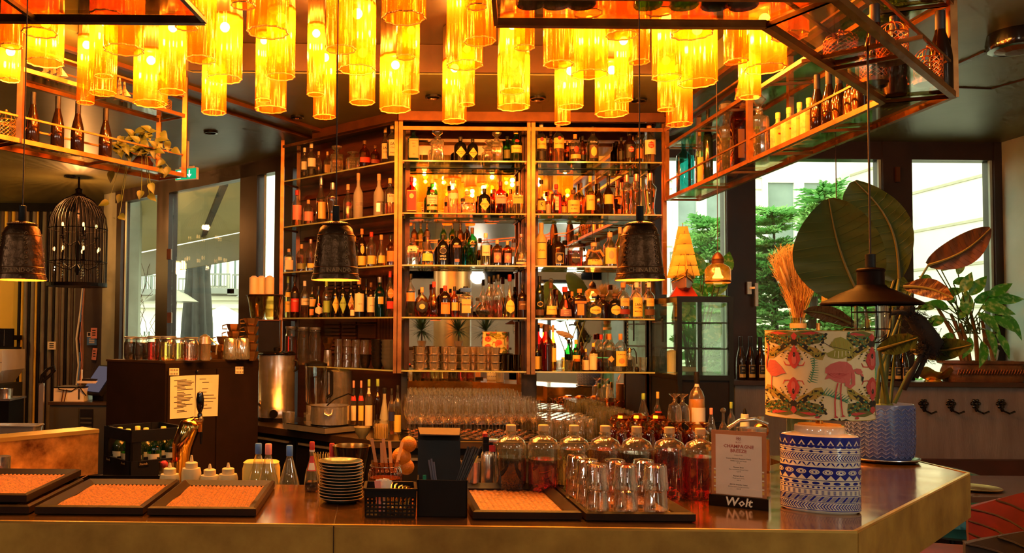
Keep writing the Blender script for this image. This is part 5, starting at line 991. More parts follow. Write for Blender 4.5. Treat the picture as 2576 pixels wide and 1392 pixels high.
# ================================================================ things on the bar counter
pm('tray_frame', (.012, .006, .004), .40, c2=(.020, .009, .006), spec=.2); 
m, t, o = nt('woven_mat'); p = N(t, 'BsdfPrincipled', Roughness=.55); t.links.new(p.outputs[0], o.inputs[0]); tc = N(t, 'TexCoord'); n = N(t, 'TexNoise', Scale=120, Detail=3); t.links.new(tc.outputs['Object'], n.inputs['Vector']); t.links.new(ramp(t, n.outputs[0], lin((.36, .11, .012)), lin((.10, .026, .003)), .35, .65), p.inputs['Base Color'])
def tray(X, Dc, z, label, mode=0, w=.292, d=.44, rz=0):
    r = T('serving_tray', label, 'tray', (X, Dc, z), rz, 'woven serving trays on the bar'); hw, hd, f = w/2, d/2, .030
    for pts in (((-hw, -hd), (hw, -hd)), ((hw, -hd), (hw, hd)), ((hw, hd), (-hw, hd)), ((-hw, hd), (-hw, -hd))):
        (x0, y0), (x1, y1) = pts; c0, c1 = Vector((x0, y0, 0)), Vector((x1, y1, 0)); u = (c1-c0).normalized(); nrm = Vector((-u.y, u.x, 0)); q = []
        for c, s in ((c0, 1), (c1, -1)): q.append([c+Vector((0, 0, .004)), c+Vector((0, 0, .022)), c+(nrm+u*s)*.008+Vector((0, 0, .026)), c+(nrm+u*s)*f+Vector((0, 0, .012)), c+(nrm+u*s)*f+Vector((0, 0, 0)), c+(nrm+u*s)*.008])
        MB().loft(q).obj('frame_bar', 'tray_frame', r)
    nx, ny = (108, 24) if mode == 0 else (60, 90); rows = []
    for j in range(ny+1):
        y = -hd+f+(d-2*f)*j/ny; rows.append([(-hw+f+(w-2*f)*i/nx, y, .006+(.0065*abs(sin(i*pi*18/nx+j*.22))**.6 if mode == 0 else .0034*sin(i*pi*15/nx)*sin(j*pi*30/ny))) for i in range(nx+1)])
    MB().loft(rows, cap=False, closed=False).obj('woven_mat', 'woven_mat', r, 'all'); MB().b2(-hw+f*.8, hw-f*.8, -hd+f*.8, hd-f*.8, .001, .004).obj('bottom', 'tray_frame', r)
tray(-1.075, 2.595, CT, 'lower of two stacked woven trays at the left end of the bar'); tray(-1.09, 2.615, CT+.027, 'upper of two stacked woven trays at the left end of the bar')
tray(-.768, 2.595, CT, 'woven tray second from the left on the bar'); tray(-.463, 2.59, CT, 'woven tray beside the plate stack on the bar')
tray(.410, 2.575, CT, 'woven tray between the black straw box and the tumblers', 1); tray(.710, 2.565, CT, 'woven tray carrying the stacked tumblers', 1)
# stacked tumblers
thin('rock_glass', (.98, .97, .94), gloss=.95, rough=.03, blend=.45); proto = None
TZ = CT+.0115
def rock(r, h):
    b = MB(); n = 40
    def rg(q, z, amp): return [(q*(1+amp*cos(10*a))*cos(a), q*(1+amp*cos(10*a))*sin(a), z) for a in [2*pi*j/n for j in range(n)]]
    return b.loft([rg(r, 0, 0), rg(r, .003, 0), rg(r*.99, h*.30, 0), rg(r*.95, h*.34, .02), rg(r*.84, h*.95, .035), rg(r*.80, h, .02), rg(r*.45, h, 0), rg(r*.42, h*.965, 0), rg(r*.70, h*.90, .02), rg(r*.86, h*.3, .01), rg(r*.93, .003, 0)], cap=True)
kk = 0
for (x, D) in ((1501, 2.40), (1573, 2.40), (1648, 2.40), (1478, 2.485), (1546, 2.485), (1618, 2.485), (1452, 2.57)):
    kk += 1
    for lv in range(2):
        X = (x-PPX)/F*D; q = (X, D, TZ+lv*.066); lab = '%s upturned clear tumbler of the %s stack on the right tray' % (('lower', 'upper')[lv], ('front left', 'front middle', 'front right', 'second-row left', 'second-row middle', 'second-row right', 'rearmost')[kk-1])
        if proto is None: proto = tag(rock(.0335, .068).obj('tumbler', 'rock_glass', None, 1, q), lab, 'glass', 'tumblers stacked on the bar tray')
        else: dup(proto, q, R.uniform(0, 3), lab)
# plates
pm('plate_glaze', (.030, .055, .050), .22, c2=(.05, .075, .06), spec=.7); pm('plate_rim', (.50, .33, .14), .3); proto = None
pc = PZ(857, 1262, CT)
for i in range(13):
    q = (pc.x+R.uniform(-.002, .002), pc.y+R.uniform(-.002, .002), CT+i*.0088); lab = 'dark green saucer, %s from below in the plate stack' % ORD[i]
    if proto is None:
        proto = T('saucer', lab, 'plate', q, 0, 'stacked saucers on the bar'); MB().lathe([(.036, 0), (.040, .0), (.054, .005), (.0645, .013), (.063, .0145), (.050, .008), (.03, .004)], 40).obj('dish', 'plate_glaze', proto, 1); MB().tube([(.0643*cos(a), .0643*sin(a), .0142) for a in [2*pi*j/40 for j in range(41)]], .0013, 5, False).obj('rim', 'plate_rim', proto, 1)
    else: dup(proto, q, R.uniform(0, 6), lab)
# soy bottles, brass bowl, whisk
pm('soy_red', (.62, .03, .03), .4)
def soy(x, yb, yt, z, label, D=None):
    p = PZ(x, yb, z) if D is None else P(x, 836, D); p.z = z; k = K(p.y); h = P(x, yt, p.y).z-z; r = bottle('soy_sauce_bottle', label, 'bottle', p, h, 38*k, 'pear', 'clear', 'dark', .18, 'red', [(.42, .72, .9, 'red'), (.44, .58, .7, 'white')])
    MB().lathe([(6.5*k, h*.80), (7*k, h*.84)], 14).obj('cap_ring', 'c_white', r, 1)
soy(784, 1236, 1112, CT, 'soy sauce bottle with red cap beside the plate stack'); soy(838, 0, 1116, .95, 'soy sauce bottle with red cap behind the brass bowl', 2.95)
p = P(888, 836, 2.93); r = T('brass_bowl', 'dark footed bowl with gilded rim behind the plates', 'bowl', (p.x, p.y, .95)); k = K(2.93); zt = P(888, 1122, 2.93).z-.95
MB().lathe([(22*k, 0), (24*k, .01), (26*k, zt*.5), (44*k, zt-.03), (49*k, zt), (47*k, zt), (40*k, zt-.03), (22*k, zt*.5)], 36).obj('bowl', 'black_gloss', r, 1); MB().loft([[(q*k*cos(a), q*k*sin(a), z) for a in [2*pi*j/36 for j in range(36)]] for q, z in ((49.5, zt+.001), (47, zt+.001), (39, zt-.032), (20, zt-.05))], cap=False).obj('gilding', 'brass', r, 1)
p = P(812, 836, 2.98); r = T('bamboo_whisk', 'small yellow bamboo whisk behind the plate stack', 'whisk', (p.x, p.y, .95)); b = MB()
for j in range(18): a = 2*pi*j/18; b.tube([(.006*cos(a), .006*sin(a), .10), (.014*cos(a), .014*sin(a), .17), (.028*cos(a), .028*sin(a), P(812, 1140, 2.98).z-.95)], .0012, 4)
b.obj('tines', 'c_yellow', r, kind='stuff'); MB().lathe([(.010, 0), (.012, .1), (.008, .11)], 12).obj('handle', 'c_tan', r, 1)
# jar with wooden sticks
thin('brown_glass', (.62, .28, .08), gloss=.8, rough=.05, blend=.4)
p = P(972, 836, 2.72); r = T('ribbed_jar', 'ribbed brown glass jar holding wooden sticks', 'jar', (p.x, p.y, CT)); k = K(2.72); zt = P(972, 1160, 2.72).z-CT
rg = lambda q, z: [(q*k*(1+.03*cos(24*a))*cos(a), q*k*(1+.03*cos(24*a))*sin(a), z) for a in [2*pi*j/96 for j in range(96)]]
MB().loft([rg(36, 0), rg(41, .006), rg(42, zt*.6), rg(38, zt*.78), rg(32, zt*.84), rg(35, zt*.9), rg(36, zt)], cap=False).obj('body', 'brown_glass', r, 'all'); MB().lathe([(34*k, .004), (38*k, zt*.5)], 30).obj('contents', pm('cinnamon', (.22, .07, .02), .7, c2=(.10, .03, .01), scale=40, bump=.5), r)
MB().tube([(38*k*cos(a), 38*k*sin(a), zt*.86) for a in [2*pi*j/30 for j in range(31)]], .002, 5, False).obj('wire', 'chrome', r)
for i, (x0, x1, yt) in enumerate(((950, 935, 1104), (962, 960, 1114), (974, 964, 1104), (985, 980, 1111), (993, 1012, 1113))):
    q0 = P(x0, 1190, 2.72); q1 = P(x1, yt, 2.72+.015*i); sk = tag(MB().bar((0, 0, 0), q1-q0, .010, .003, up=(0, 1, .01)).obj('wooden_stick', 'c_tan' if 0 else pm('stick_wood', (.55, .24, .08), .6), None, 0, q0), ('first', 'second', 'third', 'fourth', 'fifth')[i]+' wooden stick from the left in the ribbed jar', 'stick', 'sticks in the ribbed jar')
# oranges behind
pm('orange_peel', (.72, .21, .008), .45, bump=.3, bscale=200)
for i, (x, y, r_) in enumerate(((1028, 1118, 20), (1010, 1150, 24), (1022, 1175, 20))):
    p = P(x, y, 2.95); k = K(2.95); r = T('orange', ('topmost orange behind the black straw box', 'large orange behind the wooden sticks', 'lower orange behind the straw box')[i], 'fruit', p); MB().ball((0, 0, 0), r_*k, 20, 14).obj('peel', 'orange_peel', r, 'all'); MB().lathe([(.003, r_*k*.99), (.001, r_*k*1.03)], 6).obj('stem_end', 'stem_green', r)
p = P(1015, 836, 2.97); r = T('fruit_bowl', 'steel bowl under the oranges on the work surface', 'bowl', (p.x, p.y, .95)); MB().lathe([(.05, 0), (.06, .01), (.09, .09), (.088, .09), (.05, .015)], 24).obj('bowl', 'steel', r, 1)
# perforated basket with spoons and sachets
q = PZ(982, 1296, CT); W2, D2, H = .0665, .055, P(982, 1222, q.y-.05).z-CT; H = .076
r = T('perforated_basket', 'small black perforated plastic basket of spoons on the bar edge', 'basket', (q.x, q.y+.015, CT), -.02)
def wallgrid(b, p0, p1, n):
    p0, p1 = Vector(p0), Vector(p1)
    for i in range(n+1): c = p0.lerp(p1, i/n); b.bar(c+Vector((0, 0, .004)), c*1.03+Vector((0, 0, H)), .0042, .003)
    for z in (.004, .014, .024, .034, .062, .072): s = 1+.03*z/H; b.bar(p0*s+Vector((0, 0, z)), p1*s+Vector((0, 0, z)), .003, .005 if z < .06 else .012)
b = MB(); cs = [(-W2, -D2, 0), (W2, -D2, 0), (W2, D2, 0), (-W2, D2, 0)]
for i in range(4): wallgrid(b, cs[i], cs[(i+1) % 4], 12 if i % 2 == 0 else 10)
b.obj('lattice', 'black', r, kind='stuff')
b = MB(); b.b2(-W2, W2, -D2, D2, 0, .004); b.obj('base', 'black', r)
b = MB(); cr = [Vector(c)*1.035+Vector((0, 0, H)) for c in cs]
for i in range(4): b.bar(cr[i], cr[(i+1) % 4], .008, .006)
b.obj('rim', 'black', r)
b = MB(); 
for sx in (-1, 1): b.bar((sx*.024, -D2*1.02, .044), (sx*.024, -D2*1.02, .062), .004)
b.bar((-.024, -D2*1.02, .060), (.024, -D2*1.02, .060), .004); b.bar((-.024, -D2*1.02, .043), (.024, -D2*1.02, .043), .004); b.obj('handle_grip', 'black', r)
pm('spoon_gold', (.92, .62, .16), .2, 1)
bc = Vector((q.x, q.y+.015, CT))
for i in range(8):
    r = T('teaspoon', ('first', 'second', 'third', 'fourth', 'fifth', 'sixth', 'seventh', 'eighth')[i]+' gilded teaspoon from the left fanned in the black basket', 'spoon', bc+Vector((-.008+i*.0072, -.030+.006*(i % 3), .010)), 0, 'teaspoons in the basket'); b = MB(); L_ = [Vector((0, 0, 0)), Vector((.004*i*.5, .012, .045)), Vector((.006*i*.6, .040, .068-.002*i)), Vector((.007*i, .070, .070-.003*i))]
    b.tube(L_, [.004, .0035, .003, .003], 6); b.obj('handle', 'spoon_gold', r, 1); MB().ball((0, -.002, .006), .008, 8, 6, (1, .5, 1.3)).obj('bowl', 'spoon_gold', r, 1)
for i in range(3):
    p = bc+Vector((-.032+.010*i, -.02+.008*i, .006)); r = T('sugar_sachet', ('left', 'middle', 'right')[i]+' pale sugar sachet standing in the black basket', 'sachet', p, .2*i-.2, 'sugar sachets'); MB().box((0, 0, .045), (.017, .003, .085), M=Matrix.Rotation(.15*i-.1, 3, 'Y')).obj('packet', 'c_white' if i else 'c_pink', r); MB().box((0, 0, .088), (.017, .0015, .006), M=Matrix.Rotation(.15*i-.1, 3, 'Y')).obj('crimp', 'c_white', r)
# black cardboard box with straws
q = PZ(1112, 1303, CT); r = T('straw_box', 'open black cardboard box with raised lid holding straws', 'box', (q.x, q.y, CT), -.06); k = K(q.y+.02)
fw, fh, dd = 62*k, 92*k, .085
b = MB(); b.b2(-fw, fw, 0, .004, 0, fh); b.b2(-fw, -fw+.004, 0, dd, 0, fh); b.b2(fw-.004, fw, 0, dd, 0, fh); b.b2(-fw, fw, 0, dd, 0, .004); b.obj('tray_box', 'black', r)
b = MB(); lh = 205*k; b.add([(-fw, dd, 0), (fw*.8, dd, 0), (fw*.78, dd+.05, lh), (-fw, dd+.05, lh), (-fw, dd+.004, 0), (fw*.8, dd+.004, 0), (fw*.78, dd+.054, lh), (-fw, dd+.054, lh)], [(0, 1, 2, 3), (7, 6, 5, 4), (0, 3, 7, 4), (1, 5, 6, 2), (3, 2, 6, 7), (0, 4, 5, 1)]); b.obj('back_panel', 'black', r)
b = MB(); b.add([(-fw, dd+.05, lh), (fw*.78, dd+.05, lh), (fw*.72, dd-.01, lh-.012), (-fw*.9, dd-.01, lh-.012), (-fw, dd+.054, lh+.003), (fw*.78, dd+.054, lh+.003), (fw*.72, dd-.01, lh-.009), (-fw*.9, dd-.01, lh-.009)], [(0, 3, 2, 1), (4, 5, 6, 7), (0, 4, 7, 3), (1, 2, 6, 5), (2, 3, 7, 6), (0, 1, 5, 4)]); b.obj('lid_flap', pm('card_inside', (.10, .05, .025), .7), r)
pm('straw_black', (.012, .011, .014), .45)
for i in range(11):
    x = .50+.035*(i % 6); p0 = Vector((q.x+fw*x-.02, q.y+.03+.012*(i//6), CT+.01)); tip = P(1178+5.5*(i % 7), 1124+3*(i % 3), q.y+.06+.012*(i//6)); tag(MB().tube([(0, 0, 0), tip-p0], .0028, 8).obj('straw', 'straw_black', None, 1, p0), ORD[i]+' black straw from the left in the bundle at the box', 'straw', 'black straws')
for i in range(3):
    p0 = Vector((q.x-.012+.004*i, q.y+.03, CT+.01)); tip = P(1079+6*i, 1158-3*(i == 1)+5*(i == 2), q.y+.04); tag(MB().tube([(0, 0, 0), tip-p0], .0028, 8).obj('straw', pm('straw_blue', (.10, .10, .15), .4), None, 1, p0), ('left', 'middle', 'right')[i]+' bluish straw leaning inside the black box', 'straw', 'bluish straws')
p0 = Vector((q.x-.045, q.y+.03, CT+.01)); tip = P(1068, 1196, q.y+.03); tag(MB().tube([(0, 0, 0), tip-p0], [.004, .005], 8).obj('pen', pm('pen_green', (.01, .20, .12), .4), None, 1, p0), 'green pen tip sticking up in the black box', 'pen')
# kitchen blow torch
p = P(1228, 836, 2.84); r = T('blow_torch', 'silver kitchen blow torch with red trigger beside the first demijohn', 'torch', (p.x, p.y, CT)); k = K(2.84)
MB().lathe([(16*k, 0), (17*k, .003), (17*k, 82*k), (14*k, 90*k), (12*k, 93*k)], 24).obj('canister', 'steel', r, 1); MB().b2(-13*k, 12*k, -10*k, 10*k, 90*k, 112*k).obj('head', 'black', r); MB().b2(-12*k, 2*k, -8*k, 8*k, 110*k, 128*k).obj('valve', 'black', r)
MB().b2(2*k, 16*k, -11*k, -4*k, 92*k, 108*k).obj('trigger', 'soy_red', r); MB().lathe([(6*k, 126*k), (6.5*k, 136*k), (3*k, 139*k)], 12, (-7*k, 0, 0)).obj('knob', 'soy_red', r, 1); MB().tube([(4*k, -2*k, 118*k), (26*k, -8*k, 118*k)], 6*k, 14).obj('nozzle', 'steel', r, 1)
# metal cups with sugar sachets behind straws
for i, x in enumerate((1176, 1193)):
    p = P(x, 836, 2.82-.02*i); r = T('metal_cup', ('steel cup of sachets half hidden by straws, left', 'steel cup behind the straw bundle, right')[i], 'cup', (p.x, p.y, CT)); k = K(2.82); MB().lathe([(12*k, 0), (16*k, 70*k), (15*k, 70*k), (11*k, 2*k)], 20).obj('cup', 'steel', r, 1); MB().box((0, 0, 75*k), (14*k, 5*k, 26*k), M=Matrix.Rotation(.4, 3, 'Y')).obj('sachets', 'c_yellow', r)
# demijohn bottles
for i, (x, yt, D, liq, fill, nm) in enumerate(((1286, 1069, 2.80, 'dark', .50, 'half full of near-black liquid'), (1367, 1069, 2.78, 'red', .48, 'half full of bright red liquid'), (1444, 1070, 2.765, 'yellow', .64, 'of pale yellow liquid'), (1522, 1071, 2.75, 'amber', .64, 'of amber liquid behind the tumblers'), (1601, 1073, 2.735, 'dark', .60, 'of dark liquid behind the tumblers'), (1683, 1075, 2.72, 'red', .66, 'of deep red liquid right of the tumblers'), (1760, 1078, 2.70, 'red', .58, 'of red liquid beside the menu card'))):
    p = P(x, 836, D); p.z = CT; h = P(x, yt, D).z-CT; w = 79*K(D); r = bottle('demijohn', 'corked demijohn bottle '+nm, 'bottle', p, h, w, 'demi', 'clear', liq, fill, 'cork', (), (), 0, 'corked demijohns on the bar', n=32)
    MB().tube([(w*.5*.34*cos(a), w*.5*.34*sin(a), h*.885) for a in [2*pi*j/24 for j in range(25)]], .0035, 6, False).obj('neck_ring', 'bottle_clear', r, 1)
    MB().lathe([(w*.44, .001), (w*.2, .028), (.002, .034)], 24).obj('punt', 'bottle_clear', r, 1)
# menu stand
A = Vector((.983, 2.588, CT)); Bq = Vector((1.1215, 2.505, CT)); ang = math.atan2(Bq.y-A.y, Bq.x-A.x); c = (A+Bq)/2; W = (Bq-A).length
r = T('menu_stand', 'framed champagne menu card in a black stand on the bar', 'menu stand', c, ang)
MB().b2(-W/2, W/2, 0, .055, 0, .0325).obj('base', 'black_gloss', r); text('Wolt', .034, 'c_white', r, (0, -.0012, .0165), bold=.022, shear=.18)
HC = .188; card = MB().b2(-W/2+.006, W/2-.006, .012, .0135, .0325, .0325+HC).obj('card', pm('card_copper', (.52, .20, .08), .5), r)
MB().b2(-W/2+.018, W/2-.018, .0108, .012, .0345, .0325+HC-.012).obj('sheet', pm('card_white', (.78, .66, .58), .5), r)
for i in range(6):
    for sx in (-1, 1):
        z = .042+i*.0125; bq = MB(); bq.b2(sx*(W/2-.0165)-.004, sx*(W/2-.0165)+.004, .0112, .012, z, z+.004 if i % 2 else z+.0085); bq.obj('ornament', 'c_white' if i % 2 else 'c_gold', card)
pm('menu_red', (.38, .07, .04), .6); zt = .0325+HC
b = MB()
for sx in (-1, 1):
    for zz in (.019, .024): b.tube([(sx*(.003+.003*cos(a)), .0104, zt-zz+.0024*sin(a)) for a in [2*pi*j/12 for j in range(13)]], .0005, 4, False)
b.obj('emblem', 'menu_red', card, kind='stuff')
for s, dz, sz, m, bo in (('BLESS', .033, .0062, 'menu_red', 0), ('CHAMPAGNE', .045, .0135, 'menu_red', .02), ('BREEZE', .058, .0135, 'menu_red', .02), ('bottles 0,75l', .070, .0045, 'ink', 0), ('Veuve Clicquot Reserve Cuvee', .080, .0054, 'ink', .015), ('Mildly nutty and tingly', .0865, .0050, 'ink', 0), ('95 \u20ac', .0925, .0048, 'ink', 0), ('Ruinart Brut', .105, .0054, 'ink', .015), ('Fine and harmonious fruity', .1115, .0048, 'ink', 0), ('120 \u20ac', .1175, .0048, 'ink', 0), ('Ruinart Rose', .130, .0054, 'ink', .015), ('Fresh and exotic', .1365, .0048, 'ink', 0), ('140 \u20ac', .1425, .0048, 'ink', 0), ('KRUG Grande Cuvee', .155, .0054, 'ink', .015), ('Intense and oriental aromatic', .1615, .0048, 'ink', 0), ('300 \u20ac', .1675, .0048, 'ink', 0)):
    text(s, sz, m, card, (0, .0104, zt-dz), bold=bo)
MB().b2(-W/2, W/2, .009, .0105, .03, zt+.001).obj('acrylic_front', thin('acrylic', (.99, .99, .98), .10, .02, .1), r)
# ================================================================ flamingo table lamp
JC = Vector((1.283, 2.535, CT)); JA, JB, JH, JR = .104, .066, .216, -.42
r = T('table_lamp', 'table lamp with blue and white patterned jar base and flamingo shade', 'table lamp', JC, JR)
pm('porcelain', (.80, .72, .58), .12, spec=.7, coat=.6); pm('cobalt', (.010, .016, .22), .15, c2=(.014, .024, .30), spec=.7); pm('lid_wood', (.62, .36, .14), .35)
def ell(a, s=1): return (JA*s*cos(a), JB*s*sin(a))
tab = [0]; nT = 720
for i in range(nT): p0, p1 = ell(2*pi*i/nT), ell(2*pi*(i+1)/nT); tab.append(tab[-1]+math.hypot(p1[0]-p0[0], p1[1]-p0[1]))
PER = tab[-1]
def jarpt(s, z, off=0):
    s = (s % 1)*PER; lo, hi = 0, nT
    while hi-lo > 1:
        m_ = (lo+hi)//2
        if tab[m_] <= s: lo = m_
        else: hi = m_
    a = 2*pi*(lo+(s-tab[lo])/max(1e-9, tab[hi]-tab[lo]))/nT; x, y = ell(a); n = Vector((x/JA**2, y/JB**2, 0)).normalized(); return (x+n.x*off, y+n.y*off, z)
def jring(sc_, z): return [(x*sc_, y*sc_, z) for x, y in [ell(2*pi*j/64) for j in range(64)]]
body = MB().loft([jring(.94, 0), jring(.99, .004), jring(1, .010), jring(1, JH-.010), jring(.985, JH-.004), jring(.93, JH), jring(.6, JH+.008)]).obj('jar', 'porcelain', r, 1)
def subtri(b, tri, f, lim, depth=0):
    (a, c, d) = tri; L_ = [math.hypot(p[0]-q[0], p[1]-q[1]) for p, q in ((a, c), (c, d), (d, a))]; m = max(L_)
    if m > lim and depth < 7:
        i = L_.index(m); p, q, s = ((a, c, d), (c, d, a), (d, a, c))[i]; mid = ((p[0]+q[0])/2, (p[1]+q[1])/2); subtri(b, (p, mid, s), f, lim, depth+1); subtri(b, (mid, q, s), f, lim, depth+1)
    else: b.add([f(*a), f(*c), f(*d)], [(0, 1, 2)])
def decal(b, poly, f, lim):
    for t_ in tessellate_polygon([[Vector((x, y, 0)) for x, y in poly]]): subtri(b, [poly[i] for i in t_], f, lim)
def band(name, z0, z1, polys, off=.0006, m='cobalt'):
    b = MB(); f = lambda s, z: jarpt(s/PER, z, off)
    for q in polys: decal(b, [(s*PER, z) for s, z in q], f, .014)
    b.obj(name, m, body)
def rect(s0, s1, z0, z1): return [(s0, z0), (s1, z0), (s1, z1), (s0, z1)]
def full(z0, z1): return [rect(i/24, (i+1)/24, z0, z1) for i in range(24)]
u = JH/216.0
def oval(sc, zc, rs, rz, n=14): return [(sc+rs*cos(2*pi*i/n), zc+rz*sin(2*pi*i/n)) for i in range(n)]
Z = lambda v: (216-v)*u                      # v counts down from the jar's shoulder
N1 = 22
band('cobalt_band', 0, 0, full(Z(28), Z(2)))
band('zigzag', 0, 0, [[((i+.12)/N1, Z(25)), ((i+.5)/N1, Z(11)), ((i+.88)/N1, Z(25))] for i in range(N1)], .0011, 'porcelain'); band('zigzag', 0, 0, [[((i+.30)/N1, Z(24.5)), ((i+.5)/N1, Z(17)), ((i+.70)/N1, Z(24.5))] for i in range(N1)], .0016, 'cobalt')
band('scallop', 0, 0, [oval((i+.5)/32, Z(29), .5/32, 4*u, 10) for i in range(32)]); band('line', 0, 0, full(Z(37.5), Z(36)))
band('diamond', 0, 0, [[((i+.2)/N1, Z(42.5)), ((i+.5)/N1, Z(46)), ((i+.8)/N1, Z(42.5)), ((i+.5)/N1, Z(39))] for i in range(N1)]+full(Z(43), Z(42))); band('line', 0, 0, full(Z(49.5), Z(48)))
def chev(n, z0, z1, w=.45): return [[(i/n, Z((z0+z1)/2)), ((i+1)/n, Z(z0)), ((i+1+w)/n, Z(z0)), ((i+w)/n, Z((z0+z1)/2)), ((i+1+w)/n, Z(z1)), ((i+1)/n, Z(z1))] for i in range(n)]
band('chevrons', 0, 0, chev(70, 51, 67)); band('line', 0, 0, full(Z(70), Z(68.5)))
band('leaf_band', 0, 0, [q for i in range(N1) for q in ([((i+.02)/N1, Z(84)), ((i+.25)/N1, Z(74)), ((i+.5)/N1, Z(72.5)), ((i+.28)/N1, Z(80))], [((i+.98)/N1, Z(84)), ((i+.75)/N1, Z(74)), ((i+.5)/N1, Z(72.5)), ((i+.72)/N1, Z(80))])])
band('cobalt_band', 0, 0, full(Z(121), Z(87)))
band('eye', 0, 0, [oval((i+.5)/16, Z(100), .40/16, 7*u) for i in range(16)], .0011, 'porcelain'); band('eye_line', 0, 0, [oval((i+.5)/16, Z(100), .30/16, 5*u) for i in range(16)], .0014); band('eye_white', 0, 0, [oval((i+.5)/16, Z(100), .25/16, 4.2*u) for i in range(16)], .0017, 'porcelain'); band('pupil', 0, 0, [oval((i+.5)/16, Z(100), .09/16, 2.4*u) for i in range(16)], .002)
band('triangle', 0, 0, [[((i+.0)/N1, Z(122)), ((i+.5)/N1, Z(108.5)), ((i+1.0)/N1, Z(122))] for i in range(N1)], .0011, 'porcelain')
band('line', 0, 0, full(Z(124.5), Z(123))); band('oval_dot', 0, 0, [oval((i+.5)/20, Z(131), .36/20, 4*u) for i in range(20)]); band('line', 0, 0, full(Z(138.5), Z(137)))
band('dot', 0, 0, [oval((i+.5)/40, Z(143), .26/40, 2.6*u, 10) for i in range(40)]); band('line', 0, 0, full(Z(149.5), Z(148)))
band('hatch', 0, 0, [rect((i+.05)/36, (i+.5)/36, Z(152+2.2*j+1.2), Z(152+2.2*j)) for i in range(36) for j in range(5)]); band('line', 0, 0, full(Z(166), Z(164.5)))
band('slant', 0, 0, [[(i/26, Z(182)), ((i+.35)/26, Z(182)), ((i+.95)/26, Z(168)), ((i+.6)/26, Z(168))] for i in range(26)]+[[((i+.48+.12*j)/26, Z(182)), ((i+.53+.12*j)/26, Z(182)), ((i+1.13+.12*j)/26, Z(168)), ((i+1.08+.12*j)/26, Z(168))] for i in range(26) for j in range(4)]); band('line', 0, 0, full(Z(185), Z(183.5)))
band('chevrons', 0, 0, chev(70, 187, 204)); band('line', 0, 0, full(Z(208), Z(206)))
lid = MB().lathe([(.066, JH+.004), (.066, JH+.024), (.063, JH+.027), (.02, JH+.028)], 40, sx=1, sy=.78).obj('lid', 'porcelain', r, 1); MB().lathe([(.058, JH+.027), (.056, JH+.030), (.02, JH+.031)], 36, sy=.78).obj('wood_disc', 'lid_wood', lid, 1)
MB().lathe([(.010, JH+.03), (.010, JH+.046), (.005, JH+.048), (.005, JH+.32)], 16).obj('brass_stem', 'brass', r, 1)
SR = .1415; zt_ = P(2060, 833, 2.535).z-CT; zb_ = P(2060, 1047, 2.535).z-CT; SHh = zt_-zb_
sh = MB().loft([[(q*cos(a), q*sin(a), z) for a in [2*pi*j/64 for j in range(64)]] for q, z in ((SR, zb_), (SR, zt_), (SR-.003, zt_), (SR-.003, zb_), (SR, zb_))], cap=False).obj('shade', pm('shade_cloth', (.82, .66, .38), .75, c2=(.74, .56, .28), scale=18), r, 1)
view = -pi/2-JR-.466                          # lamp's local direction facing the photographer
def shpt(layer):
    def f(x, y):
        t_ = max(-.999, min(.999, (x-790)/605)); a = view+math.asin(t_); rr_ = SR+.0006+layer*.0005; return (rr_*cos(a), rr_*sin(a), zt_-(y-60-(x-790)*.0)/1060*SHh)
    return f
for k_, c in {'olive': (.16, .15, .03), 'gold': (.52, .32, .05), 'darkl': (.022, .018, .012), 'rose': (.62, .06, .05), 'pinkp': (.72, .14, .11), 'jade': (.03, .24, .12), 'leafy': (.36, .30, .04)}.items(): pm('print_'+k_, c, .75)
LAY = {}
def pr(layer, m, polys):
    b = LAY.setdefault((layer, m), MB())
    for q in polys: decal(b, q, shpt(layer), 45)
def ov(x, y, rx, ry, n=12, rot=0): return [(x+rx*cos(a)*cos(rot)-ry*sin(a)*sin(rot), y+rx*cos(a)*sin(rot)+ry*sin(a)*cos(rot)) for a in [2*pi*i/n for i in range(n)]]
def strip(pts, w):
    L_, R_ = [], []
    for i, (x, y) in enumerate(pts):
        x0, y0 = pts[max(i-1, 0)]; x1, y1 = pts[min(i+1, len(pts)-1)]; l = math.hypot(x1-x0, y1-y0) or 1; ww = w[i] if isinstance(w, list) else w; L_.append((x-(y1-y0)/l*ww/2, y+(x1-x0)/l*ww/2)); R_.append((x+(y1-y0)/l*ww/2, y-(x1-x0)/l*ww/2))
    return [[L_[i], L_[i+1], R_[i+1], R_[i]] for i in range(len(pts)-1)]
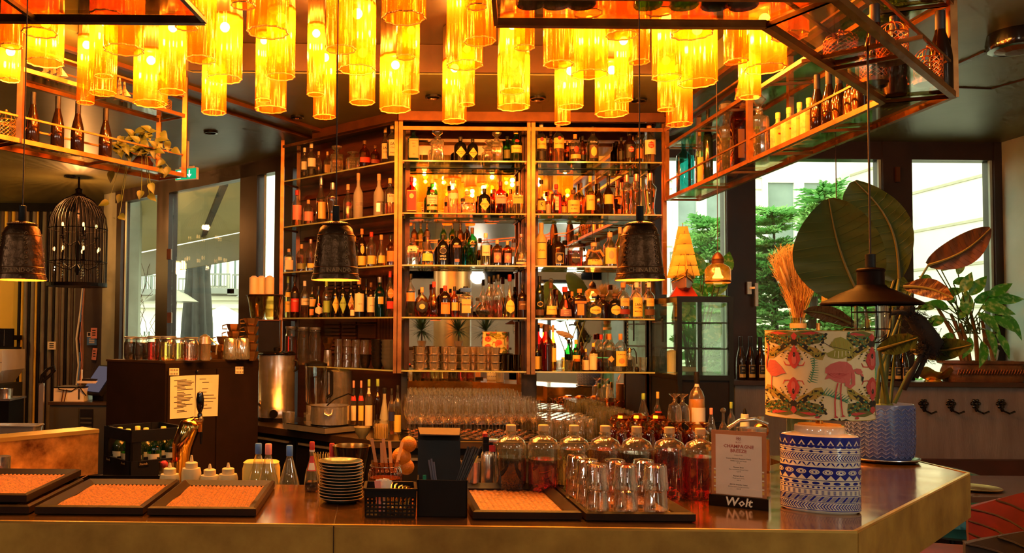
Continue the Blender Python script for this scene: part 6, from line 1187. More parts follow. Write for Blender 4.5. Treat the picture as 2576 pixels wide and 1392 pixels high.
def ornament(cx, cy, s, clip=(185, 1395)):    # winged ornament; s=+1 opens downward from cy, -1 upward
    for sx in (-1, 1):
        X = lambda v: cx+sx*v; Y_ = lambda v: cy+s*v; ok = lambda q: all(clip[0] < x < clip[1] and 62 < y < 1118 for x, y in q)
        for pts, m, ly in (([(0, 0), (90, -30), (200, -20), (330, 20), (350, 70), (260, 130), (150, 150), (40, 140)], 'print_olive', 0), ([(20, 150), (110, 150), (240, 190), (330, 260), (300, 330), (230, 320), (160, 260), (60, 210)], 'print_gold', 0), ([(30, 120), (130, 150), (210, 230), (150, 235), (80, 180)], 'print_darkl', 1), ([(60, 20), (180, -10), (300, 10), (170, 30)], 'print_rose', 1)):
            q = [(X(a), Y_(c)) for a, c in pts]
            q = [(min(max(x, clip[0]+4), clip[1]-4), min(max(y, 62), 1118)) for x, y in q]; pr(ly, m, [q])
        ds = [(ov(X(60+22*i), Y_(60+14*sin(i)), 9, 7), 'print_jade', 2) for i in range(11)]+[(ov(X(70+24*i), Y_(100-6*i+10*cos(i)), 6, 6), 'print_gold', 2) for i in range(11)]+[(ov(X(330+8*cos(i)-i*6), Y_(20+i*17), 17, 13), 'print_darkl', 1) for i in range(7)]+[(ov(X(310-i*16), Y_(250+i*14-i*i*1.6), 18, 13), 'print_darkl', 1) for i in range(7)]+[(ov(X(300-i*24), Y_(286-i*10), 9, 20, 10, .6*sx), 'print_leafy', 2) for i in range(6)]
        for q, m, ly in ds:
            if ok(q): pr(ly, m, [q])
        for q in strip([(X(20), Y_(330)), (X(45), Y_(400)), (X(95), Y_(395)), (X(115), Y_(350))], [10, 16, 14, 5]): pr(1, 'print_rose', [q]) if ok(q) else None
    for sx in (-1, 1):
        for i in range(64):
            v = 30+i*4.7; h = (10+(i*37) % 130 if i % 3 else 175+(i*53) % 130)+(30*sin(v/60)); m = ('print_darkl', 'print_olive', 'print_gold', 'print_leafy', 'print_jade', 'print_darkl')[i % 6]; q = ov(cx+sx*v, cy+s*h, 9+(i*7) % 12, 6+(i*5) % 8, 8, i)
            if all(clip[0] < x < clip[1] and 62 < y < 1118 for x, y in q): pr(2+i % 2, m, [q])
    q = [(cx, cy+s*0), (cx+34, cy+s*40), (cx+12, cy+s*90), (cx-12, cy+s*90), (cx-34, cy+s*40)]; pr(2, 'print_rose', [[(x, min(max(y, 62), 1118)) for x, y in q]])
    pr(2, 'print_darkl', [ov(cx, cy+s*120, 40, 45)]); pr(2, 'print_rose', [[(cx, cy+s*150), (cx+55, cy+s*250), (cx+70, cy+s*330), (cx+25, cy+s*420), (cx, cy+s*440), (cx-25, cy+s*420), (cx-70, cy+s*330), (cx-55, cy+s*250)]]); pr(3, 'print_pinkp', [ov(cx, cy+s*330, 26, 60)]); pr(3, 'print_darkl', [ov(cx, cy+s*270, 12, 34)])
ornament(530, 80, 1); ornament(520, 1060, -1); ornament(1350, 90, 1, (1080, 1394)); ornament(1350, 1050, -1, (1080, 1394))
# flamingos
pr(2, 'print_pinkp', [[(860, 500), (920, 450), (1000, 420), (1080, 425), (1130, 470), (1150, 540), (1140, 600), (1100, 650), (1040, 680), (960, 660), (900, 620), (850, 640), (880, 570), (855, 560)]]); pr(3, 'print_rose', [q for i in range(5) for q in strip([(880+30*i, 560), (940+30*i, 610-10*i), (1020+20*i, 620-14*i)], 6)])
pr(3, 'print_pinkp', strip([(1090, 640), (1080, 700), (1110, 725), (1145, 690), (1145, 600), (1140, 540), (1180, 520), (1225, 530)], [60, 46, 40, 38, 36, 34, 34, 40])); pr(3, 'print_pinkp', [ov(1205, 545, 36, 28)]); pr(3, 'print_darkl', [[(1232, 590), (1256, 605), (1244, 672), (1232, 640)]]); pr(3, 'print_gold' if 0 else 'print_pinkp', [[(1215, 560), (1245, 570), (1254, 606), (1230, 596)]])
pr(3, 'print_rose', strip([(985, 675), (965, 770), (952, 900), (955, 1060), (962, 1080)], 14)); pr(3, 'print_rose', strip([(1018, 680), (1012, 800), (1018, 940), (1030, 1060), (1035, 1075)], 14)); pr(3, 'print_rose', [[(940, 1085), (962, 1058), (985, 1085)], [(1010, 1075), (1035, 1048), (1062, 1070)]])
pr(2, 'print_pinkp', [[(235, 470), (260, 420), (320, 425), (390, 500), (440, 580), (390, 590), (330, 625), (270, 620), (235, 560)]]); pr(3, 'print_pinkp', strip([(250, 570), (222, 530), (216, 460), (238, 360), (244, 270), (232, 225)], [30, 22, 18, 17, 17, 16])); pr(2, 'print_rose', strip([(280, 620), (275, 720), (278, 790)], 9))
# monstera, palm fronds
pr(2, 'print_leafy', [[(900, 240), (960, 150), (1020, 130), (1090, 170), (1150, 240), (1155, 300), (1110, 350), (1040, 390), (960, 390), (890, 370), (870, 330), (960, 280)]]); pr(3, 'print_darkl', strip([(830, 190), (910, 245), (1000, 265), (1130, 295)], [7, 6, 5, 3])); pr(3, 'print_gold', [q for i in range(5) for q in strip([(935+40*i, 255), (920+44*i, 170+8*abs(i-2))], 5)]); pr(3, 'shade_cloth', [q for i in range(5) for q in strip([(960+36*i, 300), (950+40*i, 380-14*abs(i-1))], 8)])
for i in range(11): pr(2, 'print_jade', strip([(725-8*abs(i-5)*.6, 400+26*i), (790-3*abs(i-5), 380+30*i)], [11, 3])); pr(2, 'print_jade', strip([(700-60*(i/11)**2+ (30 if i < 6 else 20), 385+27*i), (720-60*(i/11)**2+30, 412+27*i)], 9))
for i in range(10): pr(2, 'print_jade', strip([(830+26*i, 810+3*i+.6*i*i), (880+26*i, 730+12*i)], [11, 3])); pr(2, 'print_jade', strip([(815+27*i, 812+3*i+.7*i*i), (842+27*i, 814+3*i+.7*(i+1)**2)], 8)); pr(2, 'print_jade', strip([(900+20*i, 820+6*i), (930+20*i, 850+7*i)], [8, 3]))
pr(2, 'print_darkl', [[(880, 1118), (930, 1095), (985, 1118)], [(985, 1118), (1000, 1085), (1015, 1118)], [(1015, 1118), (1065, 1098), (1110, 1118)]]); pr(2, 'print_rose', [ov(770, 1085, 26, 16), ov(300, 1060, 24, 18), ov(1180, 1088, 22, 16)])
for (ly, m), b in LAY.items():
    o = b.obj('print', m, sh, kind='stuff'); o2 = o.copy(); col.objects.link(o2); o2.rotation_euler.z = pi
b = MB()
for q in (zt_, zb_): b.tube([(SR*cos(a), SR*sin(a), q) for a in [2*pi*j/48 for j in range(49)]], .0012, 5, False)
b.obj('hem', 'print_gold', sh, 1)
# ================================================================ things on the back counter
thin('wine_glass', (.985, .98, .96), gloss=.95, rough=.05, blend=.45, diff=.045, dc=(1, .95, .90))
def lathe_obj(prof, n, name, m, loc, label, cat, group=None): return tag(MB().loft([[(q*cos(a), q*sin(a), z) for a in [2*pi*j/n for j in range(n)]] for q, z in prof], cap=False).obj(name, m, None, 1, loc), label, cat, group)
WG = [(.031, 0), (.032, .002), (.012, .006), (.004, .012), (.0035, .09), (.006, .10), (.026, .118), (.033, .138), (.034, .155), (.029, .20), (.025, .235)]
r = T('rubber_mat', 'black rubber bar mat under the rows of wine glasses', 'mat', (.62, 5.58, BZ)); MB().b2(-.47, .70, -.285, .30, 0, .004).obj('mat', 'black', r); b = MB(); [b.bar((-.46, -.28+i*.02, .0045), (.69, -.28+i*.02, .0045), .006, .003) for i in range(29)]; b.obj('ribs', 'black', r, kind='stuff')
proto = None; nrow = 7; ncol = 12
for j in range(nrow):
    for i in range(ncol):
        X = .215+i*.068+(.034 if j % 2 else 0); Yq = 5.325+j*.082
        lab = 'stemmed wine glass, %s row from the front, %s in that row from the left' % (ORD[j], ORD[i])
        if proto is None: proto = lathe_obj(WG, 20, 'wine_glass', 'wine_glass', (X, Yq, BZ+.006), lab, 'glass', 'wine glasses on the back counter')
        else: dup(proto, (X, Yq, BZ+.006), 0, lab)
# upturned ribbed tumblers in rows
proto = None
for j in range(8):
    for i in range(5):
        X = 1.055+i*.064+(.03 if j % 2 else 0); Yq = 5.33+j*.064; lab = 'tall upturned ribbed tumbler, %s row from front, %s in its row' % (ORD[j], ORD[i])
        if proto is None: proto = tag(tumbler_mesh(.030, .125, True, 20).obj('ribbed_tumbler', 'tumbler_glass', None, 1, (X, Yq, BZ+.006)), lab, 'glass', 'ribbed tumblers on the back counter')
        else: dup(proto, (X, Yq, BZ+.006), 0, lab)
proto = None
for j in range(5):
    for i in range(4):
        X = 1.41+i*.055; Yq = 5.42+j*.09; lab = 'straight highball glass, %s row from front, %s in its row' % (ORD[j], ORD[i])
        if proto is None: proto = tag(tumbler_mesh(.025, .17, False, 12).obj('highball_glass', 'tumbler_glass', None, 1, (X, Yq, BZ+.006)), lab, 'glass', 'highball glasses on the back counter')
        else: dup(proto, (X, Yq, BZ+.006), 0, lab)
# copper mugs and amber goblets in front of them
pm('copper', (.80, .30, .07), .18, 1, c2=(.70, .24, .05)); thin('amber_glass', (.85, .42, .10), gloss=.8, rough=.04, blend=.4)
proto = None
for i, (x, D) in enumerate(((1566, 5.2), (1606, 5.2), (1654, 5.2))):
    p = P(x, 836, D); z = P(x, 1062, D).z; p.z = z; lab = ('left', 'middle', 'right')[i]+' hammered copper mug upturned on the goblets'
    if proto is None:
        proto = T('copper_mug', lab, 'mug', p, 0, 'copper mugs on the back counter'); k = K(D); MB().ball((0, 0, 10*k), 20*k, 10, 6, (1, 1, .7)).obj('body', 'copper', proto); MB().tube([(-16*k, -3*k, 16*k), (-30*k, -6*k, 14*k), (-32*k, -6*k, 0), (-24*k, -5*k, -8*k)], 1.6*k, 6).obj('handle', 'copper', proto, 1)
    else: dup(proto, p, 0, lab)
GB = [(.036, 0), (.038, .002), (.036, .055), (.030, .085), (.012, .095), (.007, .105), (.010, .112), (.006, .12), (.030, .138), (.031, .140)]
proto = None; n_ = 0
for j in range(4):
    for i in range(7):
        X = 1.40+i*.078+(.03 if j % 2 else 0); Yq = 4.98+j*.085
        if Yq > 5.3 or n_ > 30: continue
        n_ += 1; lab = 'upturned amber goblet, %s row from front, %s from left in its row' % (ORD[j], ORD[i])
        if proto is None: proto = lathe_obj(GB, 20, 'goblet', 'amber_glass', (X, Yq, BZ+.006), lab, 'glass', 'goblets behind the demijohns')
        else: dup(proto, (X, Yq, BZ+.006), 0, lab)
r = T('glass_drainer', 'low dark drainer carrying the goblets before the back counter', 'drainer', (1.65, 5.1, 0)); MB().b2(-.32, .4, -.17, .175, BZ-.03, BZ-.001).obj('tray', 'bar_steel', r); MB().b2(-.30, .38, -.15, .15, 0, BZ-.03).obj('stand', 'black', r)
for i, (x, D) in enumerate(((1696, 5.05), (1716, 5.08))):
    p = P(x, 836, D); p.z = P(x, 1062, D).z; lathe_obj([(q*1.05, z*1.15) for q, z in GB], 24, 'goblet', 'wine_glass', p, ('left', 'right')[i]+' clear upturned goblet on top, beside the orange juice bottle', 'glass')
def bk(x, yt, D, w, shape, gl, liq, fill, cap, label, labs=(), txt=(), z=BZ, name='bottle'):
    p = P(x, 836, D); p.z = z; return bottle(name, label, 'bottle', p, P(x, yt, D).z-z, w*K(D), shape, gl, liq, fill, cap, labs, txt)
bk(1752, 936, 5.15, 40, 'squat', 'clear', 'juice', .62, 'black', 'orange juice bottle with dark cap before the glass cabinet', [(.30, .52, 1.0, 'white'), (.80, .90, 1.3, 'white')])
bk(1618, 990, 5.4, 30, 'pet', 'clear', 'yellow', .5, 'green', 'clear flask of lime juice with bright green cap'); bk(1654, 986, 5.4, 20, 'std', 'clear', 'rust', .5, 'gold', 'small bottle with red label behind the copper mugs', [(.5, .6, 1, 'red')])
bk(1788, 1027, 4.9, 26, 'pet', 'clear', 'yellow', .45, 'pink', 'plastic bottle with pink cap behind the menu card', z=.92); bk(1838, 1012, 5.1, 20, 'std', 'clear', 'clear', .5, 'green', 'clear bottle with dark green cap above the menu card'); bk(1818, 1026, 5.0, 26, 'globe', 'clear', 'clear', .3, None, 'small glass flask with ball stopper above menu card')
MB().ball((0, 0, .22), .016, 10, 8).obj('stopper', 'bottle_clear', near('small glass flask'), 1)
p = P(1872, 836, 4.6); p.z = .95; r = T('pour_bottle', 'white pour bottle with black spout right of the menu card', 'bottle', p); k = K(4.6); z1 = P(1872, 1042, 4.6).z-.95; MB().lathe([(12*k, 0), (12*k, z1*.7), (9*k, z1), (8*k, z1)], 16).obj('body', 'c_white', r, 1); MB().lathe([(5*k, z1), (4*k, z1+8*k), (1.5*k, z1+14*k)], 10).obj('spout', 'black', r, 1)
r = T('rear_caddy', 'dark caddy standing behind the menu card on the work area', 'caddy', (P(1872, 836, 4.6).x, 4.65, 0)); MB().b2(-.2, .12, -.12, .15, 0, .949).obj('cabinet', 'black', r); MB().b2(-.2, .12, -.12, .15, .935, .9495).obj('top', 'bar_steel', r)
# steel and copper shaker group beside the lamp
p = PZ(1925, 1232, CT); r = T('champagne_cooler', 'polished oval steel cooler with curved handle behind the menu', 'cooler', (p.x, p.y+.10, CT)); k = K(p.y+.1)
MB().lathe([(20*k, 0), (24*k, .004), (28*k, 100*k), (30*k, 140*k), (27*k, 140*k), (22*k, .01)], 28, sx=1.2).obj('body', 'steel', r, 1); MB().tube([(-60*k, 0, 138*k), (-30*k, 0, 158*k), (10*k, 0, 162*k), (40*k, 0, 150*k)], 5*k, 10).obj('handle', 'chrome', r, 1)
p = PZ(1960, 1200, CT); r = T('copper_shaker', 'copper strainer mug tucked behind the patterned jar', 'mug', (p.x-.01, p.y+.12, CT)); MB().ball((0, 0, .15), .028, 14, 10).obj('ball', 'copper', r, 1); MB().lathe([(.026, 0), (.03, .004), (.03, .11), (.028, .12)], 22).obj('cup', 'copper', r, 1); MB().tube([(0, 0, .17), (.0, 0, .20)], .012, 10).obj('knob', 'chrome', r, 1)
# ---- left wing counter
def wc(px, s): k = (px-PPX)/F; D = (5.25+s*1.4142)/(1+k); return Vector((k*D, D, BZ))
p = wc(698, .30); k = K(p.y); h = P(698, 893, p.y).z-BZ; rad = 46*k; r = T('hot_water_urn', 'tall steel hot water urn with black dial on left back counter', 'urn', p, -.15)
MB().lathe([(rad, .03), (rad, h*.24), (rad*.985, h*.245), (rad*.985, h)], 40).obj('tank', 'steel', r, 1); MB().lathe([(rad*1.05, h), (rad*1.08, h+.006), (rad*.9, h+.022), (rad*.3, h+.03)], 32).obj('lid', 'black_gloss', r, 1); MB().lathe([(rad*.16, h+.028), (rad*.18, h+.05), (rad*.1, h+.055)], 16).obj('lid_knob', 'black', r, 1); MB().lathe([(rad*.95, 0), (rad*.98, .03)], 32).obj('foot', 'black', r)
MB().tube([(rad*.15, -rad*.98, h*.13), (rad*.15, -rad*1.12, h*.13)], rad*.22, 18).obj('dial', 'black', r, 1); MB().tube([(-rad*.85, -rad*.55, h*.26), (-rad*1.15, -rad*.75, h*.26), (-rad*1.15, -rad*.75, h*.18)], .012, 8).obj('tap', 'black', r, 1)
for sx in (-1, 1): MB().tube([(sx*rad, 0, h*.92), (sx*rad*1.14, 0, h*.9), (sx*rad*1.14, 0, h*.78), (sx*rad, 0, h*.76)], .010, 8).obj('side_handle', 'black', r, 1)
p = wc(857, .46); k = K(p.y); h = P(857, 905, p.y).z-BZ; r = T('steel_pot', 'tall steel stockpot behind the saucepan on left back counter', 'pot', p); MB().lathe([(30*k, 0), (31*k, .005), (31*k, h*.8), (32*k, h*.82), (30*k, h*.82), (29*k, .01)], 32).obj('body', 'steel', r, 1); MB().lathe([(31*k, h*.82), (10*k, h*.86)], 28).obj('lid', 'steel', r, 1)
p = wc(797, .28); k = K(p.y); r = T('blender', 'bar blender with clear jug and steel base on left back counter', 'blender', p, .2); MB().b2(-27*k, 27*k, -27*k, 27*k, 0, 32*k).obj('base', 'steel', r); MB().lathe([(24*k, 32*k), (24*k, 52*k)], 4, e=6).obj('collar', 'steel', r)
MB().lathe([(20*k, 52*k), (26*k, 62*k), (27*k, 150*k), (26*k, 150*k), (20*k, 56*k)], 24, e=4).obj('jug', 'clear_glass', r, 1); MB().lathe([(27*k, 150*k), (27*k, 157*k), (10*k, 162*k)], 24, e=4).obj('lid', 'black', r, 1); MB().lathe([(3*k, 55*k), (2*k, 120*k), (4*k, 124*k)], 8).obj('blade_shaft', 'steel', r); MB().tube([(27*k, 0, 140*k), (40*k, 0, 135*k), (40*k, 0, 80*k), (27*k, 0, 70*k)], 4*k, 8).obj('handle', 'black', r, 1)
p = wc(812, .09); k = K(p.y); r = T('induction_plate', 'flat black induction plate with steel edge under the saucepan', 'hotplate', p, -pi/4); MB().b2(-.20, .20, -.15, .15, .012, .045).obj('body', 'steel', r); MB().b2(-.19, .19, -.14, .14, .045, .05).obj('glass_top', 'black_gloss', r); MB().b2(-.19, .19, -.13, .13, 0, .012).obj('feet', 'black', r)
p2 = wc(832, .11); p2.z = BZ+.05; k = K(p2.y); r = T('saucepan', 'wide steel saucepan on the induction plate', 'saucepan', p2); MB().lathe([(46*k, 0), (49*k, .006), (49*k, 46*k), (51*k, 48*k), (48*k, 48*k), (47*k, .012), (5*k, .01)], 36).obj('body', 'steel', r, 1); MB().tube([(-10*k, -48*k, 40*k), (-8*k, -54*k, 30*k), (0, -56*k, 26*k), (8*k, -54*k, 30*k), (10*k, -48*k, 40*k)], 2.5*k, 8).obj('loop_handle', 'chrome', r, 1); MB().tube([(-6*k, -20*k, 48*k), (10*k, -5*k, 62*k), (46*k, 10*k, 76*k), (60*k, 12*k, 70*k)], 1.8*k, 6).obj('probe_cable', 'black', r, 1)
p = wc(622, .14); k = K(p.y); r = T('milk_pitcher', 'small steel pitcher with spout beside the urn', 'pitcher', p); MB().lathe([(15*k, 0), (17*k, .004), (15*k, 48*k), (14*k, 56*k), (13*k, 56*k)], 24).obj('body', 'steel', r, 1); MB().tube([(-15*k, -4*k, 44*k), (-21*k, -6*k, 40*k), (-20*k, -6*k, 18*k), (-16*k, -4*k, 12*k)], 2*k, 6).obj('handle', 'steel', r, 1); MB().lathe([(14*k, 56*k), (4*k, 60*k), (2*k, 64*k)], 18).obj('lid', 'steel', r, 1)
p = wc(729, .06); k = K(p.y); lathe_obj([(14*k, 0), (14.5*k, .003), (16*k, 40*k), (15*k, 40*k), (13*k, .004), (.001, .004)], 24, 'steel_cup', 'steel', p, 'plain steel cup in front of the urn', 'cup')
p = wc(914, .05); k = K(p.y); r = T('ceramic_bowl', 'small green ceramic bowl at the corner of the back counter', 'bowl', p); MB().lathe([(9*k, 0), (10*k, 3*k), (17*k, 12*k), (20*k, 27*k), (19*k, 27*k), (12*k, 8*k), (1*k, 5*k)], 28).obj('bowl', pm('celadon', (.20, .19, .10), .35, c2=(.13, .12, .06)), r, 1); MB().tube([(19.7*k*cos(a), 19.7*k*sin(a), 27*k) for a in [2*pi*j/28 for j in range(29)]], .9*k, 5, False).obj('rim', 'plate_rim', r, 1)
p = P(961, 836, 5.34); p.z = BZ; k = K(p.y); r = T('toothpick_jar', 'ribbed glass jar packed with golden sticks on the back counter', 'jar', p); MB().lathe([(19*k, 0), (20*k, 2*k), (20*k, 38*k), (18*k, 44*k), (19*k, 48*k)], 28).obj('glass', 'tumbler_glass', r, 1)
b = MB()
for i in range(60): a = i*2.4; q = 17*k*math.sqrt(i/60); b.lathe([(1*k, 2*k), (1*k, 38*k)], 5, (q*cos(a), q*sin(a), 0))
b.obj('sticks', 'c_gold', r, kind='stuff')
for x, yt, w, gl, liq, cap, s, lb, labs in ((893, 958, 15, 'clear', 'gold', 'pink', .50, 'small syrup bottle with pink cap, leftmost by the steel pot', [(.2, .5, 1, 'cream'), (.6, .7, 1, 'red')]), (911, 958, 15, 'clear', 'gold', 'pink', .50, 'small syrup bottle with pink cap, right of its twin', [(.2, .5, 1, 'yellow'), (.6, .7, 1, 'red')]), (930, 955, 20, 'clear', 'dark', 'green', .47, 'syrup bottle with dark green cap and spotted label', [(.1, .5, 1.1, 'cream'), (.72, .84, 1.2, 'white')]), (952, 954, 22, 'brown', None, 'green', .50, 'brown wine bottle with green capsule on the back counter', []), (969, 976, 26, 'frost', None, 'black', .40, 'grey frosted squeeze bottle on the back counter', []), (987, 978, 18, 'clear', 'gold', 'black', .42, 'clear bottle with blue label by the wine glasses', [(.3, .5, 1, 'navy')]), (1002, 970, 20, 'clear', 'clear', 'black', .45, 'clear bottle with black pourer by the wine glasses', [(.05, .4, 1, 'yellow')])):
    p = wc(x, s-.1); p.y = min(p.y, 5.8); bottle('bottle', lb, 'bottle', p, P(x, yt, p.y).z-BZ, w*K(p.y), 'cone' if gl == 'frost' else 'std', gl, liq, .5, cap, labs)
# ---- glazed fridge cabinet at the right end, model ship on top
FX0, FX1, FY0, FY1, FT = 1.846, 2.19, 5.35, 5.90, P(1703, 746, 5.35).z
r = T('display_fridge', 'black countertop display fridge with glass sides right of the shelves', 'fridge', ((FX0+FX1)/2, (FY0+FY1)/2, BZ)); hx, hy, H = (FX1-FX0)/2, (FY1-FY0)/2, FT-BZ; zb = P(1775, 945, 5.35).z-BZ
b = MB()
for sx in (-1, 1):
    for sy in (-1, 1): b.b2(sx*hx-sx*.028, sx*hx, sy*hy-sy*.028, sy*hy, 0, H)
b.b2(-hx-.002, hx+.002, -hy-.002, hy+.002, H-.035, H+.001); b.b2(-hx-.002, hx+.002, -hy-.002, hy+.002, zb-.03, zb); b.obj('frame', 'black_gloss', r); MB().b2(-hx+.004, hx-.004, -hy+.01, hy-.004, 0, zb-.03).obj('plinth', 'black', r)
MB().b2(-hx+.028, hx-.028, -hy+.006, -hy+.012, zb, H-.035).obj('glass_pane', 'window_glass', r); MB().b2(-hx+.006, -hx+.012, -hy+.028, hy-.028, zb, H-.035).obj('glass_pane', 'window_glass', r); MB().b2(hx-.012, hx-.006, -hy+.028, hy-.028, zb, H-.035).obj('glass_pane', 'window_glass', r); MB().b2(-hx+.028, hx-.028, hy-.012, hy-.006, zb, H-.035).obj('glass_pane', 'window_glass', r)
MB().b2(-.012, .012, hy-.03, hy-.012, zb, H-.035).obj('rear_mullion', 'black', r)
for z in (.36, .72): s = MB(); zz = zb+(H-.035-zb)*z; [s.bar((-hx+.03, -hy+.03+i*.05, zz), (hx-.03, -hy+.03+i*.05, zz), .004) for i in range(11)]; s.bar((-hx+.03, -hy+.02, zz), (hx-.03, -hy+.02, zz), .008); s.bar((-hx+.03, -hy+.02, zz), (-hx+.03, hy-.02, zz), .008); s.obj('wire_shelf', 'black', r)
s = MB(); [s.b2(-hx+.013, -hx+.018, -hy+.05, -hy+.06, zb+.02+i*.025, zb+.032+i*.025) for i in range(int((H-.08-zb)/.025))]; s.obj('shelf_ladder', 'white', r, kind='stuff'); s = MB(); [s.b2(-.10, .12, -hy-.001, -hy+.008, .02+i*.014, .026+i*.014) for i in range(8)]; s.obj('vent_grille', 'black', r); MB().b2(-hx-.006, -hx, -.02, 0, zb+.2, zb+.36).obj('door_handle', 'black_gloss', r)
for i, (x, y) in enumerate(((-.08, .1),)): MB().lathe([(.03, zb+.002), (.03, zb+.14), (.004, zb+.15)], 16, (x, y, 0)).obj('stored_candle', 'c_cream', r)
pl = ship('tall model sailing ship with golden sails on the display fridge', (1.955, 5.56, FT), .56, -pi/2-.25, hull='ship_wood', sailm='sail_gold', tall=.92)
MB().loft([[(x*s_, y*s_, z) for x, y in ((-.13, -.08), (.13, -.08), (.13, .08), (-.13, .08))] for s_, z in ((1, 0), (.55, .07))]).obj('stand', 'ship_red', pl)
for i, (z, w) in enumerate(((.10, .05), (.125, .055))): MB().tube([(-.18, -w, z), (0, -w-.012, z), (.12, -w*.8, z+.01), (.20, 0, z+.03), (.12, w*.8, z+.01), (0, w+.012, z), (-.18, w, z)], .004, 5).obj('wale', 'sail_gold', pl)
# ---- wine bottles on the window ledge
for i, (x, yt) in enumerate(((1863, 847), (1887, 847), (1912, 848), (1937, 849), (2228, 860), (2252, 858), (2272, 862))):
    D = 6.27; p = P(x, 836, D); p.z = LZ; bottle('wine_bottle', ('first', 'second', 'third', 'fourth', 'fifth', 'sixth', 'seventh')[i]+' dark wine bottle from the left on the window ledge', 'bottle', p, P(x, yt, D).z-LZ, 23.5*K(D), 'flute', 'brown', None, .5, 'black', [(.06, .35, .75, 'gold'), (.14, .34, .68, 'black')], [('BB', .27, .020, 'cream'), ('BLESS', .20, .010, 'gold')], .1, 'wine bottles on the window ledge')
# ================================================================ left service corner
Bd = Vector((-LD.y, LD.x, 0)); C0 = P(418, 836, 5.0); C0.z = 0; FH = P(418, 915, 5.0).z
c1, c2_, c3 = C0+LD*.80, C0+LD*.80+Bd*.5, C0+Bd*.5
r = T('bottle_fridge', 'tall black fridge cabinet with paper notices behind the beer tap', 'fridge', C0); q = [v-C0 for v in (C0, c1, c2_, c3)]
MB().prism([(v.x, v.y) for v in q], 0, FH).obj('cabinet', pm('fridge_black', (.013, .007, .005), .42, c2=(.018, .009, .007), spec=.2), r); b = MB(); b.prism([(v.x*1.01-.004, v.y*1.01) for v in q], FH, FH+.012); b.obj('top', 'bar_steel', r)
OUTN = -Bd
dr = MB(); 
for s0, s1 in ((.01, .40), (.41, .79)): a_, e_ = LD*s0+OUTN*.006, LD*s1+OUTN*.006; MB().bar(a_+Vector((0, 0, FH*.5)), e_+Vector((0, 0, FH*.5)), .012, FH*.94).obj('door', 'fridge_black', r)
fa = math.atan2(LD.y, LD.x)
def onface(px, py, off=.014): w = ray(px, py); nrm = OUTN; s = (C0+OUTN*off-EYE).dot(nrm)/w.dot(nrm); return EYE+w*s
def notice(name, cor, label, lines, m='paper', n=16):
    v = [onface(x, y) for x, y in cor]; o = v[3]; r = T(name, label, 'paper', o); w = [p-o for p in v]; t_ = OUTN*.001; MB().add([*w, *[p+t_ for p in w]], [(0, 1, 2, 3), (7, 6, 5, 4), (0, 4, 5, 1), (1, 5, 6, 2), (2, 6, 7, 3), (3, 7, 4, 0)]).obj('sheet', m, r)
    b = MB(); ru = random.Random(len(label))
    for i in range(n):
        t0 = .10+.78*i/n; L_ = ru.uniform(.25, .7); x0 = .15+(.12 if i % 4 else 0)
        if ru.random() < .12: continue
        f = lambda s, t: (w[0].lerp(w[1], s)).lerp(w[3].lerp(w[2], s), t)+OUTN*.0016
        p0, p1 = f(x0, t0), f(x0+L_, t0); b.bar(p0, p1, .0006, .0035)
    if lines: b.obj('print', 'ink', r, kind='stuff')
    return r
notice('paper_notice', [(428, 948), (491, 944), (490, 1050), (427, 1055)], 'left typed paper sheet taped to the black fridge', True, n=24); notice('paper_notice', [(493, 944), (550, 943), (547, 1047), (491, 1049)], 'right typed paper sheet taped to the black fridge', True, n=10)
for x, y, s, lb in ((426, 927, 24, 'barcode sticker above the typed sheets on the fridge'), (592, 923, 20, 'barcode sticker at right on the black fridge')):
    rr_ = notice('barcode_sticker', [(x, y), (x+s, y), (x+s, y+18), (x, y+18)], lb, False); b = MB(); v = rr_.location
    for j in range(2):
        for i in range(9): a_ = onface(x+2+i*2.3, y+2+j*9, .0165)-v; c_2 = onface(x+2+i*2.3, y+7+j*9, .0165)-v; b.bar(a_, c_2, .0025 if i % 3 else .0012, .0006)
    b.obj('bars', 'ink', rr_, kind='stuff')
p = onface(497, 935, .02); tag(MB().ball((0, 0, 0), .011, 10, 8).obj('fridge_lock', 'black_gloss', None, 1, p), 'round black lock on the fridge between the sheets', 'lock')
# preserve jars on top
for i, (x, D, w, yt, liq, nm) in enumerate(((330, 5.30, 36, 847, 'dark', 'near-black'), (357, 5.26, 34, 848, 'dark', 'dark plum'), (388, 5.16, 36, 846, 'red', 'dark cherry red'), (424, 5.10, 42, 846, 'gold', 'clear yellow'), (452, 5.30, 32, 850, 'yellow', 'pale'), (481, 5.14, 40, 848, 'pink', 'rosy red'))):
    p = P(x, 836, D); p.z = FH+.012; h = P(x, yt, D).z-p.z; r = bottle('preserve_jar', 'clip-top preserve jar of %s liquid on the black fridge' % nm, 'jar', p, h, w*K(D), 'jar', 'clear', liq, .74, 'silver', (), (), 0, 'preserve jars on the fridge'); MB().tube([(w*K(D)*.45*cos(a), w*K(D)*.45*sin(a), h*.9) for a in [2*pi*j/20 for j in range(21)]], .0022, 5, False).obj('wire_clip', 'chrome', r, 1)
p = P(516, 836, 5.2); p.z = FH+.012; k = K(5.2); r = T('cream_dispenser', 'ribbed tin canister with pull handle on the fridge', 'canister', p); MB().lathe([(14*k, 0), (14.5*k, 3*k), (14.5*k, 40*k), (16*k, 42*k), (13*k, 60*k), (4*k, 66*k)], 24).obj('body', 'phin_metal', r, 1); MB().tube([(14*k, 0, 55*k), (30*k, 0, 40*k), (28*k, 0, 15*k)], 2*k, 6).obj('handle', 'steel', r, 1)
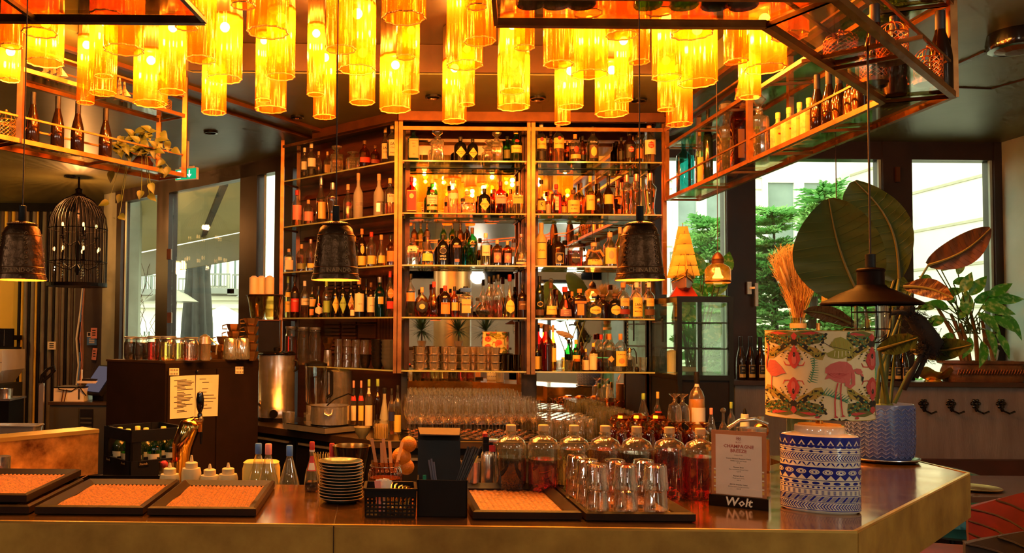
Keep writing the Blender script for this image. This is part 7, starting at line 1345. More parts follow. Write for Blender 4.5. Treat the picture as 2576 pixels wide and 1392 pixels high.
for i, (x, D) in enumerate(((580, 5.45), (611, 5.5))):
    p = P(x, 836, D); p.z = FH+.012; k = K(D); r = T('shaker_cup', ('left', 'right')[i]+' polished steel shaker cup on the black fridge', 'cup', p); MB().lathe([(18*k, 0), (19*k, 3*k), (15.5*k, 50*k), (14*k, 53*k)], 28).obj('body', 'chrome', r, 1); MB().tube([(-4*k, -15*k, 46*k), (0, -17*k, 45*k), (4*k, -15*k, 46*k)], 1.4*k, 5).obj('spout_lip', 'chrome', r)
# faceted brass cups, stacked
pm('hammered_brass', (.50, .30, .12), .32, .9, c2=(.36, .19, .07), scale=9); proto = None
for i, (x, y, D) in enumerate(((562, 868, 5.6), (562, 888, 5.6), (562, 908, 5.6), (588, 836, 5.62), (588, 855, 5.62), (588, 874, 5.62), (588, 892, 5.62), (588, 910, 5.62), (632, 822, 5.58), (632, 843, 5.58), (632, 865, 5.58), (632, 886, 5.58), (632, 906, 5.58), (545, 908, 5.58), (545, 890, 5.58))):
    p = P(x, y, D); k = K(D); lab = 'faceted brass cup, %s in the tumbling stack behind the steel cups' % ORD[i]
    if proto is None: proto = T('faceted_cup', lab, 'cup', p, 0, 'stacked faceted brass cups'); MB().lathe([(9*k, -2*k), (15*k, 8*k), (19*k, 21*k), (17.5*k, 21*k), (8*k, 0)], 6).obj('bowl', 'hammered_brass', proto); MB().tube([(-19*k, -4*k, 19*k), (-28*k, -8*k, 16*k), (-28*k, -8*k, 8*k), (-17*k, -4*k, 8*k)], 1.6*k, 6).obj('handle', 'hammered_brass', proto, 1)
    else: dup(proto, p, R.uniform(-.5, .5), lab)
r = T('cup_shelf', 'dark shelf unit carrying candles beside the angled shelves', 'shelf unit', (P(675, 836, 6.45).x, 6.45, 0)); k = K(6.45); zt = P(675, 808, 6.45).z; MB().b2(-24*k, 28*k, -.02, .12, BZ, zt).obj('carcass', 'black', r); MB().b2(-60*k, 30*k, -.03, .13, zt, zt+.01).obj('top', 'bronze_trim', r)
for i, x in enumerate((647, 684)):
    D = 6.5; p = P(x, 836, D); p.z = zt+.01; k = K(D); r = T('hurricane_glass', ('left', 'right')[i]+' amber-tinted glass vessel under the candles', 'vase', p); h = P(x, 745, D).z-p.z; MB().lathe([(12*k, 0), (17*k, h*.1), (24*k, h*.85), (27*k, h), (25*k, h), (15*k, h*.12)], 28).obj('glass', thin('gold_glass', (.85, .70, .40), .8, .04, .4), r, 1); MB().lathe([(27*k, h), (30*k, h+2*k), (26*k, h+4*k)], 28).obj('rim', 'bronze_trim', r, 1)
pm('wax', (.86, .68, .36), .5)
for i, x in enumerate((637, 656, 677)):
    D = 6.48+.03*(i == 1); p = P(x, 836, D); p.z = P(x, 741, D).z; k = K(D); r = T('pillar_candle', ('left', 'middle', 'right')[i]+' of three cream pillar candles above the glass vessels', 'candle', p); MB().lathe([(11.5*k, 0), (11.5*k, 42*k), (4*k, 47*k)], 24).obj('wax', 'wax', r, 1); MB().lathe([(.6*k, 46*k), (.6*k, 50*k)], 6).obj('wick', 'ink', r)
# ---- beer tap
p = P(478, 1215, 3.15); k = K(3.15); r = T('beer_tap', 'curved polished gold beer tap with black handle', 'beer tap', (p.x, p.y, .95)); zt = P(490, 1065, 3.15).z-.95; H = zt
b = MB(); b.tube([(-22*k, 0, 0), (-24*k, 0, H*.45), (-20*k, 0, H*.75), (-2*k, 0, H*.97), (14*k, 0, H*1.02)], [16*k, 20*k, 26*k, 27*k, 15*k], 24); b.obj('column', pm('polished_gold', (.85, .50, .13), .08, 1), r, 'all')
MB().tube([(12*k, 0, H*1.02), (28*k, 0, H*1.02)], 9*k, 16).obj('collar', 'polished_gold', r, 1); MB().lathe([(5*k, H*1.0-22*k), (6*k, H*1.0), (8*k, H*1.02+4*k), (5*k, H*1.02+14*k)], 14, (24*k, 0, 0)).obj('valve', 'brass', r, 1); MB().lathe([(6*k, H+14*k), (6*k, H+22*k), (4*k, H+26*k), (9*k, H+40*k), (10*k, H+60*k), (7*k, H+76*k), (2*k, H+79*k)], 18, (22*k, 0, 0)).obj('handle', 'black_gloss', r, 1); MB().lathe([(3*k, H*1.0-52*k), (4.5*k, H*1.0-22*k)], 12, (26*k, 0, 0)).obj('spout', 'black', r, 1)
# ---- beer crate on a dark plinth
CC = P(352, 1092, 3.75); k = K(3.75); cz = P(352, 1210, 3.75).z; r = T('beer_crate', 'black plastic beer crate with pale logos beside the tap', 'crate', (CC.x, CC.y+.10, cz), pi/4-.08); s = .13; H = P(352, 1088, 3.62).z-cz
b = MB()
for sx in (-1, 1): b.b2(sx*s-.006, sx*s+.006, -s, s, 0, H*.42); b.b2(sx*s-.006, sx*s+.006, -s, s, H*.78, H); b.b2(-s, s, sx*s-.006, sx*s+.006, 0, H*.42); b.b2(-s, s, sx*s-.006, sx*s+.006, H*.78, H)
for sx in (-1, 1):
    for sy in (-1, 1): b.b2(sx*s-sx*.045, sx*s+sx*.004, sy*s-sy*.008, sy*s+sy*.004, 0, H); b.b2(sx*s-sx*.008, sx*s+sx*.004, sy*s-sy*.045, sy*s+sy*.004, 0, H)
b.b2(-s, s, -s, s, 0, .01); b.obj('shell', 'black', r); b = MB()
for i in (-1, 0, 1): b.b2(i*.085-.003, i*.085+.003, -s, s, .01, H*.45); b.b2(-s, s, i*.085-.003, i*.085+.003, .01, H*.45)
b.obj('divider', 'black', r)
for fx in (-.075, .075):
    for rz_, lx, ly in ((0, fx, -s-.0075), (-pi/2, -s-.0075, fx)):
        f = MB(); f.box((lx, ly, H*.36), (.045 if rz_ == 0 else .001, .001 if rz_ == 0 else .045, .024)); f.obj('logo_plate', 'black_gloss', r); tx = text('Sternb.', .014, 'c_tan', r, (lx, ly-.001 if rz_ == 0 else ly, H*.36), rz=rz_, shear=.2)
        if rz_: tx.location.x -= .001
pn = 0
for i in range(3):
    for j in range(3):
        if (i, j) in ((2, 2),): continue
        pn += 1; v = Matrix.Rotation(pi/4-.08, 3, 'Z') @ Vector(((i-1)*.083, (j-1)*.083, .011)); bottle('beer_bottle', 'green beer bottle in the black crate, %s slot' % ORD[pn], 'bottle', Vector((CC.x, CC.y+.10, cz))+v, H*.92, .062, 'std', 'dkgreen' if pn % 2 else 'green', None, .5, 'yellow', [(.3, .5, 1, 'cream')], (), 0, 'beer bottles in the crate')
r = T('crate_stand', 'dark cupboard under the beer crate', 'cupboard', (CC.x, CC.y+.10, 0), pi/4-.08); MB().b2(-.16, .16, -.16, .16, 0, cz-.012).obj('carcass', 'black', r); MB().b2(-.17, .17, -.17, .17, cz-.012, cz).obj('top', 'bar_steel', r)
# second crate low at left
p = P(225, 1180, 3.6); r = T('water_crate', 'dark green crate of silver-capped bottles low beside the brass splashback', 'crate', (p.x, p.y, .70), .5); MB().b2(-.13, .13, -.10, .10, 0, .22).obj('shell', pm('crate_green', (.012, .03, .02), .5), r)
for i in range(3): MB().lathe([(.014, .22), (.014, .25), (.012, .252)], 12, (-.07+.07*i, -.03, 0)).obj('bottle_cap', 'steel', r, 1)
MB().b2(-.15, .15, -.12, .12, -.70, -.001).obj('stand', 'black', r)
# ---- squeeze bottles, tubs and PET bottles on the work surface
pm('squeeze_plastic', (.82, .64, .32), .4, trans=.25, ior=1.2)
MATS['bottle_squeeze'] = MATS['squeeze_plastic']
for i, (x, yt, w, D, nm) in enumerate(((433, 1165, 49, 3.0, 'leftmost short'), (487, 1146, 49, 3.0, 'tall second'), (533, 1168, 49, 3.0, 'third short'), (579, 1165, 49, 3.0, 'rightmost short'))):
    p = P(x, 836, D); p.z = .95; h = P(x, yt, D).z-.95; r = T('squeeze_bottle', nm+' cream squeeze bottle with pointed nozzle behind the trays', 'squeeze bottle', p, 0, 'squeeze bottles'); k = K(D); w2 = w/2*k; c = P(x, yt+(28 if i != 1 else 32), D).z-.95
    MB().lathe([(w2*.96, 0), (w2, .004), (w2, c*.92), (w2*.9, c)], 24).obj('bottle', 'squeeze_plastic', r, 1); MB().lathe([(w2*.62, c), (w2*.62, c+13*k), (w2*.5, c+15*k)], 22).obj('screw_cap', 'squeeze_plastic', r, 1); MB().lathe([(w2*.22, c+14*k), (w2*.10, h)], 12).obj('nozzle', 'squeeze_plastic', r, 1)
p = P(662, 836, 3.02); p.z = .95; k = K(3.02); r = T('yellow_tub', 'rounded yellow plastic tub behind the water bottles', 'tub', p); h = P(662, 1163, 3.02).z-.95; MB().loft([[(x*q*k, y*q*k*.6, z) for x, y in ring(1, 28, 5)] for q, z in ((42, 0), (46, .01), (46, h*.9), (42, h))]).obj('tub', pm('yellow_plastic', (.85, .58, .12), .4), r, 1); MB().loft([[(x*q*k, y*q*k*.6, z) for x, y in ring(1, 28, 5)] for q, z in ((44, h), (38, h+4*k))]).obj('lid', 'yellow_plastic', r, 1)
pm('herb_dark', (.05, .07, .02), .6); MATS['liquid_herb'] = MATS['herb_dark']
for i, (x, yt, cap, D) in enumerate(((654, 1116, 'blue', 2.98), (679, 1117, 'pink', 2.94), (732, 1121, 'blue', 2.94))):
    p = P(x, 836, D); p.z = .95; k = K(D); h = P(x, yt, D).z-.95; bottle('water_bottle', ('blue-capped plastic bottle behind the pink-capped one', 'pink-capped plastic bottle on the work surface', 'blue-capped plastic bottle beside the soy sauce')[i], 'bottle', p, h, 54*k, 'pet', 'clear', 'herb', .36, cap)
p = P(428, 836, 3.1); p.z = .95; k = K(3.1); h = P(428, 1162, 3.1).z-.95; r = T('garnish_glass', 'faceted tumbler with red garnish behind the squeeze bottles', 'glass', p); MB().lathe([(17*k, 0), (18*k, 3*k), (24*k, h), (23*k, h), (16*k, 4*k)], 14).obj('glass', 'rock_glass', r); MB().ball((-8*k, -6*k, h-6*k), 10*k, 8, 6).obj('garnish', 'soy_red', r, 1)
p = P(310, 1216, 3.0); r = T('oven_tray', 'black rimmed metal tray lying behind the left serving trays', 'tray', (p.x, p.y, 1.045)); MB().b2(-.16, .14, -.09, .12, 0, .006).obj('bottom', 'black', r); b = MB(); b.bar((-.16, .12, .02), (.14, .12, .02), .006, .04); b.bar((-.16, -.09, .02), (-.16, .12, .02), .006, .04); b.bar((.14, -.09, .02), (.14, .12, .02), .006, .04); b.obj('rim', 'black_gloss', r); MB().b2(-.14, .12, -.07, .1, -.095, 0).obj('support', 'black', r)
# ---- brass splashback and steel pans
q0, q1 = PZ(250, 1080, 1.20), PZ(0, 1103, 1.20); d = (q0-q1).normalized(); o_ = q0; r = T('brass_splashback', 'stained brass splashback ledge at the left behind the trays', 'splashback', (o_.x, o_.y, 0)); nn = Vector((-d.y, d.x, 0))
b = MB(); v = [Vector((0, 0, 0)), -d*.72, -d*.72+nn*.12, nn*.12]; b.prism([(t_.x, t_.y) for t_ in v], 1.185, 1.2); b.obj('ledge', 'edge_brass', r)
b = MB(); v = [nn*.005, -d*.72+nn*.005, -d*.72+nn*.03, nn*.03]; b.prism([(t_.x, t_.y) for t_ in v], 1.02, 1.186); b.obj('panel', 'splash_brass', r); b = MB(); v = [-d*.13+nn*.01, -d*.72+nn*.01, -d*.72+nn*.1, -d*.13+nn*.1]; b.prism([(t_.x, t_.y) for t_ in v], 0, 1.03); b.obj('lower_panel', 'splash_brass', r)
b = MB(); v = [-nn*.25-d*.1, -d*.72-nn*.25, -d*.72, -d*.1]; b.prism([(t_.x, t_.y) for t_ in v], .93, .96); b.obj('drain_board', 'edge_brass', r)
p = P(14, 836, 3.05); p.z = .96; r = T('steel_mug', 'steel mug at left edge before the brass splashback', 'mug', p); k = K(3.05); h = P(14, 1148, 3.05).z-.96; MB().lathe([(17*k, 0), (18*k, 3*k), (20*k, h), (18.5*k, h), (16*k, 4*k)], 26).obj('cup', 'chrome', r, 1); MB().tube([(-18*k, -4*k, h*.8), (-30*k, -6*k, h*.7), (-30*k, -6*k, h*.4), (-17*k, -4*k, h*.3)], 2*k, 6).obj('handle', 'chrome', r, 1)
p = P(40, 1095, 4.3); r = T('gastro_pan', 'deep steel food pan behind the brass splashback', 'pan', (p.x, p.y, P(40, 1095, 4.3).z-.05)); k = K(4.3); MB().loft([[(x*q*k, y*q*k*.5, z) for x, y in ring(1, 28, 6)] for q, z in ((52, 0), (60, 48*k), (64, 50*k), (64, 52*k), (57, 52*k), (50, 4*k))]).obj('pan', 'steel', r, 1); MB().b2(-50*k, 50*k, -.1, .1, -(P(40, 1095, 4.3).z-.05), -.001).obj('stand', 'black', r)
# ---- cash desk: cabinet, printer, tilted till screen
D = 6.2; r = T('till_cabinet', 'dark cabinet under the printer and till screen', 'cabinet', (P(215, 836, D).x, D, 0)); k = K(D); zt = P(215, 1012, D).z; MB().b2(-85*k, 75*k, 0, .45, 0, zt-.02).obj('carcass', pm('cab_green', (.045, .042, .028), .5), r); MB().b2(-88*k, 78*k, -.02, .47, zt-.02, zt).obj('top', 'bar_steel', r); MB().b2(-84*k, -12*k, -.012, 0, .1, zt-.04).obj('door', 'cab_green', r); MB().b2(-8*k, 24*k, -.012, 0, .3, zt-.05).obj('vent_panel', 'black', r)
for i in range(6): MB().b2(-6*k, 22*k, -.018, -.012, zt-.12-i*.03, zt-.108-i*.03).obj('vent_slat', 'cab_green', r)
p = P(168, 836, D); r = T('receipt_printer', 'white desktop printer with cables on the dark cabinet', 'printer', (p.x, D+.15, zt)); MB().b2(-36*k, 40*k, -.1, .12, 0, 33*k).obj('body', 'white', r); MB().b2(-36*k, 40*k, -.1, .12, 33*k, 36*k).obj('lid', 'black', r); MB().b2(26*k, 30*k, -.102, -.1, 5*k, 31*k).obj('slot', 'ink', r)
for i in range(2): MB().tube([(-10*k+8*k*i, -.11, 30*k), (-14*k+6*k*i, -.14, -20*k), (-16*k+7*k*i, -.16, -70*k)], .004, 5).obj('cable', 'bronze_trim', r)
MB().tube([(-34*k, -.05, 40*k), (-20*k, -.12, 30*k), (10*k, -.11, 26*k), (30*k, -.12, 38*k), (46*k, -.1, 14*k)], .004, 5).obj('cable', 'black', r)
p = P(212, 836, D); r = T('network_router', 'white router with antenna stacked beside the till screen', 'router', (p.x, D+.2, zt+36*k)); MB().b2(-30*k, 30*k, -.08, .08, 8*k, 14*k).obj('body', 'white', r); MB().b2(-20*k, 24*k, -.06, .06, 14*k, 19*k).obj('switch', 'black', r); MB().bar((-27*k, 0, 12*k), (-28*k, 0, 42*k), .01).obj('antenna', 'white', r); MB().lathe([(6*k, -36*k), (7*k, 8*k)], 12, (12*k, 0, 0)).obj('stand', 'bronze_trim', r)
D2 = 6.35; p = P(256, 836, D2); k = K(D2); r = T('till_screen', 'tilted touchscreen till with glowing display beside the black fridge', 'till', (p.x, D2, zt), .8)
MB().box((0, 0, 50*k), (.03, .26, 84*k), M=Matrix.Rotation(.62, 3, 'Y')).obj('housing', 'black', r); MB().box((-.017, -.002, 50*k+.012), (.002, .235, 74*k), M=Matrix.Rotation(.62, 3, 'Y')).obj('screen', emat('screen_dark', (.10, .08, .10), 1), r); MB().box((.0, -.06, 58*k), (.004, .08, 26*k), M=Matrix.Rotation(.62, 3, 'Y')).obj('window', emat('screen_violet', (.25, .12, .8), 1.6), r); MB().box((-.034, -.02, 30*k), (.004, .20, 16*k), M=Matrix.Rotation(.62, 3, 'Y')).obj('window', emat('screen_green', (.25, .55, .12), 1), r); MB().b2(-.02, .1, -.08, .08, 0, 26*k).obj('foot', 'black', r)
D3 = 6.0; p = P(108, 836, D3); k = K(D3); r = T('vacuum_handle', 'upright grey pole with black loop handle beside the printer', 'vacuum cleaner', (p.x, D3, 0)); z0 = P(108, 965, D3).z; MB().b2(-6*k, 6*k, -.01, .01, .05, z0).obj('pole', 'steel', r); MB().tube([(-4*k, 0, z0-4*k), (0, 0, z0+20*k), (14*k, 0, z0+36*k), (30*k, 0, z0+42*k), (32*k, 0, z0+34*k), (20*k, 0, z0+20*k), (2*k, 0, z0+4*k)], 4*k, 8).obj('grip', 'black', r, 1); MB().b2(-.12, .12, -.15, .08, 0, .08).obj('floor_head', 'black', r)
D4 = 9.85
def wallnote(x0, y0, x1, y1, m, label, name='wall_note', D=9.86, tilt=0):
    p, q = P(x0, y0, D), P(x1, y1, D); c = (p+q)/2; r = T(name, label, 'notice', c); MB().box((0, 0, 0), (abs(q.x-p.x), .006, abs(q.z-p.z)), M=Matrix.Rotation(tilt, 3, 'Y')).obj('sheet', m, r); b = MB()
    for i in range(3): b.box((0, -.004, (.25-.22*i)*abs(q.z-p.z)), (abs(q.x-p.x)*.55, .001, .012))
    b.obj('print', 'ink' if m != 'c_blue' else 'c_white', r, kind='stuff')
wallnote(120, 860, 140, 880, 'paper', 'small framed note on the pipe cladding', D=9.9); wallnote(219, 848, 243, 869, 'c_blue', 'blue poster on the dark service wall'); wallnote(219, 836, 230, 848, 'white', 'white header card above the blue poster', D=9.855); wallnote(229, 825, 244, 852, 'c_pink', 'pale receipt pinned over the blue poster', D=9.84); wallnote(232, 876, 243, 906, 'c_pink', 'curled receipt hanging below the blue poster', tilt=.1)
r = T('cable_bundle', 'loose bundle of coloured cables running down the pipe wall', 'cables', P(207, 836, 9.88)); r.location.z = 0
for i, (m, dx) in enumerate((('c_copper', 2), ('c_white', -4), ('c_blue', 0), ('c_pink', 5), ('c_copper', 7), ('black', 3))):
    k = K(9.85); pts = [((dx*.4+3)*k, -.03, 2.1), (dx*.6*k, -.05, 1.8), ((dx-6*(i % 2))*k, -.06, 1.5), (dx*k, -.05, 1.2), ((dx-6)*k, -.05, .9), ((dx-14)*k, -.04, .6)]; MB().tube(pts, .011, 5).obj('cable', m, r, 1)
# ---- kitchen glimpse
b = MB(); b.b2(-5.6, P(46, 836, 10.0).x, 10.22, 10.29, 0, P(20, 690, 10.2).z); struct(b.obj('wall_kitchen', 'kitchen_yellow'))
r = T('kitchen_lamp', 'warm kitchen strip lamp just out of view at left', 'lamp', (-5.1, 9.0, 2.5)); MB().b2(-.3, .3, -.04, .04, 0, .05).obj('housing', 'white', r); MB().b2(-.28, .28, -.035, .035, -.004, 0).obj('tube', emat('kitchen_tube', (1, .75, .35), 12), r); lamp('kitchen_light', (0, 0, -.06), 45, (1, .55, .14), .1, r); MB().bar((0, 0, .05), (0, 0, CZ-2.5), .02).obj('stem', 'white', r)
p = P(14, 850, 9.7); r = T('kitchen_monitor', 'black order monitor on a bracket in the kitchen opening', 'monitor', p); k = K(9.7); MB().b2(-30*k, 20*k, -.02, .02, -23*k, 23*k).obj('screen', 'black_gloss', r); MB().b2(-30*k, 32*k, -.05, .1, -29*k, -23*k).obj('shelf', 'black', r); MB().b2(-10*k, 10*k, .02, .5, -6*k, 6*k).obj('wall_arm', 'black', r); MB().b2(-2*k, -1*k, -.022, -.02, -20*k, 20*k).obj('scan_line', 'steel', r)
r = T('kitchen_hood', 'pale sloping worktop box in the kitchen opening', 'hood', P(14, 930, 9.5)); k = K(9.5); b = MB(); b.add([(-40*k, -.3, -34*k), (-6*k, -.3, -34*k), (20*k, -.3, 0), (20*k, -.3, 50*k), (-40*k, -.3, 50*k), (-40*k, .3, -34*k), (-6*k, .3, -34*k), (20*k, .3, 0), (20*k, .3, 50*k), (-40*k, .3, 50*k)], [(4, 3, 2, 1, 0), (5, 6, 7, 8, 9), (0, 1, 6, 5), (1, 2, 7, 6), (2, 3, 8, 7), (3, 4, 9, 8), (4, 0, 5, 9)]); b.obj('casing', 'paper', r); MB().b2(-40*k, 20*k, -.305, -.3, 20*k, 21*k).obj('seam', 'ink', r); MB().b2(-40*k, 20*k, -.25, .25, -r.location.z, -34*k).obj('cabinet', 'cab_green', r)
r = T('kitchen_table', 'dark kitchen stand with steel pan in the opening', 'table', P(20, 1000, 8.6)); zz = r.location.z; k = K(8.6); MB().b2(-40*k, 26*k, -.2, .2, -.02, 0).obj('top', 'steel', r); MB().b2(-36*k, 22*k, -.18, .18, -zz, -.02).obj('body', 'black', r); MB().lathe([(16*k, 0), (18*k, 22*k), (17*k, 22*k), (14*k, 2*k)], 20, (-6*k, 0, 0)).obj('pan', 'steel', r, 1)
# ---- birdcage chandelier
D = 8.2; k = K(D); zb = P(190, 722, D).z; zt = P(190, 492, D).z; zd = P(190, 575, D).z; p = P(191, 836, D); r = T('birdcage_chandelier', 'black birdcage chandelier with candle bulbs and crystals', 'chandelier', (p.x, p.y, zb)); Rr = 71*k; Hc = zd-zb; Ht = zt-zb
pm('cage_black', (.008, .005, .004), .55, spec=.08)
nb = 44
for j in range(nb):
    a = 2*pi*j/nb; pts = [(Rr*cos(a), Rr*sin(a), 0), (Rr*cos(a), Rr*sin(a), Hc)]+[(Rr*cos(t)*cos(a), Rr*cos(t)*sin(a), Hc+(Ht-Hc)*sin(t)) for t in (.35, .7, 1.0, 1.25, 1.45)]; MB().tube(pts, 1.0*k, 4).obj('cage_bar', 'cage_black', r)
MB().lathe([(Rr*1.03, 0), (Rr*1.03, 9*k), (Rr*.97, 9*k), (Rr*.97, 0), (Rr*1.03, 0)], 44, cap=False).obj('base_ring', 'cage_black', r)
for z in (Hc*.42, Hc*.98): MB().tube([(Rr*1.01*cos(a), Rr*1.01*sin(a), z) for a in [2*pi*j/40 for j in range(41)]], 1.2*k, 5, False).obj('hoop', 'cage_black', r)
MB().lathe([(18*k, Ht-3*k), (17*k, Ht+1*k), (8*k, Ht+6*k), (9*k, Ht+16*k), (3*k, Ht+19*k), (2.5*k, CZ-zb)], 20).obj('crown', 'cage_black', r, 1)
MB().lathe([(2.5*k, 30*k), (6*k, 40*k), (4*k, 60*k), (7*k, 100*k), (3*k, 130*k), (2*k, Ht)], 12).obj('stem', 'cage_black', r, 1)
thin('crystal', (1, .85, .6), gloss=1.0, rough=.02, blend=.5); emat('candle_flame', (1, .50, .14), 5)
for tier, (zz, rad, n) in enumerate(((148*k, 44*k, 5), (88*k, 56*k, 7))):
    for j in range(n):
        a = 2*pi*j/n+.5*tier+.3; x, y = rad*cos(a), rad*sin(a); z1 = zz
        arm = MB().tube([(0, 0, z1-30*k), (x*.5, y*.5, z1-44*k), (x*.95, y*.95, z1-34*k), (x, y, z1-24*k)], 1.4*k, 5).obj('arm', 'cage_black', r, 1); MB().lathe([(7*k, z1-24*k), (8*k, z1-22*k), (2.6*k, z1-21*k), (2.6*k, z1)], 10, (x, y, 0)).obj('candle_cup', 'cage_black', arm, 1); MB().ball((x, y, z1+6*k), 3*k, 8, 6, (1, 1, 2)).obj('candle_bulb', 'candle_flame', arm, 1)
        for q in range(5): MB().ball((x*(.95+.02*q), y*.98, z1-34*k-q*7*k), 2.3*k, 6, 4, (1, 1, 1.4)).obj('crystal_drop', 'crystal', arm)
lamp('cage_light', (0, 0, 185*k), 70, (1, .38, .09), .03, r); lamp('cage_light', (0, 0, 70*k), 10, (1, .45, .12), .03, r)
# ================================================================ blue pot with bird-of-paradise plant
pm('pot_blue', (.045, .085, .30), .25, c2=(.10, .11, .24), scale=7, spec=.6); pm('pot_relief', (.20, .22, .36), .28, c2=(.10, .12, .34), scale=6, spec=.6)
pc = PZ(2222, 1160, CT); PCx = Vector((pc.x, pc.y+.02, CT)); k = K(PCx.y); PR = 76*k; zt = P(2222, 1015, PCx.y).z-CT
r = T('plant_saucer', 'dark oval saucer under the blue plant pot', 'saucer', PCx); MB().lathe([(PR*.9, 0), (PR*1.08, .004), (PR*1.14, .014), (PR*1.11, .014), (PR*1.0, .007), (.01, .006)], 40).obj('dish', 'black_gloss', r, 1); MB().tube([(PR*1.13*cos(a), PR*1.13*sin(a), .014) for a in [2*pi*j/40 for j in range(41)]], .002, 5, False).obj('rim', 'steel', r, 1)
r = T('blue_plant_pot', 'large blue ceramic pot with raised chevron relief', 'plant pot', PCx+Vector((0, 0, .0075))); H = zt-.0075
pp = [(.80, 0), (.90, .02), (.97, .12), (1.0, .35), (1.0, .97), (.98, 1), (.93, 1), (.92, .93)]; MB().lathe([(q*PR, z*H) for q, z in pp]+[(.02, .92*H)], 48).obj('wall', 'pot_blue', r, 1)
b = MB(); nc = 26
for i in range(nc):
    a = 2*pi*i/nc; da = 2*pi/nc
    for j in range(13):
        z0 = H*(.06+.07*j); q = lambda an, z: ((prof_r([(x, y*H) for x, y in pp[:6]], z)*PR*1.004)*cos(an), (prof_r([(x, y*H) for x, y in pp[:6]], z)*PR*1.004)*sin(an), z)
        b.bar(q(a, z0), q(a+da*.46, z0+H*.045), .0035, .003); b.bar(q(a, z0), q(a-da*.46, z0+H*.045), .0035, .003)
        if j % 2: b.bar(q(a, z0), q(a, z0+H*.05), .003, .003)
b.obj('relief', 'pot_relief', r, kind='stuff'); MB().lathe([(PR*.92, H*.9), (PR*.5, H*.92), (.01, H*.925)], 30).obj('soil', pm('soil', (.02, .012, .008), .9), r)
pm('leaf_big', (.030, .060, .012), .34, c2=(.055, .075, .014), scale=6, stretch=(1, 1, 6), spec=.6); pm('leaf_bronze', (.13, .045, .012), .4, c2=(.07, .035, .010), scale=6); pm('leaf_big_vein', (.045, .07, .014), .4); pm('leaf_bronze_vein', (.10, .04, .01), .4); pm('leaf_rib', (.14, .12, .03), .45); pm('stalk', (.09, .12, .025), .45)
bp = T('bird_of_paradise', 'tall bird-of-paradise plant with huge dark leaves in the blue pot', 'plant', PCx+Vector((0, 0, zt-.015))); O = bp.location
def bigleaf(base, tip, wl, wr, D0, D1, m, bow=0, split=None, n=14, curl=.25):
    """leaf blade between two pixels; wl/wr half widths in pixels to either side of the midrib"""
    p0, p1 = P(*base, D0), P(*tip, D1); d = (p1-p0); L_ = d.length; u = d.normalized(); vw = ((p0+p1)/2-EYE).normalized(); s = u.cross(vw).normalized(); nrm = s.cross(u); rows = []; kk = K((D0+D1)/2); mid = []
    for i in range(n+1):
        t = i/n; f = math.sin(pi*min(1, t*.96+.03))**.62 if t < .97 else .12; c = p0+d*t+s*bow*kk*math.sin(pi*t)+nrm*.03*L_*math.sin(pi*t); mid.append(c-O-nrm*.004); row = []
        for j in range(-5, 6):
            q = j/5; ww = (wl if q < 0 else wr)*kk*f; rip = .004*sin(t*60+j) if abs(j) > 1 else 0; row.append(c+s*q*ww-nrm*(curl*ww*abs(q)**1.6*.5)+nrm*rip-O)
        rows.append(row)
    lf = MB().loft(rows, cap=False, closed=False).obj('leaf', m, bp, 'all'); MB().tube(mid, [.006*(1-.7*i/n) for i in range(n+1)], 6).obj('midrib', 'leaf_rib', lf, 1)
    vn = MB()
    for i in range(2, n):
        for e in (0, 10): vn.tube([rows[i-1][5]-nrm*.002, rows[i-1][(5+e)//2].lerp(rows[i][(5+e)//2], .5)-nrm*.0015, rows[i][e]-nrm*.001], .0007, 3, False)
    vn.obj('veins', m+'_vein', lf, kind='stuff'); return p0
bigleaf((2172, 765), (2085, 500), 95, 112, 3.30, 3.25, 'leaf_big', bow=12); bigleaf((2262, 700), (2150, 455), 46, 98, 3.42, 3.40, 'leaf_big', bow=-30); bigleaf((2335, 668), (2492, 575), 36, 40, 3.30, 3.15, 'leaf_bronze', bow=-14); bigleaf((2275, 722), (2398, 752), 22, 26, 3.2, 3.05, 'leaf_bronze', bow=10)
bigleaf((2150, 820), (2022, 782), 22, 18, 3.25, 3.05, 'leaf_bronze', bow=-8); bigleaf((2255, 690), (2225, 775), 30, 46, 3.45, 3.40, 'leaf_big'); bigleaf((2290, 880), (2445, 868), 26, 30, 3.35, 3.15, 'leaf_big', bow=-8); bigleaf((2210, 880), (2310, 850), 26, 24, 3.25, 3.1, 'leaf_big'); bigleaf((2185, 870), (2120, 830), 20, 20, 3.4, 3.3, 'leaf_bronze')
for pts, w in (([(2190, 1015, 3.36), (2196, 900, 3.36), (2175, 765, 3.31)], 13), ([(2222, 1015, 3.36), (2232, 880, 3.38), (2262, 700, 3.42)], 15), ([(2205, 1015, 3.33), (2212, 930, 3.30), (2280, 760, 3.28), (2335, 668, 3.30)], 9), ([(2250, 1015, 3.36), (2285, 940, 3.34), (2340, 880, 3.30), (2370, 862, 3.28)], 9), ([(2240, 1015, 3.38), (2250, 900, 3.40), (2285, 720, 3.22)], 8), ([(2180, 1015, 3.34), (2170, 930, 3.30), (2152, 822, 3.25)], 9), ([(2232, 1015, 3.33), (2222, 950, 3.3), (2212, 882, 3.26)], 12)):
    MB().tube([P(*q)-O for q in pts], [w*.5*k*(1-.5*i/(len(pts)-1)) for i in range(len(pts))], 10).obj('stalk', 'stalk', bp, 1)
MB().lathe([(PR*.5, -.01), (PR*.3, .03)], 14).obj('crown', 'stalk', bp)
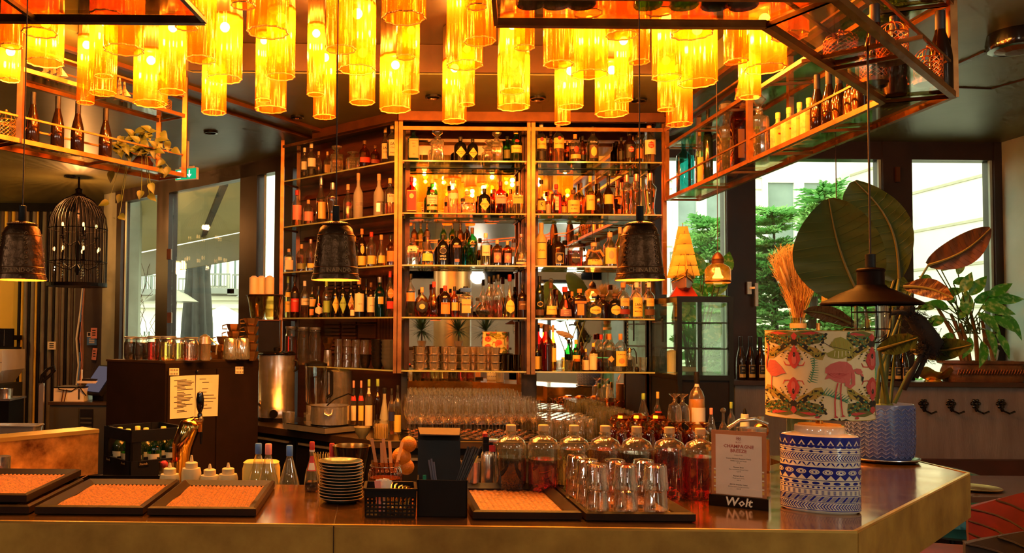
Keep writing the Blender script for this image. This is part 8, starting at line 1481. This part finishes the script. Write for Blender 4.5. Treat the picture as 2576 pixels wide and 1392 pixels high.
# dark shaggy figure hanging among the stems
pm('shag', (.010, .006, .005), .9); c = P(2318, 830, 3.25); r = T('shaggy_figure', 'dark shaggy long-armed figure clinging among the plant stems', 'figure', c); k3 = K(3.25); rr = random.Random(11)
bodyp = [(-30, 40), (-10, 20), (10, -10), (26, -34), (18, -58), (0, -50)]; MB().tube([(x*k3, 0, z*k3) for x, z in bodyp], [12*k3, 20*k3, 24*k3, 26*k3, 18*k3, 8*k3], 12).obj('body', 'shag', r, 'all'); MB().ball((-34*k3, 0, 52*k3), 17*k3, 12, 8).obj('head', 'shag', r, 'all')
for pts in ([(-30, 40), (-60, 44), (-84, 40)], [(10, -30), (-10, -70), (-30, -110), (-50, -150)], [(20, -40), (0, -80), (-20, -120)]): MB().tube([(x*k3, -.01, z*k3) for x, z in pts], 6*k3, 8).obj('limb', 'shag', r, 'all')
b = MB()
for i in range(900): q = rr.choice(bodyp); x, z = q[0]+rr.gauss(0, 13), q[1]+rr.gauss(0, 13); a = rr.uniform(0, 6.28); b.tube([(x*k3, rr.uniform(-.03, .02), z*k3), ((x+13*cos(a))*k3, rr.uniform(-.04, .02), (z+13*sin(a))*k3)], [.0016, .0004], 3, False)
b.obj('fur', 'shag', r, kind='stuff')
# ---- dried grasses in a glass vase behind the lamp
D = 4.2; p = P(2008, 836, D); k = K(D); r = T('grass_vase', 'clear bottle vase of dried pampas grass behind the flamingo lamp', 'vase', (p.x, p.y, 0)); zb = .95; zv = P(2008, 800, D).z
MB().lathe([(26*k, zb), (30*k, zb+.01), (30*k, zv-90*k), (20*k, zv-55*k), (17*k, zv-20*k), (18*k, zv)], 24).obj('glass', thin('green_glass', (.70, .85, .62), .8, .03, .4), r, 1); MB().lathe([(19*k, zv-26*k), (19.5*k, zv-14*k)], 24).obj('twine', 'c_tan', r, 1); MB().b2(-.12, .12, -.1, .1, 0, zb).obj('pedestal', 'black', r)
pm('grass_gold', (.66, .45, .17), .8, c2=(.48, .28, .09)); pm('grass_red', (.30, .08, .03), .7, c2=(.20, .05, .02)); rr = random.Random(4)
for m, n, y0, y1 in (('grass_gold', 900, 135, 190), ('grass_red', 380, 70, 130)):
    b = MB()
    for i in range(n):
        t = rr.uniform(-1, 1); h = rr.uniform(y0, y1)*(1-.22*t*t); x = t*92*(h/200)+rr.gauss(0, 3); b.tube([(rr.gauss(0, 4)*k, rr.gauss(0, 4)*k, zv-20*k), (x*.45*k, rr.gauss(0, 9)*k, zv+h*.45*k), (x*k, rr.gauss(0, 16)*k, zv+h*k)], [.55*k, .4*k, .2*k], 3, False)
        if m == 'grass_gold':
            for q in range(3): s = rr.uniform(.62, 1); b.tube([(x*s*k, 0, zv+h*s*k), ((x*s+rr.gauss(0, 7))*k, rr.gauss(0, 8)*k, zv+(h*s+rr.uniform(6, 16))*k)], [.5*k, .2*k], 3, False)
    b.obj('dried_grass', m, r, kind='stuff')
b = MB()
for i in range(150): t = rr.uniform(-.9, 1.1); h = rr.uniform(40, 110); b.ball(((t*46*(h/110))*k, rr.uniform(-22, 0)*k, zv+h*k), 1.1*k, 5, 4)
b.obj('seed_heads', 'grass_gold', r, kind='stuff')
for x1, h1 in ((-46, 140), (-52, 118)):
    pl_ = MB().tube([(0, 0, zv-20*k), (x1*.4*k, -.02, zv+h1*.4*k), (x1*k, -.03, zv+h1*k)], 1.2*k, 4).obj('bunny_tail_stem', 'grass_gold', r); MB().tube([(x1*.55*k, -.03, zv+h1*.55*k), (x1*.8*k, -.035, zv+h1*.82*k), (x1*1.05*k, -.04, zv+h1*1.08*k)], [1.5*k, 4*k, 1*k], 8).obj('plume', 'c_tan', pl_, 'all')
# ---- dieffenbachia in a carved wooden planter on the ledge
D = 6.28; k = K(D); p = P(2470, 836, D); r = T('carved_planter', 'dark carved wooden planter box on the right window ledge', 'planter', (p.x, D, LZ)); zt = P(2470, 908, D).z-LZ
pm('carved_wood', (.10, .035, .012), .35, c2=(.20, .075, .02), scale=20, bump=.6, bscale=30); MB().loft([[(x*q*k, y*w*k, z) for x, y in ring(1, 32, 5)] for q, w, z in ((92, 26, 0), (94, 28, zt*.15), (98, 31, zt*.5), (92, 28, zt*.8), (104, 34, zt*.88), (104, 34, zt), (96, 29, zt), (90, 24, zt*.5))]).obj('trough', 'carved_wood', r, 1)
b = MB()
for i in range(26): x = (-86+i*7)*k; b.tube([(x, -33*k, zt*.35), (x+4*k, -35*k, zt*.6), (x+9*k, -33*k, zt*.45), (x+5*k, -34*k, zt*.35)], 1.3*k, 5)
b.obj('carving', 'bronze_trim', r, 1, kind='stuff')
m, t, o = nt('leaf_varieg'); p_ = N(t, 'BsdfPrincipled', Roughness=.4); t.links.new(p_.outputs[0], o.inputs[0]); tc = N(t, 'TexCoord'); n = N(t, 'TexNoise', Scale=34, Detail=4); t.links.new(tc.outputs['Object'], n.inputs['Vector']); t.links.new(ramp(t, n.outputs[0], lin((.05, .30, .02)), lin((.40, .62, .16)), .50, .68), p_.inputs['Base Color'])
dp = T('dieffenbachia', 'variegated dieffenbachia with cane stems in the carved planter', 'plant', Vector((P(2450, 836, D).x, D, LZ+zt*.5))); O2 = dp.location; rr = random.Random(9)
canes = [((2440, 900), (2415, 815)), ((2460, 900), (2440, 780)), ((2478, 900), (2470, 800)), ((2432, 900), (2392, 790)), ((2500, 902), (2478, 850)), ((2425, 900), (2350, 760))]
for (b0, b1) in canes: MB().tube([P(*b0, D)-O2+Vector((0, 0, -.05)), P((b0[0]+b1[0])/2+4, (b0[1]+b1[1])/2, D)-O2, P(*b1, D-.05)-O2], [.016, .014, .010], 8).obj('cane', pm('cane_bark', (.30, .13, .03), .6, c2=(.20, .09, .02), scale=30), dp, 1)
lv = [(2352, 720, -35, 40, 22), (2372, 745, 25, 45, 16), (2352, 672, 70, 34, 14), (2368, 680, 40, 38, 14), (2398, 712, 10, 42, 17), (2345, 706, 160, 30, 14), (2420, 735, 70, 44, 18), (2440, 742, 55, 50, 19), (2452, 760, 20, 70, 24), (2470, 775, -5, 66, 24), (2460, 790, -40, 62, 24), (2492, 800, -25, 60, 22), (2500, 760, 12, 60, 20), (2480, 830, -70, 60, 20), (2470, 860, -95, 54, 22), (2505, 840, -60, 58, 20), (2400, 760, 140, 48, 18), (2385, 775, 165, 52, 20), (2372, 800, 200, 46, 18), (2430, 790, 95, 50, 20), (2412, 800, 60, 44, 18), (2395, 840, 220, 40, 16), (2440, 850, 250, 46, 18), (2350, 770, 185, 40, 16), (2330, 800, 200, 36, 13), (2410, 690, 80, 36, 13), (2520, 790, -50, 66, 22), (2488, 745, 35, 52, 18)]
for (x, y, a, L_, w) in lv:
    b0 = P(x, y, D-rr.uniform(.05, .25)); a = math.radians(a); MB().tube([P(2440+rr.uniform(-30, 30), 840, D)-O2, ((P(2440, 830, D)+b0)/2)-O2+Vector((0, 0, .02)), b0-O2], .004, 5).obj('petiole', 'stalk', dp, 1)
    leafblade(MB(), b0-O2, (cos(a), -.25, sin(a)), (-.35*sin(a), -1, .35*abs(cos(a))+.2), L_*k*1.2, w*k*.72, .3, .22, 7).obj('leaf', 'leaf_varieg', dp, 1)
# the same plant repeated behind the glass cabinet and outside shelf end
dq = T('window_plant', 'broad-leaved green plant on the ledge behind the display fridge', 'plant', Vector((P(1745, 836, 6.3).x, 6.3, 1.27))); O3 = dq.location
for i in range(22):
    x, y = 1690+rr.uniform(0, 130), rr.choice((690, 720, 740, 770, 800, 830, 860)); b0 = P(x, y, 6.28-rr.uniform(0, .05)); a = rr.uniform(.2, 2.9); MB().tube([(rr.uniform(-.05, .05), 0, 0), (b0-O3)*.6+Vector((0, 0, .03)), b0-O3], .004, 5).obj('petiole', 'stalk', dq, 1); leafblade(MB(), b0-O3, (cos(a), -.1, sin(a)), (0, -1, .4), .17, .05, .2, .2, 7).obj('leaf', 'leaf_varieg', dq, 1)
MB().lathe([(.07, 0), (.09, .10), (.085, .10), (.06, .01)], 20).obj('pot', 'c_tan', dq, 1); r = T('rear_ledge', 'dark ledge board carrying the plant behind the display fridge', 'ledge', (P(1745, 836, 6.3).x, 6.3, 0)); MB().b2(-.35, .28, -.1, .1, 1.24, 1.268).obj('board', 'dark_wood', r); MB().b2(-.33, .26, -.06, .08, 0, 1.24).obj('panel', 'wall_grey', r)
# ---- golden leaf dish, silver candlestick
D = 6.25; k = K(D); p = P(2345, 836, D); r = T('gold_leaf_dish', 'rippled golden leaf dish on the window ledge', 'dish', (p.x, D, LZ)); rows = []
for i in range(7):
    q = i/6; rows.append([((6+44*q)*k*cos(a), (5+22*q)*k*sin(a), (4+26*q*q)*k+7*k*q*sin(5*a)) for a in [2*pi*j/50 for j in range(50)]])
MB().loft(rows, cap=False).obj('dish', pm('gold_leaf', (.85, .50, .10), .28, .9), r, 'all'); MB().lathe([(20*k, 0), (16*k, 5*k), (6*k, 6*k)], 20).obj('foot', 'gold_leaf', r, 1)
p = P(2519, 836, 6.30); r = T('silver_candlestick', 'ornate silver candlestick at the right end of the ledge', 'candlestick', (p.x, 6.38, LZ)); k = K(6.38); h = P(2519, 862, 6.38).z-LZ; MB().lathe([(16*k, 0), (14*k, 4*k), (5*k, 12*k), (9*k, 30*k), (5*k, 42*k), (12*k, h-20*k), (7*k, h-14*k), (20*k, h-6*k), (21*k, h-2*k), (14*k, h)], 28).obj('stem', 'chrome', r, 1); MB().lathe([(18*k, h-2*k), (10*k, h)], 20).obj('drip_pan', 'chrome', r, 1)
# wall sconce cropped at right edge
p = P(2578, 640, 5.8); r = T('wall_sconce', 'dark bell-shaped wall sconce cropped at the right edge', 'wall lamp', (4.50, 5.8, p.z)); MB().lathe([(.075, -.10), (.07, -.08), (.055, .06), (.03, .085)], 24).obj('shade', 'bell_bronze', r, 1); MB().bar((0, 0, .08), (.12, 0, .16), .02).obj('bracket', 'black', r)
# ================================================================ dining table and velvet chairs
pm('velvet_red', (.16, .005, .006), .7, c2=(.08, .002, .003), scale=7, sheen=.15); pm('velvet_teal', (.004, .16, .17), .6, c2=(.003, .11, .12), sheen=.15); pm('velvet_olive', (.075, .055, .014), .7, c2=(.05, .036, .010), sheen=.4); pm('velvet_brown', (.050, .028, .016), .7, c2=(.035, .018, .010), sheen=.1)
tz = .75; t0 = PZ(2470, 1238, tz); r = T('dining_table', 'dark mauve dining table behind the right end of the bar', 'table', (3.65, 5.05, 0)); MB().b2(-.70, .65, -.37, .35, tz-.03, tz).obj('top', pm('table_mauve', (.10, .055, .045), .35, c2=(.08, .042, .035)), r)
for x in (.1, .58):
    for y in (-.2, .2): MB().b2(x-.025, x+.025, y-.025, y+.025, 0, tz-.03).obj('leg', 'black', r)
p = PZ(2450, 1233, tz); r = T('brass_plate', 'round brass plate on the dining table', 'plate', p); MB().lathe([(.08, 0), (.10, .004), (.135, .014), (.132, .017), (.10, .008), (.01, .006)], 40).obj('dish', 'brass', r, 1); MB().lathe([(.09, .0061), (.088, .0075), (.01, .0076)], 36).obj('well', 'brass', r, 1)
p = PZ(2440, 1250, tz); r = T('fork', 'silver fork lying beside the brass plate', 'fork', p, .5); MB().b2(-.09, .03, -.005, .005, .001, .004).obj('handle', 'chrome', r)
for i in range(4): MB().b2(.03, .075, -.010+.006*i, -.0075+.006*i, .002, .005).obj('tine', 'chrome', r)
def chair(name, label, loc, rz, m, seat=.46, w=.29, back=.86, quilt=True):
    r = T(name, label, 'chair', loc, rz)
    MB().loft([[(x*q, y*q, z) for x, y in ring(w, 28, 4)] for q, z in ((.92, seat-.09), (1, seat-.07), (1, seat-.015), (.94, seat))]).obj('seat', m, r, 1)
    rows = []; n = 24
    for i in range(9):
        z = seat-.06+(back-seat+.06)*i/8; row = []
        for j in range(n+1):
            a = pi*(.02+.96*j/n); hh = (.58+.42*math.sin(a)**1.2); zz = seat-.06+(z-seat+.06)*hh; q = w*(1.0+.10*i/8); bulge = (.010*abs(sin(j*pi/3+i*pi/2.6))*abs(sin(j*pi/3-i*pi/2.6)) if quilt else 0); row.append(((q+bulge)*cos(a), (q+bulge)*sin(a)*1.0, zz))
        rows.append(row)
    inner = [[(x*.86, y*.86, z) for x, y, z in row] for row in rows]
    b = MB(); b.loft(rows, cap=False, closed=False); b.loft(inner, cap=False, closed=False); b.loft([rows[-1], inner[-1]], cap=False, closed=False); b.loft([[rw[0] for rw in rows], [rw[0] for rw in inner]], cap=False, closed=False); b.loft([[rw[-1] for rw in rows], [rw[-1] for rw in inner]], cap=False, closed=False); bk_ = b.obj('backrest', m, r, 'all')
    if quilt:
        s = MB()
        for i in range(-10, 24):
            for sg in (1, -1):
                pts = []
                for q in range(9):
                    j = i+sg*q*1.5
                    if 0 <= j <= n: rw = rows[q]; j0 = int(j); x, y, z = rw[min(n, j0)]; x2, y2, z2 = rw[min(n, j0+1)]; f = j-j0; pts.append(((x+(x2-x)*f)*1.008, (y+(y2-y)*f)*1.008, z+(z2-z)*f))
                if len(pts) > 2 and i % 3 == 0: s.tube([(x*1.012, y*1.012, z) for x, y, z in pts], .005, 5); s.tube([(x*.845, y*.845, z) for x, y, z in pts], .005, 5)
        if s.v: s.obj('stitching', 'velvet_brown', bk_, kind='stuff')
    for x in (-.2, .2):
        for y in (-.18, .18): MB().tube([(x*.8, y*.8, seat-.08), (x, y, 0)], [.016, .010], 8).obj('leg', 'black', r)
chair('velvet_chair', 'teal velvet chair on the far side of the dining table', (3.75, 5.62, 0), 0, 'velvet_teal', back=.73, w=.36, quilt=False)
chair('velvet_chair', 'red quilted velvet tub chair beside the brass bar corner', (2.96, 4.28, 0), -1.9, 'velvet_red', w=.34, back=.88, seat=.52)
chair('velvet_chair', 'olive quilted velvet tub chair cropped at the bottom right', (2.32, 3.36, 0), -1.9, 'velvet_brown', w=.30, back=.88, seat=.62)
# ================================================================ the dining room behind the photographer
for i, (x, y) in enumerate(((-2.6, -.6), (0, -.9), (2.9, -.6), (-1.6, -3.2), (1.8, -3.6), (3.4, .9), (-3.2, 1.0))):  # added globes, outside the frame, as frontal fill on bottles and counter front
    r = T('fill_globe', 'added fill globe lamp behind the photographer, %s of the dining room fill globes' % ORD[i], 'ceiling lamp', (x, y, CZ), group='added dining room fill globes')
    MB().lathe([(.06, 0), (.06, -.03), (.02, -.04)], 16).obj('canopy', 'brass', r, 1); MB().lathe([(.008, -.03), (.008, -.2)], 8).obj('stem', 'brass', r)
    MB().ball((0, 0, -.30), .11, 16, 10).obj('globe', emat('fill_globe_glow', (1, .85, .62), 4), r, 1)
    lamp('fill_globe_light', (0, 0, -.45), 42, (1, .84, .64), .11, r)
# yuccas on a low partition behind the photographer, seen in the mirrors
r = T('partition', 'dark partition wall carrying the yuccas behind the photographer', 'partition', (1.2, -.98, 0)); MB().b2(-.75, .75, -.08, .08, 0, 1.36).obj('panel', 'wall_grey', r); MB().b2(-.78, .78, -.12, .12, 1.36, 1.39).obj('cap', 'dark_wood', r)
pm('yucca_leaf', (.03, .06, .015), .5, c2=(.06, .10, .03)); rr = random.Random(3)
for i, x in enumerate((.68, 1.22, 1.62)):
    r = T('yucca', ('left', 'middle', 'right')[i]+' spiky yucca reflected above the coffee filters', 'plant', (x, -.98, 1.39)); MB().lathe([(.05, 0), (.07, .09), (.065, .09), (.04, .01)], 18).obj('pot', 'c_tan', r, 1); MB().lathe([(.014, .05), (.012, .24)], 8).obj('trunk', 'bark', r)
    b = MB()
    for j in range(110): a, e = rr.uniform(0, 6.28), rr.uniform(-.5, 1.5); d = Vector((cos(a)*cos(e), sin(a)*cos(e), sin(e))); leafblade(b, (0, 0, .24), d, (0, 0, 1.01), rr.uniform(.2, .32), .009, .1, .15, 3)
    b.obj('leaves', 'yucca_leaf', r, kind='stuff')
for l, ns in LABELS.items():
    if len(ns) > 1: print('SHARED LABEL', len(ns), l)
    if not 4 <= len(l.split()) <= 16: print('LABEL LENGTH', len(l.split()), l)
